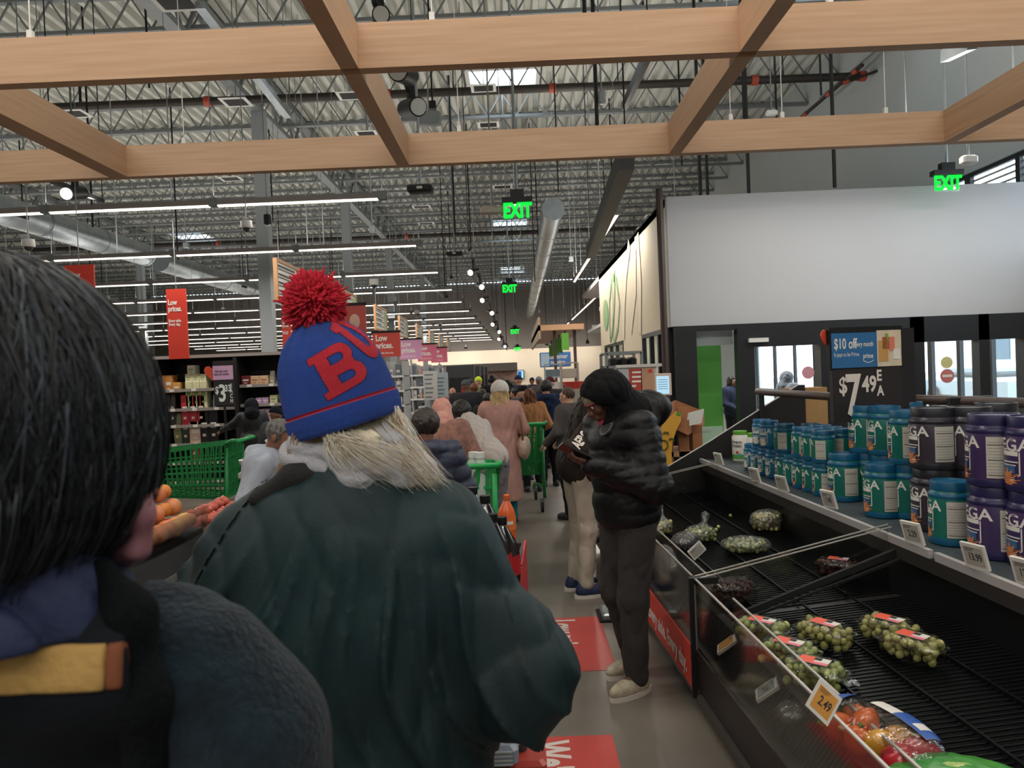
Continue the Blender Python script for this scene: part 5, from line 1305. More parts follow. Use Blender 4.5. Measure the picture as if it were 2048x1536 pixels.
# --- the man on his phone in the black puffer jacket
def phone_extra(root, D):
    s, hc, Rh, A = D['s'], D['hc'], D['Rh'], D['A']
    # cap peak with ribbed stripes, red collar, balaclava edge
    def ft(X):
        q = ((X - hc) @ Rh) / s; d = s_eval(s_ell((0, -.008, .04), (.088, .108, .098)), q) + .002 * np.sin(np.arctan2(q[:, 0], q[:, 1]) * 36); return np.maximum(d, .018 - q[:, 2]) * s
    v, f = surf(ft, hc - .2, hc + .2, .0055); npmesh('beanie', v, f, mat('beanie_stripe', '#b3a48f', rough=.8, col2='#4d4239', vscale=40, stretch=(3, 3, .1)), root)
    def fr_(X):
        q = ((X - hc) @ Rh) / s; d = s_eval(s_ell((0, -.006, .03), (.090, .110, .1)), q); return np.maximum(np.maximum(d, .021 - q[:, 2]), q[:, 2] - .028) * s
    v, f = surf(fr_, hc - .2, hc + .2, .0045); npmesh('beanie_rim', v, f, mat('beanie_red', '#9c2f3a', rough=.8), root)
    c = hc + Rh @ V3(.0, .05, -.135) * s
    def fc(X): return s_eval(s_ell(c, (.07, .05, .05)), X) + folds(X, 60, .006, (1, 1, .5), 2)
    v, f = surf(fc, c - .12, c + .12, .006); npmesh('red_collar', v, f, cloth('red', '#c23144'), root)
    # big puffed hood hanging behind the neck
    def fh(X):
        q = D['unl'](X) / s
        d = union([s_ell((.02, -.20, 1.50), (.165, .125, .095)), s_ell((0, -.08, 1.44), (.16, .14, .06))], .05)(q) - .01 * np.abs(np.sin(q[:, 1] * 34)) ** .6 + folds(q, 40, .004, (1, 1, 1), 4); return d * s
    c2 = D['up']((0, -.15, 1.48)); v, f = surf(fh, c2 - .3, c2 + .3, .008); npmesh('hood', v, f, M_puff, root)
    # chest badge
    b = MB(); c3 = D['up']((-.085, .155, 1.33)); fr = frame(c3, (1, .35, 0), (0, -.1, 1)); 
# phone in its own right
M_puff = mat('puffer_black', '#0c0c0f', rough=.5, var=.2, vscale=12, bump=.2, bscale=35, spec=.3)
px_, py_ = .43, 3.77
FA = 118
pm = person('person in a black puffer jacket and hood looking at a phone by the produce case', px_, py_, FA, 1.74, lean=4, nod=28, turn=-14, skin='dark',
       arms=(((-.29, .03, 1.13), (-.135, .315, 1.255)), ((.275, -.13, 1.12), (.215, -.01, .88))), legs=(((-.09, .05, .5), (-.11, .06, .09)), ((.1, .03, .5), (.10, -.08, .09))),
       top=dict(kind='puffer', name='puffer_jacket', m=M_puff, t=.052, hem=.90, arm=.075, w=.98, hood=None), bottom=(mat('jogger_grey', '#2d2a28', rough=.85, var=.12, vscale=10, bump=.2, bscale=120), 1.04), shoes='#b3a892', hat=('hood', mat('hood_black', '#08080b', spec=.2, rough=.8, bump=.2, bscale=120)), hp=(1206, 800, 3.72), extra=phone_extra, headres=.0045, res=.013, curl=.85, palm=(.25, -.35, 1.0))
bpy.context.view_layer.update()
w = pm.matrix_world @ Vector(np.array((-.135, .315, 1.255)) * PMH[2] / 1.72)
d_ = (pm.matrix_world.to_3x3() @ Vector((.1, .26, .08))).normalized()
o = thing('smartphone', 'dark smartphone held up in the hand of the person in the puffer jacket', 'phone', w + d_ * .075 + Vector((-.01, -.01, .045)), 0)
fr = frame((0, 0, 0), Vector((-.86, -.12, .48)), Vector((.3, -.8, .4))); 
plate(fr, -.078, .078, -.037, .037, .009, -.0045).build('phone_body', mat('phone_black', '#1d2420', rough=.25), o)
plate(fr, -.073, .073, -.033, .033, .0008, .0046).build('screen', mat('phone_glass', '#0e1512', rough=.08), o)

for c_ in pm.children:
    if c_.name.startswith('puffer_jacket'):
        mw = c_.matrix_world; mi_ = mw.inverted(); tgt = P(1214, 858, 3.0)
        ok_, loc_, nor_, _ = c_.ray_cast(mi_ @ CAM, (mi_.to_3x3() @ (tgt - CAM)).normalized())
        if ok_:
            wl0 = mw @ loc_; wn = (mw.to_3x3() @ nor_).normalized(); ux_ = Vector((0, 0, 1)).cross(wn).normalized(); fr = frame(wl0 + wn * .008, ux_, wn.cross(ux_))
            sh_p = [(-.036, .04), (-.02, .045), (0, .038), (.02, .045), (.036, .04), (.036, -.015), (.02, -.038), (0, -.05), (-.02, -.038), (-.036, -.015)]
            il = pm.matrix_world.inverted(); b = MB(); b.prism(sh_p, lambda x, y: il @ fr(x, y, -.006), lambda x, y: il @ fr(x, y, .004)); b.build('chest_badge', mat('badge_grey', '#4a494c', rough=.5), pm)
            b = MB(); b.prism([(x * .7, y * .6 - .004) for x, y in sh_p], lambda x, y: il @ fr(x, y, .004), lambda x, y: il @ fr(x, y, .006)); b.build('badge_print', mat('badge_dark', '#19191b', rough=.5), pm)

# --- the person in the dark hoodie behind, back turned to the aisle
def hoodie_text(root, D):
    (sh, e, w) = D['A'][1]; m_ = (sh + e) / 2; d = nrm(e - sh); side = nrm(V3(.75, -.65, .1)); side = nrm(side - d * side.dot(d)); 
    q = e - d * .02 + side * .098; fr = frame(q, -Vector(d), Vector(np.cross(side, -d)))
    lettering('AERO', fr, mat('print_cream', '#e3d6cc', rough=.7), root, .1, .55, .004, lift=.004)
person('person in a loose brown hoodie with cream sleeve lettering', P(1172, 1170, 5.4).x, 5.4, -72, 1.80, lean=24, nod=20, skin='tan', arms=(((-.24, .1, 1.1), (-.16, .34, 1.0)), ((.27, -.10, 1.12), (.2, .22, 1.08))),
       top=dict(kind='hoodie', m=mat('hoodie_brown', '#2e2623', spec=.3, rough=.7, var=.15, vscale=7, bump=.2, bscale=60), t=.06, hem=.56, arm=.09, fold=.02, w=1.05), bottom=(cloth('cream', '#b5aa9c'), .9), shoes='#1f2c4f', hair=('short', H_blk), hp=(1226, 778, 5.4), extra=hoodie_text, res=.015)
# --- queue ahead
person('girl with dark pinned-up braids in a navy padded jacket', P(855, 950, 5.2).x, 5.2, 8, 1.50, nod=8, skin='brown', arms=push(.95), top=dict(kind='puffer', name='jacket', m=mat('navy_puff', '#2d3347', rough=.6, var=.15, vscale=20), t=.035, hem=.75, arm=.06, hood='down'), bottom=cloth('blk', '#1a1a1d'), hair=('afro', hairm('braid', '#1e1714', '#3c302a')), hp=(851, 856, 4.3), res=.014)
def frill(root, D): pass
person('person in a dusty pink fur coat and pink headscarf', P(893, 950, 6.1).x, 6.1, 5, 1.60, lean=6, nod=15, skin='tan', arms=(((-.29, .0, 1.16), (-.2, .3, 1.0)), ((.31, .02, 1.12), (.24, .25, .98))), top=dict(kind='coat', name='fur_coat', m=mat('pink_fur', '#94665a', rough=.95, var=.3, vscale=26, bump=1.0, bscale=90, sheen=.15), t=.075, hem=.42, arm=.085, fold=.01), bottom=cloth('blk', '#1a1a1d'), hat=('hijab', cloth('pinkscarf', '#d39a8e')), hp=(884, 824, 6.1), res=.016)
person('person in a pale grey hoodie bent forward over a cart', P(1015, 950, 6.4).x, 6.4, 42, 1.78, lean=50, nod=-10, skin='brown', arms=(((-.3, .45, 1.12), (-.15, .68, 1.05)), ((.3, .45, 1.12), (.15, .68, 1.05))), legs=(((-.1, .03, .5), (-.12, -.04, .09)), ((.1, .06, .5), (.13, .0, .09))),
       top=dict(kind='hoodie', m=mat('hoodie_pale', '#b9aea8', rough=.8, var=.06, vscale=6, bump=.2, bscale=50), t=.055, hem=.84, arm=.075, hood='down', fold=.018), bottom=(mat('camo_grey', '#57525a', rough=.8, col2='#8a8488', vscale=5), 1.2), hair=('afro', H_blk), hp=(922, 828, 6.8), res=.016)
# --- woman with the fluffy white hat
def bag(root, D):
    s = D['s']; c = V3(.27, .0, .93) * s
    v, f = surf(lambda X: s_eval(s_ell(c, (.07, .15, .13)), X) + folds(X, 20, .01, (1, 1, 1), 2), c - .25, c + .25, .01); npmesh('shoulder_bag', v, f, mat('bag_leather', '#bfa592', rough=.45), root)
    b = MB(); b.tube([V3(.27, .12, 1.0) * s, V3(.25, .06, 1.3) * s, V3(.2, 0, 1.47) * s, V3(.25, -.08, 1.3) * s, V3(.27, -.12, 1.0) * s], .011, 6); b.build('bag_strap', mat('strap_brown', '#7c5a44', rough=.6), root, True)
person('blonde woman in a fluffy white hat and long pink coat with a shoulder bag', P(1022, 900, 8.0).x, 8.0, -4, 1.64, nod=2, skin='pale', arms=push(1.02, .3), top=dict(kind='coat', name='long_coat', m=cloth('pinkcoat', '#b98d84', bump=.1), t=.05, hem=.30, arm=.07), bottom=cloth('teal', '#1d7f8c'), hair=('long', H_bld), hat=('fluffy', mat('white_fluff', '#dcd6d0', rough=.95, var=.15, vscale=40, bump=.9, bscale=120)), extra=bag, hp=(1000, 787, 7.9), res=.017)
person('person with thick black hair in a navy hooded jacket and black trousers', P(1090, 900, 9.4).x, 9.4, 10, 1.68, nod=4, skin='tan', arms=push(1.05, .3), top=dict(kind='jacket', m=cloth('navy', '#1d2a44'), t=.06, hem=.80, arm=.075, hood='down'), bottom=cloth('blk', '#1a1a1d'), hair=('afro', H_blk), hp=(1092, 777, 10.3), res=.018)
person('woman with long auburn hair in a camel brown coat', P(1058, 880, 8.9).x, 8.9, 5, 1.56, nod=2, skin='pale', arms=(((-.27, .0, 1.15), (-.2, .3, 1.0)), ((.3, .03, 1.13), (.2, .3, 1.0))), top=dict(kind='coat', name='camel_coat', m=cloth('camel', '#b07a52'), t=.05, hem=.7, arm=.07), bottom=cloth('blk', '#1a1a1d'), hair=('long', H_auburn), hp=(1059, 793, 9.9), res=.02)
def specs(root, D):
    b = MB(); s = D['s']
    for sx in (-.031, .031): b.tube([D['hc'] + D['Rh'] @ V3(sx + .02 * math.cos(t), .103, .004 + .016 * math.sin(t)) * s for t in [i * .628 for i in range(11)]], .0015, 4)
    for sx in (-1, 1): b.tube([D['hc'] + D['Rh'] @ V3(sx * .051, .1, .008) * s, D['hc'] + D['Rh'] @ V3(sx * .081, .0, .008) * s], .0016, 4)
    b.build('glasses', M_blackm, root)
person('man with short brown hair and glasses looking left behind the dark hoodie', P(1140, 850, 8.0).x, 8.0, 55, 1.58, nod=2, skin='pale', arms=push(1.0, .25), top=dict(kind='jacket', m=cloth('grey1', '#55504f'), t=.05, hem=.8), bottom=cloth('blk', '#1a1a1d'), hair=('crop', hairm('lbrown', '#3a2a20', '#5a4332')), extra=specs, hp=(1134, 793, 8.0), res=.02)
person('man with a bald brown head facing the camera beside the shelves', P(905, 850, 13).x, 13, 178, 1.60, nod=-2, skin='tan', top=dict(kind='jacket', m=cloth('pinkish', '#8d6a66'), t=.05, hem=.8), bottom=cloth('blk', '#1a1a1d'), hp=(905, 785, 14.2), res=.024)
C1 = [(932, 11.5, -5, 1.68, 'broad-backed person in a dark grey hooded jacket with a grey cap', cloth('char', '#2f2e33'), ('cap', cloth('cap', '#55585c')), None, 1.25),
      (948, 13.0, 20, 1.62, 'person with reddish hair beyond the dark grey jacket', cloth('slate', '#4c5560'), None, ('short', H_auburn), 1),
      (965, 12.2, -20, 1.60, 'person in a bright red jacket bending over in the queue', cloth('redj', '#a6283a'), None, ('short', H_blk), 1),
      (957, 15.5, 0, 1.58, 'person in a neon yellow hat far down the queue', cloth('yel', '#6d6f45'), ('beanie', cloth('neon', '#c9e63a')), None, 1),
      (975, 10.4, 10, 1.50, 'person in a dark olive jacket hidden beside the fluffy hat', cloth('olv', '#35342a'), None, ('short', H_blk), 1.1),
      (984, 14.5, 0, 1.70, 'person with a high black hair bun in the queue', cloth('blkj', '#1c1b20'), None, ('bun', H_blk), 1),
      (1014, 13.2, 15, 1.66, 'person with dark hair in front of the far screen, left side', cloth('blk2', '#22242c'), None, ('long', H_blk), 1),
      (1030, 12.0, 60, 1.58, 'person with dark hair turned towards the right wall in the queue', cloth('gry2', '#4a4d58'), None, ('short', H_blk), 1),
      (1037, 15.6, -10, 1.72, 'person in a navy knitted hat below the far screen', cloth('nvy2', '#2b3046'), ('beanie', cloth('nvh', '#232a4c')), None, 1),
      (1045, 11.0, 95, 1.60, 'pale-faced person in a black cap looking left by the auburn hair', cloth('blk3', '#191a20'), ('cap', cloth('blkcap', '#16161b')), None, 1),
      (1052, 18.0, 0, 1.60, 'person with pale hair beyond the auburn-haired woman', cloth('tan3', '#8c8273'), None, ('short', H_bld), 1),
      (1100, 12.2, 10, 1.72, 'person in a maroon knitted hat and dark jacket right of the navy jacket', cloth('blk4', '#2c2a2e'), ('beanie', cloth('maroon', '#5c2836')), None, 1.1),
      (1078, 16.0, 0, 1.70, 'person in a grey beanie far down the queue at right', cloth('gry5', '#45464b'), ('beanie', cloth('gbeanie', '#6f7784')), None, 1),
      (1005, 19.0, 0, 1.68, 'small distant person in black left of the far screen', cloth('blk6', '#1f1f24'), None, ('short', H_blk), 1),
      (940, 19.0, 0, 1.66, 'small distant person in red by the black coolers', cloth('red6', '#8f2b34'), None, ('short', H_blk), 1),
      (1064, 20.5, 0, 1.66, 'small distant person in dark clothes right of the far screen', cloth('blk7', '#2a2b33'), ('beanie', cloth('blkb', '#20222b')), None, 1)]
HY = {932: 775, 948: 778, 965: 790, 957: 766, 975: 800, 984: 762, 1014: 772, 1030: 788, 1037: 763, 1045: 786, 1052: 777, 1100: 769, 1078: 765, 1005: 764, 940: 766, 1064: 764}
for px, Y, fa, h, lab, m, hat, hair, wd in C1:
    person(lab, P(px, 800, Y).x, Y, fa, h, nod=4, skin=('tan', 'brown', 'pale')[int(Y * 10) % 3], arms=push(1.0, .28), top=dict(kind='jacket', m=m, t=.055, hem=.8), bottom=cloth('blk', '#1a1a1d'), hat=hat, hair=hair, hp=(px, HY[px], Y), res=.028, headres=.009, wide=wd)
# --- left side: woman in profile, shopper in black by the shelves
def ear_ring(root, D):
    b = MB(); b.ball(D['hc'] + D['Rh'] @ V3(-.086, -.005, -.04) * D['s'], .006, 8, 6); b.build('earring', mat('gold', '#d8c48c', rough=.2, metal=1), root, True)
person('woman with greying cornrowed hair in a pale grey-blue coat, seen side on', P(572, 960, 4.3).x, 4.3, -96, 1.555, lean=8, nod=20, skin='brown', arms=push(1.0, .28), top=dict(kind='jacket', name='coat', m=mat('coat_paleblue', '#9aa0ac', rough=.7, var=.06, vscale=6, bump=.1, bscale=60), t=.05, hem=.7, arm=.07, hood='down'), bottom=cloth('blk', '#1a1a1d'), hair=('rows', H_grey), extra=ear_ring, hp=(560, 874, 4.3), headres=.0045)
person('shopper in a long black coat reaching to the black shelves', P(505, 880, 10.2).x, 10.2, 22, 1.66, lean=8, nod=15, skin='tan', arms=(((-.32, .15, 1.3), (-.5, .42, 1.2)), ((.26, .0, 1.14), (.24, .12, .95))), top=dict(kind='coat', m=mat('coat_black', '#0a0b0f', rough=.6, var=.2, vscale=8), t=.06, hem=.5, arm=.07, fold=.008), bottom=cloth('blk', '#1a1a1d'), hat=('hood', cloth('blkhood', '#18181d')), hp=(503, 815, 10.3), res=.02)
person('person in a dark knitted cap low behind the cornrowed woman', P(558, 850, 9.0).x, 9.0, -30, 1.42, nod=8, skin='brown', arms=push(1.0, .28), top=dict(kind='jacket', m=cloth('gry8', '#3a3d42'), t=.05, hem=.8), bottom=cloth('blk', '#1a1a1d'), hat=('beanie', cloth('kblack', '#1c1f28')), hp=(552, 832, 8.6), res=.028)
# --- behind the entrance glass
person('woman with dark hair carrying a paper bag behind the entrance glass', P(1468, 800, 12.6).x, 12.6, -155, 1.60, nod=5, skin='brown', arms=(((-.26, .05, 1.15), (-.08, .3, 1.0)), ((.26, .05, 1.15), (.08, .3, 1.0))), top=dict(kind='jacket', m=cloth('nvy9', '#2a3046'), t=.05, hem=.8), bottom=cloth('blk', '#1a1a1d'), hair=('long', H_blk), hp=(1466, 764, 12.6), res=.026)
person('person in a grey hooded jacket looking right behind the middle entrance door', P(1578, 800, 12.2).x, 12.2, -70, 1.66, nod=2, skin='dark', arms=push(1.1, .3), top=dict(kind='jacket', m=cloth('gry9', '#7c8089'), t=.07, hem=.8, arm=.075), bottom=cloth('blk', '#1a1a1d'), hat=('hood', cloth('gryhood', '#7a7e86')), hp=(1576, 757, 12.2), res=.024)
# ================================================================ the two people in front
def vv(p): return np.array(p, float)
def pp(px, py, Y): return vv(P(px, py, Y))
# ---- woman in the green coat and the blue knitted hat
HB = pp(692, 836, 1.5); HAX = nrm([-.262, -.02, .965]); HF = nrm(np.cross([0, 0, 1.], HAX)); 
ex = nrm(V3(1, 0, 0) - HAX * HAX[0]); ey = nrm(np.cross(HAX, ex))
wo = thing('person', 'woman in a blue bobble hat and loose dark green coat seen from behind, blonde hair', 'person', (HB[0], 1.5, 0)); wl_ = vv(wo.location)
M_green = mat('coat_green', '#05191c', rough=.6, col2='#0d2a2e', vscale=4, bump=.12, bscale=220, spec=.35)
shR, elR, wrR = V3(-.175, 1.49, 1.29), V3(-.035, 1.46, 1.03), V3(-.19, 1.80, 1.0)
shL, elL, wrL = V3(-.575, 1.49, 1.27), V3(-.70, 1.50, 1.06), V3(-.45, 1.82, 1.0)
hc = HB + HAX * .045 + V3(0, .01, 0); Rh = np.stack([ex, ey, HAX], 1)
body = union([s_ell((-.36, 1.5, 1.15), (.17, .1, .28)), s_ell((-.36, 1.5, .95), (.16, .12, .14)), s_cone((-.52, 1.5, 1.37), (-.2, 1.5, 1.37), .05, .05), s_cone((-.345, 1.49, 1.38), (-.335, 1.5, 1.5), .055, .05), s_cone(shR, elR, .045, .04), s_cone(elR, wrR, .038, .026), s_cone(shL, elL, .045, .04), s_cone(elL, wrL, .038, .026),
              s_cone((-.45, 1.5, .88), (-.46, 1.52, .48), .08, .05), s_cone((-.46, 1.52, .48), (-.46, 1.5, .08), .05, .035), s_cone((-.27, 1.5, .88), (-.26, 1.52, .48), .08, .05), s_cone((-.26, 1.52, .48), (-.26, 1.5, .08), .05, .035)], .03)
hands = [surf(union(hand_prims(w, nrm(w - e), (0, 0, -1), (sx, 0, 0), .9), .008), w - .16, w + .16, .006) for w, e, sx in ((wrR, elR, -1), (wrL, elL, 1))]
hf = head_field(hc - HAX * .01, Rh, 1.0)
v, f = join(surf(body, (-.75, 1.3, -.02), (.1, 1.95, 1.6), .018), surf(hf, hc - .17, hc + .17, .007), *hands); npmesh('body', v, f, SKIN['pale'], wo, off=wl_)
def coatf(X):
    arms = [s_cone(shR, elR, .108, .105), s_cone(elR, wrR, .10, .055), s_cone(shL, elL, .10, .095), s_cone(elL, wrL, .09, .055)]
    tor = union([s_ell((-.36, 1.5, 1.20), (.265, .175, .25)), s_ell((-.36, 1.5, .95), (.28, .19, .3)), s_ell((-.37, 1.5, .72), (.28, .20, .2)), s_cone((-.52, 1.49, 1.335), (-.19, 1.49, 1.33), .085, .09), s_cone((-.36, 1.485, 1.36), (-.34, 1.49, 1.425), .12, .095)], .09)
    d = union([tor] + arms, .06)(X)
    # drape: long folds falling from the shoulders, fanning towards each side
    x, z = X[:, 0] + .35, X[:, 2]
    fan = np.arctan2(x, (1.75 - z)); w = .6 * np.sin(z * 7 + 2 * x) + .4 * np.sin(z * 13)
    dr = (1 - np.abs(np.sin(fan * 15 + w))) ** 2 + .6 * (1 - np.abs(np.sin(fan * 27 + 1.3 + w * 1.5))) ** 2
    fade = np.clip((1.40 - z) / .2, 0, 1)
    d = d - .017 * dr * fade + folds(X, 13, .010, (1, 1, .5), 4)
    return np.maximum(d, .60 - z)
v, f = surf(coatf, (-.85, 1.2, .55), (.2, 2.0, 1.58), .0075); npmesh('green_coat', v, f, M_green, wo, off=wl_)
# dark seam from collar to sleeve
v, f = surf(lambda X: np.maximum(np.maximum(coatf(X) - .006, -(coatf(X) + .006)), np.abs((X[:, 0] + .545) - (X[:, 2] - 1.42) * .62) - .0022) if True else 0, (-.75, 1.25, 1.16), (-.44, 1.5, 1.46), .005)
npmesh('seam', v, f, mat('seam_dark', '#0d1a18', rough=.8), wo, off=wl_)
cl = union([s_cone(pp(515, 998, 1.43), pp(600, 952, 1.44), .018, .03), s_cone(pp(600, 952, 1.44), pp(655, 945, 1.42), .03, .022)], .03)
v, f = surf(cl, (-.62, 1.3, 1.3), (-.3, 1.6, 1.6), .006); npmesh('collar', v, f, mat('collar_black', '#0d0b0a', rough=.8, bump=.3, bscale=150), wo, off=wl_)
# grey sweatshirt hood bunched at the neck
def hoodf(X):
    a = union([s_cone(pp(600, 915, 1.46), pp(720, 940, 1.42), .032, .042), s_cone(pp(720, 940, 1.42), pp(840, 950, 1.47), .042, .035), s_cone(pp(620, 890, 1.48), pp(790, 900, 1.48), .045, .045), s_ell(pp(715, 880, 1.5), (.105, .085, .05))], .035)(X)
    return a + folds(X, 34, .009, (1, .8, 1.6), 6)
v, f = surf(hoodf, (-.56, 1.33, 1.40), (-.1, 1.66, 1.64), .0055); npmesh('grey_hood', v, f, mat('hood_grey', '#a2a2a8', rough=.9, var=.06, vscale=14, bump=.35, bscale=160), wo, off=wl_)

# knitted hat: one dense sheet; letters, band and stripe are knitted in
def inpoly(px, py, poly):
    ins = np.zeros(px.shape, bool); n = len(poly)
    for i in range(n):
        (x1, y1), (x2, y2) = poly[i], poly[(i + 1) % n]
        c = ((y1 > py) != (y2 > py)) & (px < (x2 - x1) * (py - y1) / ((y2 - y1) or 1e-9) + x1); ins ^= c
    return ins
def arc(cx, cy, rx, ry, a0, a1, n=10): return [(cx + rx * math.cos(math.radians(a0 + (a1 - a0) * i / n)), cy + ry * math.sin(math.radians(a0 + (a1 - a0) * i / n))) for i in range(n + 1)]
# slab letter B, height 1, then the first strokes of the next letter
LB = [(0, 0), (.62, 0)] + arc(.62, .26, .26, .26, -90, 60, 8) + [(.78, .51)] + arc(.60, .76, .24, .24, -50, 90, 8) + [(0, 1), (0, .84), (.1, .84), (.1, .16), (0, .16)]
LBh = [[(.34, .17), (.56, .17)] + arc(.56, .27, .1, .1, -90, 90, 6) + [(.34, .37)], [(.34, .62), (.54, .62)] + arc(.54, .72, .1, .1, -90, 90, 6) + [(.34, .82)]]
LU = [(0, 1), (0, .85), (.08, .85), (.08, .28)] + arc(.42, .3, .34, .3, 180, 360, 12) + [(.76, .85), (.86, .85), (.86, 1), (.46, 1), (.46, .85), (.54, .85), (.54, .36)] + arc(.43, .34, .1, .12, 0, -180, 8)[0:9] + [(.33, .85), (.4, .85), (.4, 1)]
NT, NV = 760, 300
prof_v = [0, .03, .1, .25, .4, .55, .68, .78, .86, .92, .96, 1.0]; prof_r = [.108, .113, .116, .1155, .1125, .107, .097, .084, .066, .046, .03, .02]
HH = .238
tt, vvv = np.meshgrid(np.linspace(0, 2 * np.pi, NT, endpoint=False), np.linspace(0, 1, NV), indexing='ij')
r = np.interp(vvv, prof_v, prof_r)
gath = np.clip((vvv - .62) / .3, 0, 1); r = r * (1 - gath * .16 * (1 - np.abs(np.sin(tt * 5.5 + .4 * np.sin(tt * 3)))) ** 1.5) + .0006 * np.sin(tt * 150) * (vvv < .95)
cuff = (vvv < .19); r = r + np.where(cuff, .0035, 0) - .003 * np.exp(-((vvv - .20) / .008) ** 2)
u = ((tt + np.pi / 2 + np.pi) % (2 * np.pi) - np.pi) * .112; w = vvv * HH   # u = 0 faces the camera
def to_letter(u, w, u0, w0, ang, hgt, wid):
    a = math.radians(ang); du, dw = u - u0, w - w0; return (du * math.cos(a) + dw * math.sin(a)) / wid, (-du * math.sin(a) + dw * math.cos(a)) / hgt
x1, y1 = to_letter(u, w, .006, .060, 13, .090, .112); x2, y2 = to_letter(u, w, .118, .100, 30, .110, .100)
inB = inpoly(x1, y1, LB) & ~inpoly(x1, y1, LBh[0]) & ~inpoly(x1, y1, LBh[1]); inU = inpoly(x2, y2, LU)
inL = inB | inU
er = np.zeros_like(inL); 
for di in (-3, -2, -1, 1, 2, 3): er |= (np.roll(inL, di, 0) != inL)
for dj in (-2, -1, 1, 2): er |= (np.roll(inL, dj, 1) != inL)
mi = np.zeros(inL.shape, int); mi[inL] = 1; mi[er & ~inL] = 2; mi[(vvv > .185) & (vvv < .212)] = 3
r = r + np.where(inL, .0016, 0)
pos = HB[None, None] + (np.cos(tt) * r)[..., None] * ex + (np.sin(tt) * r)[..., None] * ey + (w - .018)[..., None] * HAX
idx = np.arange(NT * NV).reshape(NT, NV); i1 = np.roll(idx, -1, 0)
Fh = np.stack([idx[:, :-1], i1[:, :-1], i1[:, 1:], idx[:, 1:]], -1).reshape(-1, 4)
knit = dict(rough=.9, bump=.5, bscale=420, sheen=.05)
hatm = [mat('knit_blue', '#183f8f', var=.12, vscale=16, **knit), mat('knit_red', '#b81f30', var=.1, vscale=16, **knit), mat('knit_navy', '#1a1a4c', **knit), mat('knit_stripe', '#a82038', **knit)]
npmesh('knitted_hat', pos.reshape(-1, 3), Fh, hatm, wo, off=wl_, mi=mi[:, :-1].reshape(-1))
# yarn pompom
pc = pp(629, 606, 1.49); rr = random.Random(5); b = MB()
b.ball(pc - wl_, .045, 14, 10)
for k in range(1700):
    d = Vector((rr.gauss(0, 1), rr.gauss(0, 1), rr.gauss(0, 1))).normalized(); L = rr.uniform(.052, .066)
    j = Vector((rr.gauss(0, 1), rr.gauss(0, 1), rr.gauss(0, 1))) * .006; q = Vector(pc - wl_)
    b.tube([q + d * .03, q + d * (L * .8) + j * .5, q + d * L + j], .0034, 5, lambda t: 1 - .35 * t)
b.build('pompom', mat('yarn_red', '#c01f33', rough=.95, var=.18, vscale=50), wo, True)

# blonde hair in strands
def strands(name, m, par, off, gen, n, r, seed, sides=4):
    rr = random.Random(seed); b = MB()
    for k in range(n):
        pts = gen(rr)
        if pts: b.tube([Vector(p) - Vector(off) for p in pts], r * rr.uniform(.6, 1.3), sides, lambda t: 1 - .75 * t)
    return b.build(name, m, par, True)
M_bl = [mat('strand_blonde', '#dcd2be', rough=.38, spec=.6, col2='#ebe4d6', vscale=40), mat('strand_dark_blonde', '#9c7f58', rough=.4, spec=.5, col2='#b59a72', vscale=40)]
def bez(p0, p1, p2, p3, n=9):
    return [p0 * (1 - t) ** 3 + p1 * 3 * t * (1 - t) ** 2 + p2 * 3 * t * t * (1 - t) + p3 * t ** 3 for t in [i / (n - 1) for i in range(n)]]
def gen_r(rr):
    t = rr.random() ** .8
    a = pp(640 + 150 * t, 872 - 52 * t - rr.uniform(0, 12), 1.40 + .09 * t + rr.uniform(0, .02))
    e = pp(800 + 88 * rr.random() ** .7, 955 + 38 * rr.random(), 1.43 + rr.uniform(0, .05)) if t > .25 else pp(690 + 130 * rr.random(), 915 + 45 * rr.random(), 1.37 + rr.uniform(0, .02))
    n_ = V3(rr.gauss(0, .007), rr.gauss(0, .005), rr.gauss(0, .007))
    return bez(a, a + V3(.03, -.03, -.02) + n_, e + V3(-.05, -.02, .045) + n_ * 2, e + n_ * 1.5)
def gen_l(rr):
    a = pp(588 + 75 * rr.random(), 868 + rr.uniform(-8, 10), 1.42 + rr.uniform(0, .04)); e = pp(552 + 55 * rr.random(), 935 + 45 * rr.random(), 1.44 + rr.uniform(0, .04))
    return bez(a, a + V3(-.01, -.01, -.02), e + V3(0, -.01, .03), e + V3(rr.gauss(0, .004), 0, 0))
def gen_side(rr):
    a = pp(735 + 62 * rr.random(), 850 - 40 * rr.random(), 1.46 + rr.uniform(0, .06)); e = pp(795 + 70 * rr.random(), 935 + 55 * rr.random(), 1.46 + rr.uniform(0, .07)); n_ = V3(rr.gauss(0, .005), 0, rr.gauss(0, .005))
    return bez(a, a + V3(.015, -.02, -.02), e + V3(-.02, -.015, .05) + n_, e + n_)
def blf(X):
    d = union([s_cone(pp(745, 850, 1.50), pp(800, 915, 1.50), .035, .028), s_cone(pp(800, 915, 1.50), pp(858, 972, 1.49), .028, .010), s_cone(pp(655, 868, 1.44), pp(740, 880, 1.42), .018, .02)], .03)(X)
    return d + .003 * np.sin((X[:, 0] * .75 + X[:, 2] * .9) * 420 + 4 * np.sin(X[:, 2] * 40))
v, f = surf(blf, (-.5, 1.3, 1.35), (-.1, 1.65, 1.65), .004); npmesh('hair_mass', v, f, mat('blonde_mass', '#cfc0a4', rough=.5, col2='#e3d9c6', vscale=60, stretch=(1, 1, .3)), wo, off=wl_)
hm_ = strands('hair', M_bl[0], wo, wl_, gen_r, 1100, .0009, 1, 3)
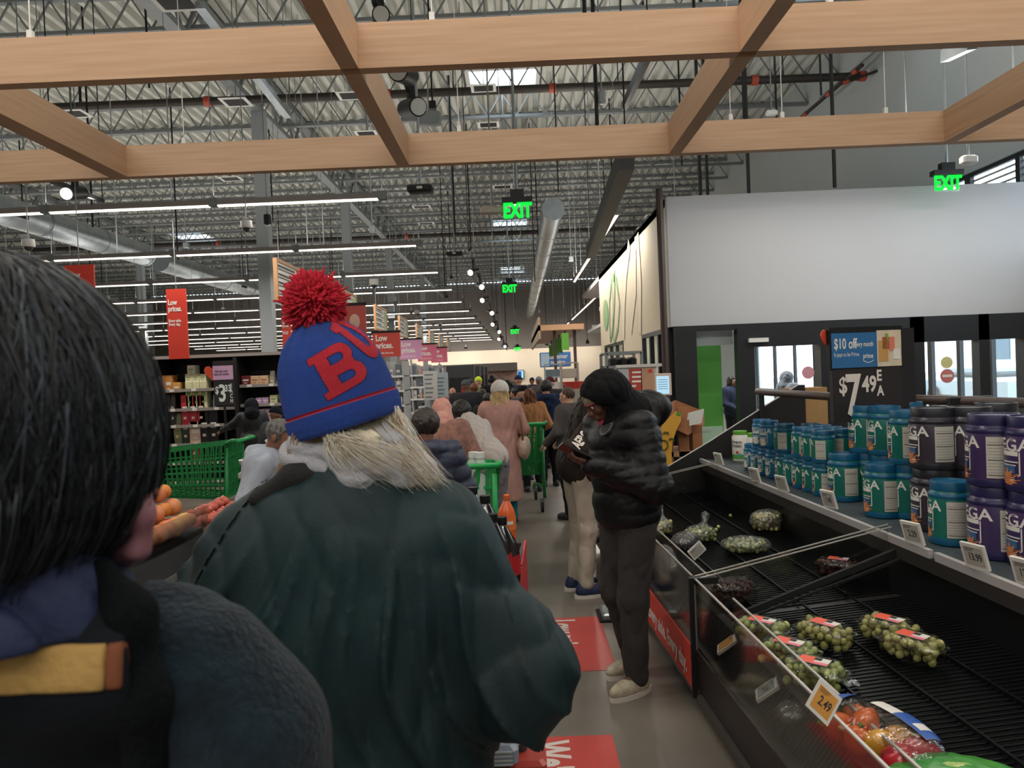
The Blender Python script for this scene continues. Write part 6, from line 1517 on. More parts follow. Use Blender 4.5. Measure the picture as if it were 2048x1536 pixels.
strands('hair', M_bl[1], wo, wl_, gen_r, 260, .0008, 2, 3); strands('hair', M_bl[0], wo, wl_, gen_side, 1000, .001, 3, 3); strands('hair', M_bl[1], wo, wl_, gen_l, 420, .0009, 4, 3); strands('hair', M_bl[1], wo, wl_, gen_side, 300, .0009, 6, 3)
for k, (kx, sx) in enumerate(((-.46, -1), (-.26, 1))):
    b = MB(); b.bevbox(kx - .05, kx + .05, 1.42, 1.70, 0, .09, .02); b.build('shoe', M_blackm, wo, off=wl_)
v, f = surf(union([s_cone((-.45, 1.5, .85), (-.46, 1.52, .1), .11, .075), s_cone((-.27, 1.5, .85), (-.26, 1.52, .1), .11, .075)], .04), (-.65, 1.3, .05), (-.1, 1.7, 1.0), .015); npmesh('trousers', v, f, cloth('blk', '#1a1a1d'), wo, off=wl_)

# ---- dark-haired person at the left edge, very near
YF = .62
HC = pp(-40, 866, YF); fo = thing('person', 'dark-haired person nearest at left with navy collar, yellow band and dark wool coat', 'person', (HC[0], YF, 0)); fl_ = vv(fo.location)
ea = V3(1, 0, 0); r_x = abs(pp(330, 866, YF)[0] - HC[0]) * .92; top_ = (pp(-40, 488, YF)[2] - HC[2]) * .95
def hairfield(X):
    q = X - HC
    d = union([s_ell((0, 0.0, 0), (r_x * .96, .125, top_ * .975)), s_ell((-.02, -.0, -.05), (r_x * .7, .11, .09))], .05)(q)
    ang = np.arctan2(q[:, 0], q[:, 2] + .02)
    return d + .0022 * np.sin(ang * 60 + 5 * np.sin(q[:, 2] * 30)) + .002 * np.sin(ang * 23 + 9 * q[:, 1])
hdm = mat('hair_near_black', '#0c0e12', rough=.5, col2='#1a1e24', vscale=90, stretch=(1, 1, .1), spec=.5)
v, f = surf(lambda X: np.maximum(hairfield(X), (HC[2] - .125 + .25 * np.abs(X[:, 0] - HC[0] + .02) * 0) - X[:, 2]), HC - .2, HC + .2, .004); hb_ = npmesh('hair_cap', v, f, hdm, fo, off=fl_)
M_st = [mat('strand_black', '#14171c', rough=.42, spec=.45), mat('strand_slate', '#38404a', rough=.5, spec=.5)]
crown = HC + V3(-.02, .03, top_ * .93)
def gen_h(rr):
    # start on the crown, run down the surface, end loose below
    ph = rr.uniform(-math.pi * .98, .25) ; th0 = rr.uniform(.1, 1.6); th1 = min(th0 + rr.uniform(.6, 1.4), 2.05); pts = []
    lift = rr.uniform(-.001, .006); sw = rr.uniform(-.35, .35)
    for i in range(10):
        t = i / 9; th = th0 + (th1 - th0) * t; p_ = ph + sw * t
        q = V3(math.cos(p_) * math.sin(th) * (r_x + lift), math.sin(p_) * math.sin(th) * (.128 + lift), math.cos(th) * (top_ + lift) )
        pts.append(HC + q)
    return pts
def gen_t(rr):
    ph = rr.uniform(-math.pi * .95, .15); pts = []; L = rr.uniform(.02, .11); k = rr.uniform(-.014, .014); z0_ = rr.uniform(-.05, .07); fl = math.sqrt(max(0, 1 - (z0_ / top_) ** 2)) if z0_ > 0 else 1
    for i in range(8):
        t = i / 7
        pts.append(HC + V3(math.cos(ph) * (r_x * math.sqrt(max(.3, 1 - ((z0_ - t * (.075 + L * .6)) / top_) ** 2)) + .002) + k * t, math.sin(ph) * (.130 * fl - .03 * t * t), z0_ - t * (.07 + L * .6)))
    return pts
strands('hair', M_st[0], fo, fl_, gen_h, 1300, .0010, 11, 3); strands('hair', M_st[1], fo, fl_, gen_h, 380, .0009, 12, 3)
strands('hair', M_st[0], fo, fl_, gen_t, 700, .0010, 13, 3); strands('hair', M_st[1], fo, fl_, gen_t, 160, .0009, 14, 3)
# head, ear, neck and covered body
Rf = np.eye(3); hd = head_field(HC + V3(0, .02, -.02), Rf, 1.05)
earc = pp(283, 1035, .63)
shRf = pp(380, 1410, .70); elRf = pp(500, 1900, .68); wrRf = elRf + V3(-.05, .25, .02); shLf = V3(2 * HC[0] - shRf[0], shRf[1], shRf[2])
bd = union([s_ell(HC + V3(0, .06, -.42), (.17, .1, .22)), s_cone(HC + V3(0, .03, -.28), HC + V3(0, .02, -.1), .06, .055), s_cone(shLf, shRf, .05, .05), s_cone(shRf, elRf, .045, .038), s_cone(elRf, wrRf, .038, .026), s_ell(HC + V3(0, .06, -.75), (.17, .12, .2)), s_cone(HC + V3(-.09, .05, -.85), V3(HC[0] - .1, .68, .08), .08, .04), s_cone(HC + V3(.09, .05, -.85), V3(HC[0] + .1, .68, .08), .08, .04)], .04)
sk = join(surf(bd, (HC[0] - .4, .4, -.02), (HC[0] + .45, 1.1, 1.7), .02), surf(hd, HC - .18, HC + .2, .007), surf(union([s_cone(earc, earc - V3(.006, -.01, .03), .011, .008), s_cone(earc + V3(.0, 0, .008), earc + V3(.002, .0, .025), .010, .008), s_cone(earc - V3(.008, 0, .03), pp(215, 1095, .68), .008, .03)], .012), earc - .13, earc + .1, .005), surf(union(hand_prims(wrRf, nrm(wrRf - elRf), (0, 0, -1), (-1, 0, 0), .6), .008), wrRf - .16, wrRf + .16, .007))
npmesh('body', *sk, mat('skin_ear', '#8c5f68', rough=.5, sss=.1), fo, off=fl_)
# navy jacket with the mustard band, hood draped
zb0, zb1 = pp(100, 1372, .565)[2], pp(100, 1286, .565)[2]
def navy(X): 
    q = X - HC
    d = union([s_ell((0, .07, -.42), (.21, .14, .26)), s_cone((-.16, .06, -.27), (.15, .06, -.30), .07, .07), s_cone((-.2, .01, -.20), (.13, .01, -.20), .082, .075), s_ell((0, .07, -.75), (.22, .15, .3))], .05)(q)
    return np.maximum(np.maximum(d + folds(X, 15, .006, (1, 1, .7), 2), .75 - X[:, 2]), X[:, 0] - pp(262, 1400, .6)[0] * X[:, 1] / .6 - np.clip(1.36 - X[:, 2], 0, .3) * .3)
v, f = surf(navy, (HC[0] - .33, .4, .7), (HC[0] + .33, 1.0, 1.5), .005)
npmesh('navy_jacket', v, f, mat('jacket_darknavy', '#080d14', spec=.2, rough=.8, var=.1, bump=.1, bscale=100), fo, off=fl_)
xr_ = pp(226, 1320, .565)[0]
for nm_, xa_, xb_, m_ in (('yellow_band', HC[0] - .3, xr_, mat('band_mustard', '#a58248', rough=.8, var=.1, vscale=20, bump=.3, bscale=120)), ('rust_band', xr_, xr_ + .012, mat('band_rust', '#6d3a1e', rough=.8))):
    v, f = surf(lambda X: np.maximum(np.maximum(navy(X) - .003, np.abs(X[:, 2] - (zb0 + zb1) / 2) - (zb1 - zb0) / 2), np.maximum(xa_ - X[:, 0], np.maximum(X[:, 0] - xb_, X[:, 1] - .68))), (HC[0] - .33, .4, zb0 - .02), (HC[0] + .2, .8, zb1 + .02), .003)
    npmesh(nm_, v, f, m_, fo, off=fl_)
def drape(X):
    q = X - HC
    d = union([s_cone((-.2, -.01, -.165), (.045, -.015, -.165), .085, .07), s_ell((-.06, -.0, -.2), (.16, .105, .075)), s_cone((.045, -.015, -.165), (.08, .02, -.22), .055, .045)], .05)(q) + folds(X, 22, .010, (.5, 1, 1), 5)
    return np.maximum(d, zb1 - .0 - X[:, 2])
v, f = surf(drape, HC - V3(.3, .16, .36), HC + V3(.25, .2, -.08), .0045); npmesh('navy_hood', v, f, mat('hood_navy', '#0e1d40', rough=.75, var=.12, vscale=8, bump=.25, bscale=130), fo, off=fl_)
def wool(X):
    A_, B_, C_ = pp(235, 1225, .66), pp(388, 1332, .66), pp(492, 1478, .66)
    d = union([s_cone(A_, B_, .030, .048), s_cone(B_, C_, .048, .058), s_cone(C_, pp(520, 1800, .68), .058, .07), s_cone(pp(330, 1330, .66), pp(400, 1800, .68), .05, .08), s_ell(HC + V3(.13, .09, -.42), (.12, .12, .2)), s_cone(pp(350, 1600, .68), pp(370, 2200, .72), .1, .12)], .05)(X)
    edge = pp(268, 1400, .6)[0] + (1.4 - X[:, 2]) * .045 + .015 * np.sin(X[:, 2] * 22)
    return np.maximum(np.maximum(d + folds(X, 17, .007, (1, 1, .5), 8), edge - X[:, 0] - np.clip((X[:, 2] - 1.42) * .6, 0, .05)), .62 - X[:, 2])
v, f = surf(wool, (HC[0] + .02, .42, .55), (HC[0] + .48, .95, 1.6), .005); npmesh('wool_coat', v, f, mat('wool_slate', '#08131b', rough=.95, spec=.15, col2='#14252f', vscale=38, bump=.6, bscale=160, sheen=.1), fo, off=fl_)
lap = union([s_cone(pp(205, 1140, .60), pp(262, 1230, .585), .010, .014), s_cone(pp(262, 1230, .585), pp(285, 1400, .58), .014, .016), s_cone(pp(285, 1400, .58), pp(298, 1700, .58), .016, .02)], .03)
v, f = surf(lap, (HC[0], .45, 1.15), (HC[0] + .3, .75, 1.6), .0045); npmesh('lapel', v, f, mat('lapel_dark', '#04070a', spec=.15, rough=.9, bump=.4, bscale=160), fo, off=fl_)
# ================================================================ left side: fruit bins, carts, shelves, signs
M_bin = mat('bin_grey', '#3c3c3d', rough=.45, var=.08); M_binedge = mat('bin_edge', '#6a6764', rough=.4)
a_ = P(420, 1045, 4.17); BX = a_.x; BZ = .84
o = thing('fruit_bin', 'dark grey slanted produce bin at left filled with oranges and grapefruit', 'produce bin', (BX - .35, 3.0, 0))
b = MB(); b.prism([(-.75, 0), (0, 0), (.0, .0), (.0, .62), (.03, .62), (.03, .86), (-.75, .86)], lambda x, z: Vector((BX + x + .0, 1.6, z)), lambda x, z: Vector((BX + x, 4.15, z))); 
MB().box(BX - .9, BX, 1.6, 4.15, .64, .80).build('bin_rim', M_bin, o, off=o.location)
MB().box(BX - .9, BX + .012, 1.6, 4.15, .64, .672).build('bumper', M_binedge, o, off=o.location)
MB().box(BX - .9, BX - .16, 1.6, 4.15, .0, .64).build('base', M_kerb, o, off=o.location)
MB().box(BX - .88, BX - .02, 1.62, 4.13, .80, .83).build('bin_floor', M_blackm, o, off=o.location)
MB().box(BX - .006, BX, 1.6, 4.15, .8, .95).build('clear_guard', M_acrylic, o, off=o.location)
MB().box(BX - .9, BX, 4.144, 4.15, .8, .95).build('clear_guard', M_acrylic, o, off=o.location)
Mfr = [mat('orange_peel', '#e08a3c', rough=.4, bump=.25, bscale=260, var=.06), mat('grapefruit_peel', '#dc7c52', rough=.4, bump=.2, bscale=260, col2='#e09a62', vscale=6), mat('yellow_grapefruit', '#dfae62', rough=.4, bump=.2, bscale=260, col2='#d98658', vscale=6), mat('lemon_peel', '#d6c06a', rough=.4, bump=.2, bscale=220)]
rr = random.Random(21); proto = []
for k, (m, r_) in enumerate(zip(Mfr, (.04, .05, .052, .036))):
    b = MB(); b.ball((0, 0, 0), r_, 18, 12, (1, 1, .94 if k < 3 else 1.0), None if k < 3 else Matrix.Rotation(1.3, 3, 'X')); x = b.build(['orange', 'grapefruit', 'yellow_grapefruit', 'lemon'][k], m, None, True)
    tag(x, '', ['orange', 'grapefruit', 'grapefruit', 'lemon'][k]); s_ = MB(); s_.cyl((0, 0, r_ * .93), (0, 0, r_ * .98), .004, n=6); s_.build('stem_scar', M_stem, x); proto.append((x, r_))
usedf = set(); cnt = {}
rows = ['guard row', 'second row', 'third row', 'fourth row', 'top row', 'row behind the top', 'back row']
for r0 in range(6):
    for c0 in range(21 if r0 < 5 else 0):
        y = 2.2 + c0 * .093 + (r0 % 2) * .04 + rr.uniform(-.01, .01); 
        if y > 4.08: continue
        x = BX - .065 - r0 * .07 + rr.uniform(-.008, .008); z = .885 + (min(r0, 4)) * .078 + rr.uniform(0, .012)
        kind = 3 if (y < 2.95 and r0 < 3) else rr.choice((0, 1, 1, 2, 0))
        src, R_ = proto[kind]
        lab = '%s in the left bin, %s, %s from the far end' % (['orange', 'blushing grapefruit', 'yellow grapefruit', 'lemon'][kind], rows[r0], ORD[int((4.1 - y) / .093)])
        lab = lab.replace('nearest from', 'first from')
        if kind in usedf: q = dup(src)
        else: q = src
        usedf.add(kind); q.location = (x, y, z); q.rotation_euler = (rr.uniform(-.9, .9), rr.uniform(-.9, .9), rr.uniform(0, 6)); q['label'] = lab; q['group'] = 'citrus heaped in the left bin'
for r0 in range(3):
    for c0 in range(20):
        x = BX - .07 - r0 * .1; y = 2.2 + c0 * .098
        if y > 4.05 or r0 * 20 + c0 > 58: continue
        q = dup(proto[rr.choice((0, 1, 2)) if y > 2.95 else 3][0]); q.location = (x, y, .872); q.rotation_euler = (rr.uniform(0, 3), rr.uniform(0, 3), 0); q['label'] = 'citrus fruit in the bottom layer of the left bin under the heap'; q['group'] = 'bottom layer of citrus in the left bin'; q['category'] = 'citrus fruit'
# second bin with apples
o = thing('apple_bin', 'second dark bin beyond the citrus, holding red apples', 'produce bin', (BX - .35, 4.8, 0))
MB().box(BX - .9, BX + .02, 4.22, 5.5, .0, .66).build('bin_body', M_bin, o, off=o.location)
MB().box(BX + .02, BX + .026, 4.22, 5.5, .56, .78).build('clear_guard', M_acrylic, o, off=o.location)
b = MB(); b.lathe([(.008, -.018), (.02, -.032), (.036, -.015), (.04, .006), (.032, .028), (.014, .034), (.003, .024)], n=18); ap = b.build('apple', mat('apple_red', '#b54238', rough=.3, col2='#d2705a', vscale=18), None, True); tag(ap, '', 'apple')
s_ = MB(); s_.cyl((0, 0, .022), (.004, 0, .045), .0015, n=5); s_.build('stalk', M_stem, ap)
for k in range(40):
    q = ap if k == 0 else dup(ap); r0, c0 = k // 10, k % 10
    q.location = (BX - .04 - r0 * .085 + rr.uniform(-.01, .01), 4.28 + c0 * .085 + (r0 % 2) * .04, .70 + r0 * .035 + rr.uniform(0, .01)); q.rotation_euler = (rr.uniform(-.8, .8), rr.uniform(-.8, .8), 0)
    q['label'] = 'red apple in the second bin, %s, %s from the citrus' % (rows[r0], ORD[c0].replace('nearest', 'first')); q['group'] = 'red apples in the second bin'
p = P(462, 1005, 5.0); o = thing('produce_scale', 'white plastic produce scale standing behind the apples', 'scale', (p.x, 5.6, 0))
MB().cyl((0, 0, 0), (0, 0, .9), .03, n=10).build('post', M_steel, o)
b = MB(); b.bevbox(-.14, .14, -.12, .12, .9, .97, .02); b.build('body', mat('scale_white', '#c9c6bd', rough=.4), o, 40)
MB().lathe([(.05, .97), (.15, 1.02), (.16, 1.05), (.12, 1.05)], n=20).build('pan', mat('scale_white', '#c9c6bd'), o, 40)
b = MB(); b.tube([(.05, 0, .95), (.1, 0, 1.1), (.06, 0, 1.2)], .02, 8); b.build('arm', mat('scale_white', '#c9c6bd'), o, True)
b = MB(); b.lathe([(.07, 0), (.075, .005), (.05, .02), (.05, .021)], (0, 0, 0), 20); x = b.build('dial', mat('dial_dark', '#2b3440', rough=.3), o); x.location = (-.02, -.125, .93); x.rotation_euler = (math.pi / 2, 0, 0)
p = PZ(322, 1158, .42); o = thing('fruit_carton', 'pale printed fruit carton on the floor stack below the left bin', 'carton', (BX + .30, 2.55, 0), .15)
b = MB(); b.bevbox(-.2, .2, -.28, .28, .0, .44, .01); b.build('box', mat('carton_blue', '#c3cbd4', rough=.7), o)
fr = frame((0, 0, .441), (0, 1, 0), (-1, 0, 0)); lettering('FRESH', fr, mat('carton_ink', '#262c3a', rough=.6), o, .14, .7, .004)

# ---------------------------------------------------------------- carts
M_cg = mat('cart_green', '#127a3a', rough=.4); M_cg2 = mat('cart_green_bright', '#1fa353', rough=.4)
def cart(x, y, rz, label, z0=.45, m=M_cg):
    """green plastic trolley: basket of slatted walls, handle, frame, four wheels; the front points along +y"""
    o = thing('shopping_cart', label, 'shopping cart', (x, y, 0), rz)
    zt = 1.02; w0, w1, t0, t1 = .20, .27, .22, .29; y0, y1 = -.40, .46
    def wall(a, c, d, e, n, nm):
        """a,c bottom corners; d,e top corners"""
        a, c, d, e = map(Vector, (a, c, d, e)); b = MB()
        for i in range(n + 1):
            t = i / n; b.bar(a + (c - a) * t, d + (e - d) * t, .026, .010)
        for k in range(5):
            t = k / 4; b.bar(a + (d - a) * t, c + (e - c) * t, .014, .03 if k in (0, 4) else .018)
        b.build(nm, m, o)
    zb = z0
    wall((-w0, y0 + .05, zb), (-w0, y1, zb + .06), (-w1, y0, zt), (-w1, y1 + .06, zt - .08), 16, 'basket_side')
    wall((w0, y0 + .05, zb), (w0, y1, zb + .06), (w1, y0, zt), (w1, y1 + .06, zt - .08), 16, 'basket_side')
    wall((-w0, y1, zb + .06), (w0, y1, zb + .06), (-w1, y1 + .06, zt - .08), (w1, y1 + .06, zt - .08), 8, 'basket_front')
    wall((-w0, y0 + .05, zb), (w0, y0 + .05, zb), (-w1, y0, zt), (w1, y0, zt), 8, 'basket_gate')
    wall((-w0, y0 + .05, zb), (-w0, y1, zb + .06), (w0, y0 + .05, zb), (w0, y1, zb + .06), 10, 'basket_floor')
    b = MB()
    for sx in (-1, 1):
        b.tube([(sx * w1, y0 - .02, zt), (sx * (w1 + .005), y0 - .08, zt + .03), (sx * w1 * .98, y0 - .12, zt + .02)], .022, 8)
        b.tube([(sx * .24, y0, zt - .05), (sx * .235, y0 + .02, .5), (sx * .24, y0 + .0, .17)], .02, 8); b.tube([(sx * .235, y0 + .05, .3), (sx * .2, y1 - .05, .22), (sx * .19, y1, .14)], .018, 8)
    b.build('frame', m, o, True)
    b = MB(); b.tube([(-w1, y0 - .12, zt + .02), (w1, y0 - .12, zt + .02)], .019, 10); b.build('handle', M_cg2, o, True)
    for sx in (-1, 1):
        for yy in (y0 + .02, y1 - .02):
            c = MB(); c.bar((sx * .21, yy, .17), (sx * .21, yy + .02, .07), .05, .03); c.build('caster_fork', M_steel, o); w = MB(); w.cyl((sx * .21 - .015, yy + .02, .062), (sx * .21 + .015, yy + .02, .062), .062, n=18); w.build('wheel', M_blackm, o, 40)
    return o
cart(P(395, 930, 7.7).x, 7.7, math.radians(92), 'green plastic shopping cart side-on at left before the black shelves')
cart(P(1078, 930, 8.6).x - .22, 8.75, math.radians(4), 'green plastic shopping cart at the right of the queue, seen end-on', m=M_cg)
cart(-.45, 5.22, math.radians(4), 'green plastic shopping cart with bottles behind the cola bottles', m=M_cg2)
# the near cart full of drinks
o = cart(-.30, 2.42, math.radians(-3), 'shopping cart full of cola bottles pushed by the woman in green', m=mat('cart_dark', '#3a3030', rough=.5))
# red side panel
b = MB(); b.box(.275, .282, -.3, .5, .52, .97); b.build('red_panel', mat('cart_red', '#c8313a', rough=.4), o)
M_cola = mat('cola_dark', '#160a08', rough=.12, spec=.6); M_colal = mat('cola_label', '#b01f26', rough=.35); M_cap = mat('cap_black', '#0f0f12', rough=.4)
def bottle(x, y, z, label, r_=.054, h_=.31, liquid=M_cola, lab=M_colal, capm=M_cap, tilt=0, gname='bottles in the near cart'):
    o = thing('soda_bottle', label, 'bottle', (x, y, z), 0, gname); o.rotation_euler = (tilt, tilt * .6, 0)
    MB().lathe([(r_ * .7, 0), (r_ * .95, .01), (r_, .03), (r_ * .94, h_ * .28), (r_, h_ * .4), (r_, h_ * .62), (r_ * .8, h_ * .75), (r_ * .38, h_ * .88), (r_ * .25, h_ * .93)], n=20).build('bottle', liquid, o, 60)
    MB().lathe([(r_ * 1.012, h_ * .42), (r_ * 1.012, h_ * .62)], n=20).build('label', lab, o, 60)
    b = MB(); b.add(*wrapc(gridrect(.05, .012, 4, 0, 0), r_, -1.57, h_ * .52, .002)); b.build('label_band', M_lab, o)
    MB().lathe([(r_ * .3, h_ * .92), (r_ * .32, h_ * .93), (r_ * .32, h_), (0, h_)], n=14).build('cap', capm, o, 40)
    MB().lathe([(r_ * .5, h_ * .82), (r_ * .27, h_ * .93)], n=14).build('neck', clear('bottle_clear', '#e8dcd8', refl=.2), o, 60)
CT = [(921, 1000, 2.28, 'left'), (945, 980, 2.5, 'top back'), (970, 997, 2.3, 'front middle'), (950, 1040, 2.12, 'lower middle'), (984, 1034, 2.16, 'lower right'), (1003, 1040, 2.3, 'far right')]
for k, (px, py, Y, wd) in enumerate(CT):
    q = P(px, py, Y); bottle(q.x, Y, q.z - .30, 'cola bottle in the near cart with its black cap at %s' % wd)
bx = [(-.12, 2.2), (-.24, 2.25), (-.36, 2.3), (-.37, 2.45), (-.14, 2.5), (-.26, 2.6), (-.08, 2.35), (-.1, 2.62)]
for k, (x, y) in enumerate(bx): bottle(x, y, .62 + .0 * k, 'cola bottle standing low in the near cart, %s from the handle' % ORD[k].replace('nearest', 'first'))
q = P(1009, 994, 2.62); bottle(q.x, 2.62, q.z - .2, 'orange soda bottle leaning at the right of the near cart', .034, .21, mat('orange_soda', '#d8602a', rough=.2), mat('orange_label', '#e07a35', rough=.4), mat('cap_orange', '#e0632a', rough=.4), .06)
b = MB(); q = P(900, 1000, 2.5); 
o = thing('jug', 'clear ribbed jug with pink drink lying in the near cart', 'jug', (q.x, 2.55, .9))
v, f = surf(lambda X: union([s_ell((0, 0, .0), (.09, .07, .085)), s_cone((-.02, 0, .06), (-.1, 0, .09), .03, .018)], .03)(X) - .003 * np.abs(np.sin(X[:, 0] * 130)), V3(-.2, -.15, -.15), V3(.2, .15, .2), .007); npmesh('jug', v, f, clear('jug_clear', '#eedadd', refl=.16, rough=.1, body=.25, bodycol='#c8475a'), o)
# things seen low in the cart
for k, (px, py, Y, w, h, d, c, lab, nm) in enumerate(((1000, 1495, 1.75, .09, .05, .1, '#8d97a6', 'silver blue tin low in the near cart', 'food_tin'), (1035, 1500, 1.85, .05, .16, .1, '#2b3b38', 'dark packet with pale stripes low in the near cart', 'food_packet'), (1062, 1505, 1.95, .07, .1, .08, '#2f5a33', 'green packet low in the near cart', 'food_packet'), (1058, 1540, 1.8, .09, .09, .1, '#b5433a', 'red packet low in the near cart', 'food_packet'))):
    q = P(px, py, Y); o = thing(nm, lab, 'packet' if nm != 'food_tin' else 'tin', q); b = MB(); b.bevbox(-w / 2, w / 2, -d / 2, d / 2, -h / 2, h / 2, .01); b.build('pack', mat('pk' + c, c, rough=.35), o)
    b = MB()
    for i in range(4): b.box(-w * .35, w * .35, -d / 2 - .001, -d / 2, -h * .35 + i * h * .2, -h * .35 + i * h * .2 + h * .07)
    b.build('print', M_lab, o)
# big juice jugs in the middle cart
for k, (px, py) in enumerate(((948, 950), (962, 948))):
    q = P(px, py, 4.95); o = thing('juice_jug', 'clear jug with orange-red bottom and white cap in the middle cart, %s' % ('left', 'right')[k], 'jug', (q.x, 4.95 - .05 * k, .62))
    MB().lathe([(.05, 0), (.065, .01), (.065, .14)], n=16).build('juice', mat('juice_orange', '#c2522c', rough=.3), o, 50); MB().lathe([(.066, .13), (.066, .36), (.03, .44), (.03, .46)], n=16).build('jug', mat('jug_pale', '#b7c6bc', rough=.3), o, 50); MB().lathe([(.033, .45), (.033, .49), (0, .49)], n=12).build('cap', M_white, o)

# ---------------------------------------------------------------- black shelves at left with goods
SY0 = 11.5; M_shb = mat('shelf_black', '#121214', rough=.6); M_rail = mat('shelf_rail', '#8f8781', rough=.5)
sx0, sx1, sm = P(60, 800, SY0).x, P(640, 800, SY0).x, P(476, 800, SY0).x
zs = [P(450, y, SY0).z for y in (885, 848, 815, 776)]; ztop = P(450, 714, SY0).z
o = thing('wall_shelving', 'tall black grocery shelving with price rails at left behind the green cart', 'shelving', (sm, SY0, 0)); lo_ = o.location
MB().box(sx0, sx1, SY0 + .5, SY0 + .54, 0, ztop).build('back_panel', M_shb, o, off=lo_)
MB().box(sx0, sx1, SY0 - .05, SY0 + .54, ztop, ztop + .05).build('top_board', M_shb, o, off=lo_)
MB().box(sx0, sx1, SY0 - .07, SY0 - .05, ztop, ztop + .05).build('top_rail', M_rail, o, off=lo_)
for x in (sx0, sm - 1.25, sm, sx1): MB().box(x - .03, x + .03, SY0 - .06, SY0 + .5, 0, ztop).build('upright', M_shb, o, off=lo_)
for a, c, dz in ((sx0, sm - 1.3, .04), (sm - 1.2, sm - .04, 0), (sm + .04, sx1, .03)):
    for z in zs + [zs[0] - .3, zs[0] - .6]:
        MB().box(a, c, SY0, SY0 + .5, z + dz - .02, z + dz).build('shelf', M_shb, o, off=lo_); MB().box(a, c, SY0 - .015, SY0, z + dz - .035, z + dz + .012).build('price_rail', M_rail, o, off=lo_)
        b = MB()
        for k in range(max(2, int((c - a) / .35))): xx = a + .12 + k * .35; b.box(xx, xx + .075, SY0 - .02, SY0 - .015, z + dz - .03, z + dz + .012)
        b.build('rail_label', M_lab, o, off=lo_)
def good(px0, px1, py0, zi, col, lab, cat='box', nm='food_box', Y=SY0 + .15, mark='#e8e0d4', dz=0, kind='box', n=1, grp=None):
    """goods standing on shelf zi between two pixel columns, top at py0"""
    xa, xb = P(px0, py0, Y).x, P(px1, py0, Y).x; zt_ = P(px0, py0, Y).z; z0 = zs[zi] + dz + .001; w_ = (xb - xa) / n
    h_ = max(zt_ - z0, .06)
    for k in range(n):
        o = thing(nm, lab if n == 1 else lab + ', %s from the left' % ORD[k].replace('nearest', 'first'), cat, (xa + w_ * (k + .5), Y, z0), 0, grp)
        b = MB()
        if kind == 'bag':
            b.add([(-w_ * .45, -.03, 0), (w_ * .45, -.03, 0), (w_ * .45, .03, 0), (-w_ * .45, .03, 0), (-w_ * .48, -.05, h_ * .4), (w_ * .48, -.05, h_ * .4), (w_ * .48, .05, h_ * .4), (-w_ * .48, .05, h_ * .4), (-w_ * .4, -.004, h_), (w_ * .4, -.004, h_), (w_ * .4, .004, h_), (-w_ * .4, .004, h_)], [(3, 2, 1, 0), (0, 1, 5, 4), (1, 2, 6, 5), (2, 3, 7, 6), (3, 0, 4, 7), (4, 5, 9, 8), (5, 6, 10, 9), (6, 7, 11, 10), (7, 4, 8, 11), (8, 9, 10, 11)])
        elif kind == 'jar': b.lathe([(w_ * .42, 0), (w_ * .46, .01), (w_ * .46, h_ * .8), (w_ * .3, h_ * .88), (w_ * .32, h_)], n=14)
        else: b.bevbox(-w_ * .48, w_ * .48, -.1, .1, 0, h_, .006)
        b.build('pack', mat('g' + col, col, rough=.5, var=.08, vscale=14), o, 35)
        y_ = -.101 if kind == 'box' else (-.055 if kind == 'bag' else -w_ * .47); b = MB(); b.box(-w_ * .3, w_ * .3, y_, y_ + .002, h_ * .45, h_ * .62); b.box(-w_ * .2, w_ * .15, y_, y_ + .002, h_ * .2, h_ * .28); b.build('print', mat('gm' + mark, mark, rough=.5), o)
good(303, 350, 752, 3, '#c58a4a', 'tan snack carton on the upper left shelf', n=3, dz=-.05); good(350, 366, 765, 3, '#cf9650', 'short tan tray beside the snack cartons', dz=-.05)
good(375, 418, 763, 2, '#d6d2a8', 'cream and green tea box in the lower stack', n=3, mark='#7f9a52', grp='tea boxes in the stack'); 
for k in range(3):
    xx = 375 + 14 * k; good(xx, xx + 14, 748, 2, '#dcd8b4', 'cream and green tea box in the upper stack, %s' % ('left', 'middle', 'right')[k], mark='#8aa35a', dz=P(400, 763, SY0 + .15).z - zs[2], Y=SY0 + .16)
good(379, 394, 731, 2, '#e0dcc4', 'single tilted tea box on top of the cream stack', mark='#8aa35a', dz=P(400, 748, SY0 + .15).z - zs[2])
good(366, 414, 790, 1, '#b8323a', 'red tea carton in the row of three', n=3, grp='red tea cartons'); good(320, 352, 790, 1, '#4d4644', 'dark packet on the left shelf behind the hair', n=3, kind='bag')
good(348, 364, 826, 0, '#8f9270', 'green and yellow pouch on the lower left shelf', kind='bag', mark='#e6d896'); good(365, 380, 826, 0, '#3f4a3c', 'dark green pouch on the lower left shelf', kind='bag')
good(403, 440, 820, 0, '#1e1b1e', 'dark tray of sachets on the lower shelf', n=2); good(383, 408, 842, 0, '#d9b3a0', 'small pink and white tub lying on the lower shelf')
good(382, 399, 853, 0, '#b5524a', 'red pouch on the second lowest shelf', kind='bag', mark='#e8d0c0', dz=-.30); good(425, 432, 790, 1, '#a9c3d0', 'pale blue jar beside the price sign', kind='jar')
good(486, 505, 752, 3, '#6e2228', 'dark red carton on the right bay top shelf', dz=.03); good(505, 540, 752, 3, '#c9a985', 'beige carton with printed flowers', n=2, dz=.03, mark='#a8664f'); good(540, 550, 742, 3, '#cfc4ae', 'tall pale pouch with a pointed top', kind='bag', dz=.03); good(553, 580, 768, 3, '#6e6d60', 'grey green pouch at the right end of the top shelf', kind='bag', n=2, dz=.03)
good(515, 541, 795, 2, '#b28db4', 'lilac box on the right bay middle shelf', n=2, dz=.03); good(543, 558, 790, 2, '#d0cba0', 'cream box with green print, middle shelf', dz=.03, mark='#6d8a4a'); good(558, 585, 785, 2, '#5c6a48', 'dark green pouch at the right of the middle shelf', kind='bag', n=2, dz=.03)
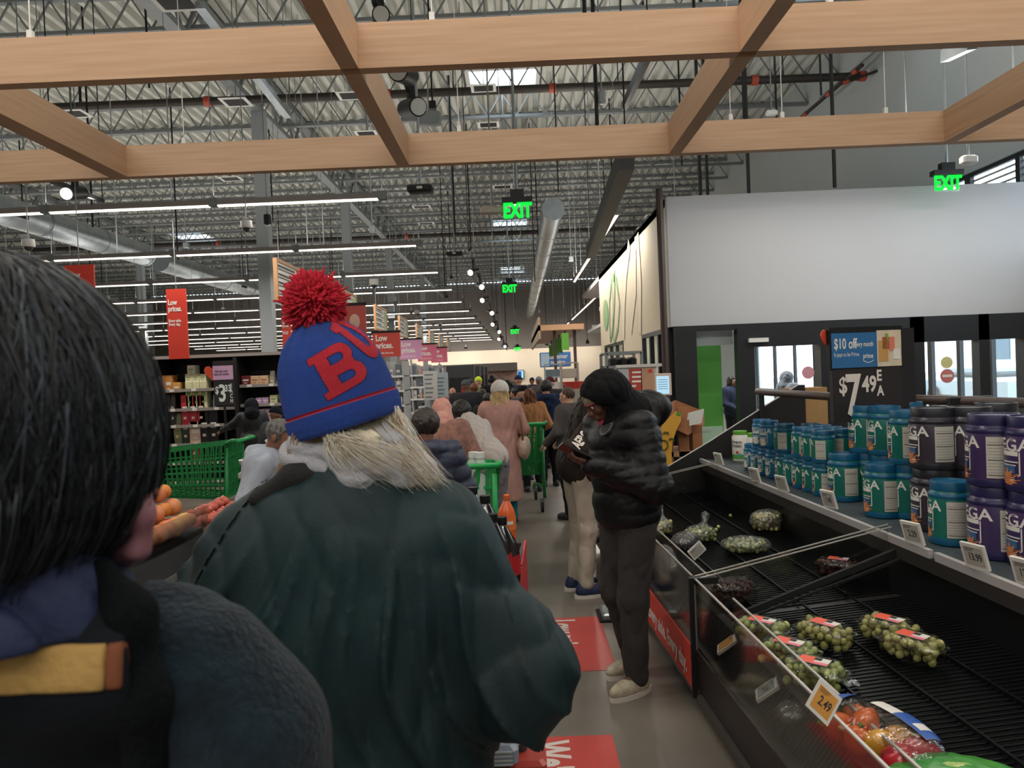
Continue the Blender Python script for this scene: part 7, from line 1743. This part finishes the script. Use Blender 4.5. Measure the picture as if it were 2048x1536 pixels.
good(520, 548, 818, 1, '#c3a0b0', 'pink and white box on the lower right shelf', n=2, dz=.03); good(524, 546, 845, 0, '#d8d0cc', 'white carton on the lower right shelf', dz=.03)
# $3.33 sign on the shelf front
q = P(449, 800, SY0 - .5); o = thing('price_sign', 'black $3.33 price board with a lilac banner and red heart at the black shelves', 'price sign', (q.x, SY0 - .5, 0)); lo_ = vv(o.location)
f0 = P(429, 812, SY0 - .5); f1 = P(470, 812, SY0 - .5); fr = frame(f0, (1, 0, 0), (0, 0, 1)); w_ = f1.x - f0.x; up_ = lambda y: P(429, y, SY0 - .5).z - f0.z
plate(fr, 0, w_, 0, up_(722), .03, -.03).build('board', mat('board_black', '#2a2527'), o, off=o.location)
plate(fr, .0, w_ * .98, up_(760), up_(732), .004).build('lilac_banner', mat('banner_lilac', '#cfa6c8', rough=.5), o, off=o.location)
lettering('Fall head over\nheels for savings', lambda a, c, z=0: fr(w_ * .42 + a, (up_(760) + up_(732)) / 2 + c, z), M_ink, o, .05, .7, .001, lift=.006, off=o.location)
for t_, px, py, sz, bo in (('$', 434, 781, .15, .004), ('3', 445, 788, .36, .008), ('33', 456, 777, .14, .004), ('E\nA\nC\nH', 463, 787, .085, .002)):
    p_ = P(px, py, SY0 - .5); lettering(t_, lambda a, c, z=0: fr(p_.x - f0.x + a, p_.z - f0.z + c, z), mat('price_white', '#e8ecec', rough=.5), o, sz, .7, bo, lift=.004, off=o.location)
MB().cyl((f0.x + w_ / 2, SY0 - .5, 0), (f0.x + w_ / 2, SY0 - .5, f0.z), .02, n=8).build('post', M_black, o, off=o.location)
heart('heart_cutout', P(424, 745, SY0 - .45), .0075, M_heart, 'red heart cutout at the left edge of the $3.33 price board')

# ---------------------------------------------------------------- hanging red signs and aisle boards
def blade(px, Y, py0, py1, wpx, label, lines=True, lean=0):
    p = P(px, py1, Y); q = P(px, py0, Y); p.x = q.x; h = q.z - p.z; w = wpx / F * Y; o = thing('hanging_sign', label, 'sign', (p.x, Y, p.z), 0, 'red Low prices blade signs')
    b = MB(); b.box(-w / 2, w / 2, -.012, .012, 0, h); b.build('panel', MC['red_sign'], o)
    fr = frame((0, -.014, 0), (1, 0, 0), (0, 0, 1))
    lettering('Low\nprices.', lambda a, c, z=0: fr(-w * .42 + a, h * .76 + c, z), M_wht, o, w * .36, .72, .004, 'LEFT', .002)
    lettering('Every aisle.\nEvery day.', lambda a, c, z=0: fr(-w * .42 + a, h * .52 + c, z), M_wht, o, w * .2, .72, .002, 'LEFT', .002)
    MB().cyl((0, 0, h), (0, 0, ZC + .15 - p.z), .006, n=4).build('hanger', M_steel, o)
blade(158, 8.6, 530, 660, 60, 'red Low prices blade sign at far left above the black hair'); blade(352, 10.9, 578, 718, 40, 'tall red Low prices blade sign above the black shelves'); blade(572, 17.5, 632, 702, 18, 'small red Low prices blade sign left of the bobble hat')
AB = ['nearest, beside the red pompom', 'second, right of the pompom', 'third down the aisle', 'fourth down the aisle', 'fifth down the aisle', 'sixth down the aisle', 'seventh down the aisle', 'farthest, tiny']
for k in range(8):
    y = 11.2 + 3.9 * k; x = -3.68; z0, z1 = 2.88, 3.55; L = 1.7
    o = thing('aisle_board', 'timber-framed aisle board hanging edge-on, %s' % AB[k], 'aisle sign', (x, y, z0), 0, 'timber-framed aisle boards')
    b = MB(); b.box(-.03, .03, 0, L, 0, .05); b.box(-.03, .03, 0, L, z1 - z0 - .05, z1 - z0); b.box(-.03, .03, 0, .05, .05, z1 - z0 - .05); b.box(-.03, .03, L - .05, L, .05, z1 - z0 - .05); b.build('timber_frame', mat('board_frame', '#b98a62', rough=.6), o)
    MB().box(-.015, .015, .05, L - .05, .05, z1 - z0 - .05).build('panel', mat('board_panel', '#dcd9d2', rough=.6), o)
    b = MB()
    for i in range(4): b.box(.016, .02, .08, L * .72, .12 + i * .13, .135 + i * .13)
    for i in range(4): b.box(.016, .02, .1, L * (.45 + .1 * (i % 2)), .16 + i * .13, .19 + i * .13)
    b.build('print', M_ink, o); b = MB(); b.box(.016, .021, L * .76, L - .1, .08, z1 - z0 - .1); b.build('number_panel', mat('board_green', '#a9bd8e', rough=.6), o)
    for yy in (.2, L - .2): MB().cyl((0, yy, z1 - z0), (0, yy, ZC + .15 - z0), .006, n=4).build('hanger', M_steel, o)
EC = [(13.6, '#b8463a', 'dark red endcap sign with a pale face print behind the bobble hat', 3.0), (17.5, '#c8453a', 'red Low prices endcap sign nearest after the bobble hat', 2.70), (21.4, '#d79ac0', 'lilac Low prices endcap sign', 2.70), (25.3, '#e0708c', 'pink Low prices endcap sign beyond the lilac one', 2.70), (29.2, '#e26a88', 'farthest pink Low prices endcap sign', 2.70)]
for k, (y, c, lab, zt) in enumerate(EC):
    w, h = .66, .58; o = thing('endcap_sign', lab, 'sign', (-3.13, y, zt - h)); b = MB(); b.box(-w / 2, w / 2, -.015, .015, 0, h); b.build('panel', mat('ec' + c, c, rough=.5), o); MB().box(-w / 2 - .03, w / 2 + .02, -.03, .03, h, h + .05).build('top_bar', M_blackm, o)
    if k:
        fr = frame((0, -.017, 0), (1, 0, 0), (0, 0, 1)); lettering('Low\nprices.', lambda a, c_, z=0: fr(-w * .40 + a, h * .62 + c_, z), M_wht, o, .20, .8, .006, 'LEFT', .002); lettering('Every aisle. Every day.', lambda a, c_, z=0: fr(-w * .40 + a, h * .16 + c_, z), M_wht, o, .06, .8, .001, 'LEFT', .002)
    else: MB().ball((.12, -.02, .28), .1, 16, 10, (1, .1, 1.4)).build('pale_shape', mat('pale_face', '#d8b09a', rough=.6), o, True)
    MB().box(-.02, .02, -.02, .02, 1.99 - (zt - h), 0).build('support', M_steel, o)
    if k == 0: pass
# gondola rows behind: one unit per aisle
rr = random.Random(31); pal = ['#b9bcc0', '#d6d2ca', '#8da0b0', '#c9a58c', '#6c7680', '#e0dcd6', '#a8443e', '#58606a']
M_gond = mat('gondola_grey', '#8f8f92', rough=.5); M_gond2 = mat('gondola_light', '#aaa9ab', rough=.5)
for k in range(8):
    y = 13.9 + 3.9 * k; x1 = -2.72 ; x0 = -14 if k < 5 else -10; zt = 2.0
    o = thing('gondola_shelf', 'grey grocery shelf run with its end facing the main aisle, %s from the camera' % ORD[k].replace('nearest', 'first'), 'shelving', (x1, y, 0), 0, 'grey shelf runs along the left aisles')
    MB().box(x0 - x1, -.8, -.02, .02, 0, zt).build('back_panel', M_gond, o); MB().box(-.8, -.78, -.5, .5, 0, zt).build('end_panel', M_gond2, o); MB().box(-.4, -.36, -.5, .5, 0, zt).build('endcap_back', M_gond2, o)
    for i, z in enumerate((.15, .55, .95, 1.3, 1.65)):
        MB().box(x0 - x1, -.8, -.45, .45, z - .02, z).build('shelf', M_gond, o)
        MB().box(-.78, .0, -.5, .45, z - .02, z).build('endcap_shelf', M_gond2, o); MB().box(-.78, .0, -.515, -.5, z - .04, z + .01).build('price_rail', M_white, o)
    MB().box(-.8, .02, -.5, -.46, 0, .13).build('plinth', M_gond, o)
    MB().box(-.03, 0, -.5, .45, 0, zt).build('side_panel', M_gond2, o)
    if k < 5:
        for i, z in enumerate((.95, 1.3, 1.65)):
            for j in range(4):
                if rr.random() < (.35 if k < 3 else .15): continue
                c = rr.choice(pal); w, h = rr.uniform(.10, .16), rr.uniform(.16, .28); ob = thing('grocery_item', 'pack on the %s grey endcap, %s shelf, %s from the left' % (ORD[k].replace('nearest', 'first'), ('middle', 'upper', 'top')[i], ORD[j].replace('nearest', 'first')), 'packet', (x1 - .68 + j * .18, y - .38, z + .001), 0, 'goods on the grey endcaps')
                b = MB()
                if (i + j + k) % 2: b.lathe([(w * .42, 0), (w * .45, .01), (w * .45, h * .78), (w * .2, h * .9), (w * .2, h)], n=12)
                else: b.bevbox(-w / 2, w / 2, -.06, .06, 0, h, .006)
                b.build('pack', mat('gi' + c, c, rough=.45), ob, 40); y_ = -.062 if (i + j + k) % 2 == 0 else -w * .46; b = MB(); b.box(-w * .28, w * .28, y_, y_ + .003, h * .3, h * .5); b.build('print', mat('gip' + pal[(i + j) % 8], pal[(i + j) % 8]), ob)
# tiled info boards on the endcap sides
for k, (px, Y, py0, py1, w, c) in enumerate(((862, 19.5, 742, 800, .38, '#b7b6b2'), (885, 22.5, 745, 800, .40, '#a9b6ba'))):
    p, q = P(px, py1, Y), P(px, py0, Y); o = thing('printed_board', ('pale grey printed board hanging on the grey shelves', 'pale blue printed board beside the grey one')[k], 'board', (p.x, Y, p.z)); b = MB(); b.box(-w / 2, w / 2, -.01, .01, 0, q.z - p.z); b.build('board', mat('pb' + c, c, rough=.6), o)
    b = MB(); 
    for i in range(6): b.box(-w * .38, w * (.1 + .06 * (i % 3)), -.013, -.01, .06 + i * .12, .10 + i * .12)
    b.build('print', mat('pb_ink', '#6a7076'), o)
    MB().box(-.02, .02, .01, .03, -p.z, 0).build('support', M_steel, o)
# dark coolers and counter at the far end
for k, (x0, x1, y, h, c) in enumerate(((-2.5, -1.55, 26, 1.95, '#3a393c'), (-2.5, -1.6, 31, 1.95, '#333236'), (-2.5, -1.65, 36, 1.95, '#333236'), (-2.5, -1.7, 41, 1.95, '#333236'))):
    o = thing('cooler_cabinet', 'dark cooler cabinet beyond the grey shelves, %s from the camera' % ORD[k].replace('nearest', 'first'), 'cabinet', ((x0 + x1) / 2, y, 0), 0, 'dark coolers at the far left'); b = MB(); b.bevbox(-(x1 - x0) / 2, (x1 - x0) / 2, -.5, .5, 0, h, .03); b.build('case', mat('cool' + c, c, rough=.5), o); MB().box(-.38, .38, -.51, -.5, .3, 1.5).build('door_panel', M_blackm, o)
o = thing('service_counter', 'long grey brown service counter hood below the cream far wall', 'counter', (-3.0, 46, 0)); MB().box(-5, 3, -.5, .5, 0, 1.0).build('counter', mat('counter_brown', '#6d625c', rough=.6), o); MB().box(-5, 3, -.3, .5, 1.7, 2.2).build('hood', mat('hood_taupe', '#7a716b', rough=.6), o)
MB().box(-5, 3, .3, .5, 1.0, 1.7).build('back_panel', mat('meat_red', '#a08078', rough=.6, col2='#c9a08c', vscale=3), o)
a, c = P(1014, 758, 57), P(1047, 741, 57); o = thing('wall_screen', 'bright blue screen on the cream far wall', 'screen', ((a.x + c.x) / 2, 59.6, a.z)); w = c.x - a.x; h = c.z - a.z
MB().box(-w / 2 - .05, w / 2 + .05, -.05, .1, -.05, h + .05).build('case', M_black, o); MB().box(-w / 2, w / 2, -.06, -.05, 0, h).build('screen', emit('screen_blue', '#9fd0ee', 1.1), o)
b = MB(); b.box(.05, .15, -.065, -.06, .1, h * .85); b.box(.22, .5, -.065, -.06, .15, h * .9); b.build('figure_shape', emit('screen_navy', '#2a62a8', .8), o)

# ---------------------------------------------------------------- right of the aisle: canopy, kiosks, racks
o = thing('checkout_canopy', 'timber-edged canopy over the checkouts beyond the entrance box', 'canopy', (1.5, 20, 3.0))
a, c = P(1077, 672, 20), P(1167, 648, 20); M_ply = mat('canopy_ply', '#c79a76', rough=.5)
MB().box(a.x, c.x, 19.9, 30, P(1100, 661, 20).z, P(1100, 650, 20).z).build('roof_slab', M_ply, o, off=o.location)
for px in (1110, 1150):
    q = P(px, 700, 20.3); MB().box(q.x - .04, q.x + .04, 20.26, 20.34, 0, P(1100, 661, 20).z).build('post', mat('canopy_post', '#4a3a36', rough=.5), o, off=o.location)
MB().box(a.x, a.x + .06, 19.9, 30, 2.5, 3.1).build('soffit', mat('soffit_tan', '#b79e88', rough=.6), o, off=o.location)
for k, (px, Y, y0, y1, w) in enumerate(((1131, 20, 666, 700, .2), (1119, 22.5, 677, 706, .2), (1112, 24.5, 681, 710, .2), (1104, 27, 690, 713, .2))):
    p, q = P(px, y1, Y), P(px, y0, Y); o = thing('lane_sign', 'green checkout lane sign under the canopy, %s from the camera' % ORD[k].replace('nearest', 'first'), 'sign', (p.x, Y, p.z), 0, 'green lane signs'); MB().box(-w / 2, w / 2, -.04, .04, 0, q.z - p.z).build('panel', mat('lane_green', '#62a83e', rough=.5), o); MB().cyl((0, 0, q.z - p.z), (0, 0, q.z - p.z + .25), .02, n=6).build('stem', M_black, o)
p, q = P(1080, 735, 34), P(1141, 703, 34); o = thing('service_sign', 'big rounded blue sign with white lettering hanging near the far wall', 'sign', ((p.x + q.x) / 2, 34, p.z)); w = q.x - p.x; h = q.z - p.z
b = MB(); b.bevbox(-w / 2, w / 2, -.05, .05, 0, h, .04); b.build('panel', mat('sign_blue', '#4c82c8', rough=.5), o)
MB().box(-w / 2 + .05, -w * .2, -.055, -.05, .05, h - .05).build('pale_panel', mat('sign_pale', '#c3dcee', rough=.5), o)
lettering('customer\nservice', frame((.12, -.056, h * .5), (1, 0, 0), (0, 0, 1)), M_wht, o, .3, .8, .008); MB().cyl((0, 0, h), (0, 0, ZC + .15 - p.z), .02, n=5).build('hanger', M_steel, o)
# kiosk board with the red poster
KY = 7.4; p, q = P(1240, 830, KY), P(1312, 733, KY); o = thing('poster_stand', 'white framed poster stand with a red poster and a kraft poster behind the puffer jacket', 'display stand', ((p.x + q.x) / 2, KY, 0)); cx = (p.x + q.x) / 2
MB().box(p.x - cx, q.x - cx, -.03, .03, .3, q.z).build('board', mat('stand_white', '#cfc8c4', rough=.6), o); MB().box(p.x - cx - .02, q.x - cx + .05, -.05, .05, q.z, q.z + .03).build('top_rail', M_white, o); MB().box(p.x - cx, q.x - cx, -.2, .2, 0, .3).build('base', M_gond, o)
for x0_, x1_, y0_, y1_, c, nm in ((1243, 1254, 738, 800, '#b9c2cc', 'blue_poster'), (1259, 1282, 737, 800, '#b8483c', 'red_poster'), (1283, 1306, 736, 800, '#c49a80', 'kraft_poster')):
    a, c_ = P(x0_, y1_, KY), P(x1_, y0_, KY); MB().box(a.x - cx, c_.x - cx, -.036, -.03, a.z, c_.z).build(nm, mat('po' + c, c, rough=.6), o)
b = MB(); a = P(1299, 742, KY); b.cyl((a.x - cx, -.036, a.z), (a.x - cx, -.04, a.z), .02, n=14); b.build('red_dot', MC['red_sign'], o)
b = MB()
for i in range(4): a = P(1263, 743 + i * 9, KY); b.box(a.x - cx, a.x - cx + (.09 if i < 3 else .04), -.04, -.036, a.z - .02, a.z)
b.build('print', M_wht, o)
p, q = P(1210, 735, 7.8), P(1278, 705, 7.8); o = thing('wire_rack', 'grey metal rack top above the poster stand', 'rack', ((p.x + q.x) / 2, 7.9, 0)); cx = (p.x + q.x) / 2; b = MB()
for x in (p.x - cx, q.x - cx):
    for y in (-.25, .25): b.bar((x, y, 0), (x, y, q.z), .03, .03)
for z in (q.z, p.z):
    for y in (-.25, .25): b.bar((p.x - cx, y, z), (q.x - cx, y, z), .03, .03)
b.build('frame', M_steel, o); MB().box(p.x - cx, q.x - cx, -.25, .25, p.z - .02, p.z).build('tray', M_steel, o)
for k in range(3): MB().bevbox(p.x - cx + .05 + k * .1, p.x - cx + .13 + k * .1, -.2, .1, p.z, p.z + .1, .02).build('black_case', M_blackm, o)
# tablet in a pale frame
TY = 6.7; p, q = P(1310, 792, TY), P(1342, 746, TY); o = thing('tablet_display', 'tablet with a pale blue page in a cream frame beside the banana rack', 'screen', ((p.x + q.x) / 2, TY, p.z)); w = (q.x - p.x) / 2; h = q.z - p.z
MB().bevbox(-w, w, -.012, .012, 0, h, .006).build('frame', mat('tablet_cream', '#d8c2b0', rough=.5), o); MB().box(-w * .8, w * .7, -.016, -.012, h * .08, h * .88).build('screen', emit('tablet_blue', '#b5d9ec', .9), o)
b = MB()
for i in range(5): b.box(-w * .65, w * .5, -.018, -.016, h * (.3 + .1 * i), h * (.3 + .1 * i) + .006)
b.build('print', emit('tablet_ink', '#6fa6c8', .6), o); MB().cyl((0, 0, -p.z), (0, 0, 0), .02, n=8).build('post', M_steel, o)
# slatted corrugated banana rack
RY = 6.2; M_kraft = mat('kraft_board', '#a8714c', rough=.8, var=.06); M_kraftl = mat('kraft_light', '#c69672', rough=.8)
cx = P(1365, 850, RY).x; o = thing('banana_rack', 'kraft coloured display rack with a smiling banana cutout at the end of the case', 'display rack', (cx, 6.75, 0))
def kb(px0, px1, py0, py1, Y, t, m, nm):
    a, c = P(px0, py1, Y), P(px1, py0, Y); a2 = P(px0, py0, Y); MB().box(a.x - cx, c.x - cx, Y - 6.75, Y - 6.75 + t, a.z, a2.z).build(nm, m, o)
kb(1318, 1344, 815, 1000, 6.78, .5, M_kraft, 'rack_column'); kb(1362, 1376, 815, 1000, 6.78, .03, M_kraft, 'rack_post')
kb(1390, 1404, 850, 1000, 6.78, .5, M_kraft, 'rack_column'); kb(1318, 1404, 905, 915, 6.78, .5, M_kraftl, 'rack_shelf')
b = MB(); e = [P(1322, 815, 6.66), P(1375, 840, 6.66), P(1408, 822, 7.15), P(1350, 800, 7.15)]
b.add([(v_.x - cx, v_.y - 6.75, v_.z) for v_ in e] + [(v_.x - cx, v_.y - 6.75, v_.z - .14) for v_ in e], [(0, 1, 5, 4), (1, 2, 6, 5), (2, 3, 7, 6), (3, 0, 4, 7), (4, 5, 6, 7)]); b.build('top_tray', M_kraft, o)
b = MB(); e = [P(1376, 826, 6.72), P(1407, 818, 6.72), P(1402, 846, 6.72), P(1370, 853, 6.72)]; b.add([(v_.x - cx, v_.y - 6.77, v_.z) for v_ in e] + [(v_.x - cx, v_.y - 6.75, v_.z) for v_ in e], [(0, 1, 2, 3), (7, 6, 5, 4), (0, 4, 5, 1), (1, 5, 6, 2), (2, 6, 7, 3), (3, 7, 4, 0)]); b.build('white_card', M_white, o)
BY = 6.62; ban = [(1354, 822), (1362, 826), (1362, 842), (1354, 858), (1346, 880), (1343, 905), (1345, 940), (1326, 940), (1318, 905), (1316, 880), (1322, 856), (1336, 838)]
b = MB(); c0 = P(1340, 870, BY); pts = [(P(x, y, BY) - c0) for x, y in ban]; b.prism([(v_.x, v_.z) for v_ in pts], lambda x, z: Vector((c0.x - cx + x, BY - 6.75, c0.z + z)), lambda x, z: Vector((c0.x - cx + x, BY - 6.73, c0.z + z))); b.build('banana_cutout', mat('banana_yellow', '#dba33a', rough=.6), o)
b = MB(); pts = [P(x, y, BY - .005) for x, y in ((1354, 822), (1362, 826), (1361, 832), (1352, 830))]; b.add([(v_.x - cx, v_.y - 6.75, v_.z) for v_ in pts], [(0, 1, 2, 3)]); b.build('green_tip', mat('tip_green', '#4f9a3a'), o)
for cen, rx, ry, a0, a1 in (((1332, 868), 5, 4, 180, 360 + 20), ((1343, 881), 5, 4, 180, 380), ((1327, 890), 9, 10, 0, 360)):
    pts = [P(cen[0] + rx * math.cos(math.radians(a0 + (a1 - a0) * i / 12)), cen[1] + ry * math.sin(math.radians(a0 + (a1 - a0) * i / 12)), BY - .012) for i in range(13)]
    b = MB(); b.tube([Vector((v_.x - cx, v_.y - 6.75, v_.z)) for v_ in pts], .006, 6); b.build('face_line', mat('face_green', '#4d5c20', rough=.6), o)
# checkout shelving seen over the heads
for k, (px0, px1, y0, Y, c) in enumerate(((1092, 1120, 728, 17, '#8f98a0'), (1125, 1155, 725, 15, '#a09a94'))):
    a, q = P(px0, 800, Y), P(px1, y0, Y); o = thing('checkout_rack', ('grey wire rack of small goods left of the hooded man', 'pale rack of small goods touching the black hood')[k], 'rack', ((a.x + q.x) / 2, Y, 0)); w = (q.x - a.x) / 2
    b = MB()
    for x in (-w, w): b.bar((x, 0, 0), (x, 0, q.z), .04, .04)
    for i in range(5): b.bar((-w, 0, q.z - i * .3), (w, 0, q.z - i * .3), .03, .03)
    b.build('frame', mat('rk' + c, c, rough=.5), o)
    for i in range(4): MB().box(-w * .9, w * .9, .0, .2, q.z - .3 - i * .3, q.z - .3 - i * .3 + .18).build('goods', mat('rg%d' % ((i + k) % 4), ('#5c6670', '#b5aca4', '#3a4048', '#c8c0b8')[(i + k) % 4], rough=.5), o)
p = P(1147, 765, 14); o = thing('red_basket', 'red basket on a pale checkout counter behind the man with glasses', 'basket', (p.x, 14, p.z - .12)); MB().lathe([(.16, 0), (.22, .14), (.2, .14)], n=16, sy=.6).build('basket', mat('basket_red', '#b8392e', rough=.5), o, 40)
MB().box(-.35, .45, -.2, .25, -(p.z - .12), 0).build('counter', mat('counter_pale', '#b5aaa2', rough=.6), o)
# floor decals
def decal(pts, label, txts, nm='floor_decal'):
    b = MB(); q = [PZ(x, y, .002) for x, y in pts]; c = sum(q, Vector()) / len(q); o = thing(nm, label, 'floor sign', (c.x, c.y, 0))
    return o, c
for x0, x1, y0, y1, lab, txts in ((P(1, 1, 1).x * 0 + PZ(1105, 1237, 0).x - .45, PZ(1200, 1237, 0).x, PZ(1105, 1330, 0).y - .1, PZ(1105, 1237, 0).y, 'red Low prices floor decal under the puffer jacket man', ('Low prices.', .15, .16)), (PZ(1090, 1475, 0).x - .3, PZ(1225, 1473, 0).x, PZ(1090, 1475, 0).y - .95, PZ(1090, 1475, 0).y, 'red floor decal starting We\'ve at the bottom of the picture', ("We've lowered", .14, .15))):
    o = thing('floor_decal', lab, 'floor sign', (x0, y1, 0)); w = x1 - x0; h = y1 - y0
    MB().box(0, w, -h, 0, .0005, .0025).build('decal', mat('decal_red', '#bd4a45', rough=.4, var=.06, vscale=5), o)
    t_, sz, _ = txts
    fr = frame((w * (.52 if 'We' in t_ else .66), -.04, .0027), (0, -1, 0), (1, 0, 0)); lettering(t_, fr, mat('decal_white', '#d6cac4', rough=.5), o, .22, .62, .009, 'LEFT', .0005)
    if 'We' in t_: fr = frame((w * .2, -.25, .0027), (0, -1, 0), (1, 0, 0)); lettering('on hundreds', fr, MC['decal_white'], o, .11, .72, .003, 'LEFT', .0005)
# small grey plinth behind the man's legs
p = PZ(1250, 1232, 0); o = thing('rack_foot', 'low metal rack foot on the floor beside the produce case', 'stand', (p.x - .02, p.y, 0)); MB().bevbox(-.14, .1, -.1, .1, 0, .05, .01).build('foot', M_galv, o); MB().box(-.16, .12, -.12, .12, 0, .015).build('pad', M_blackm, o)
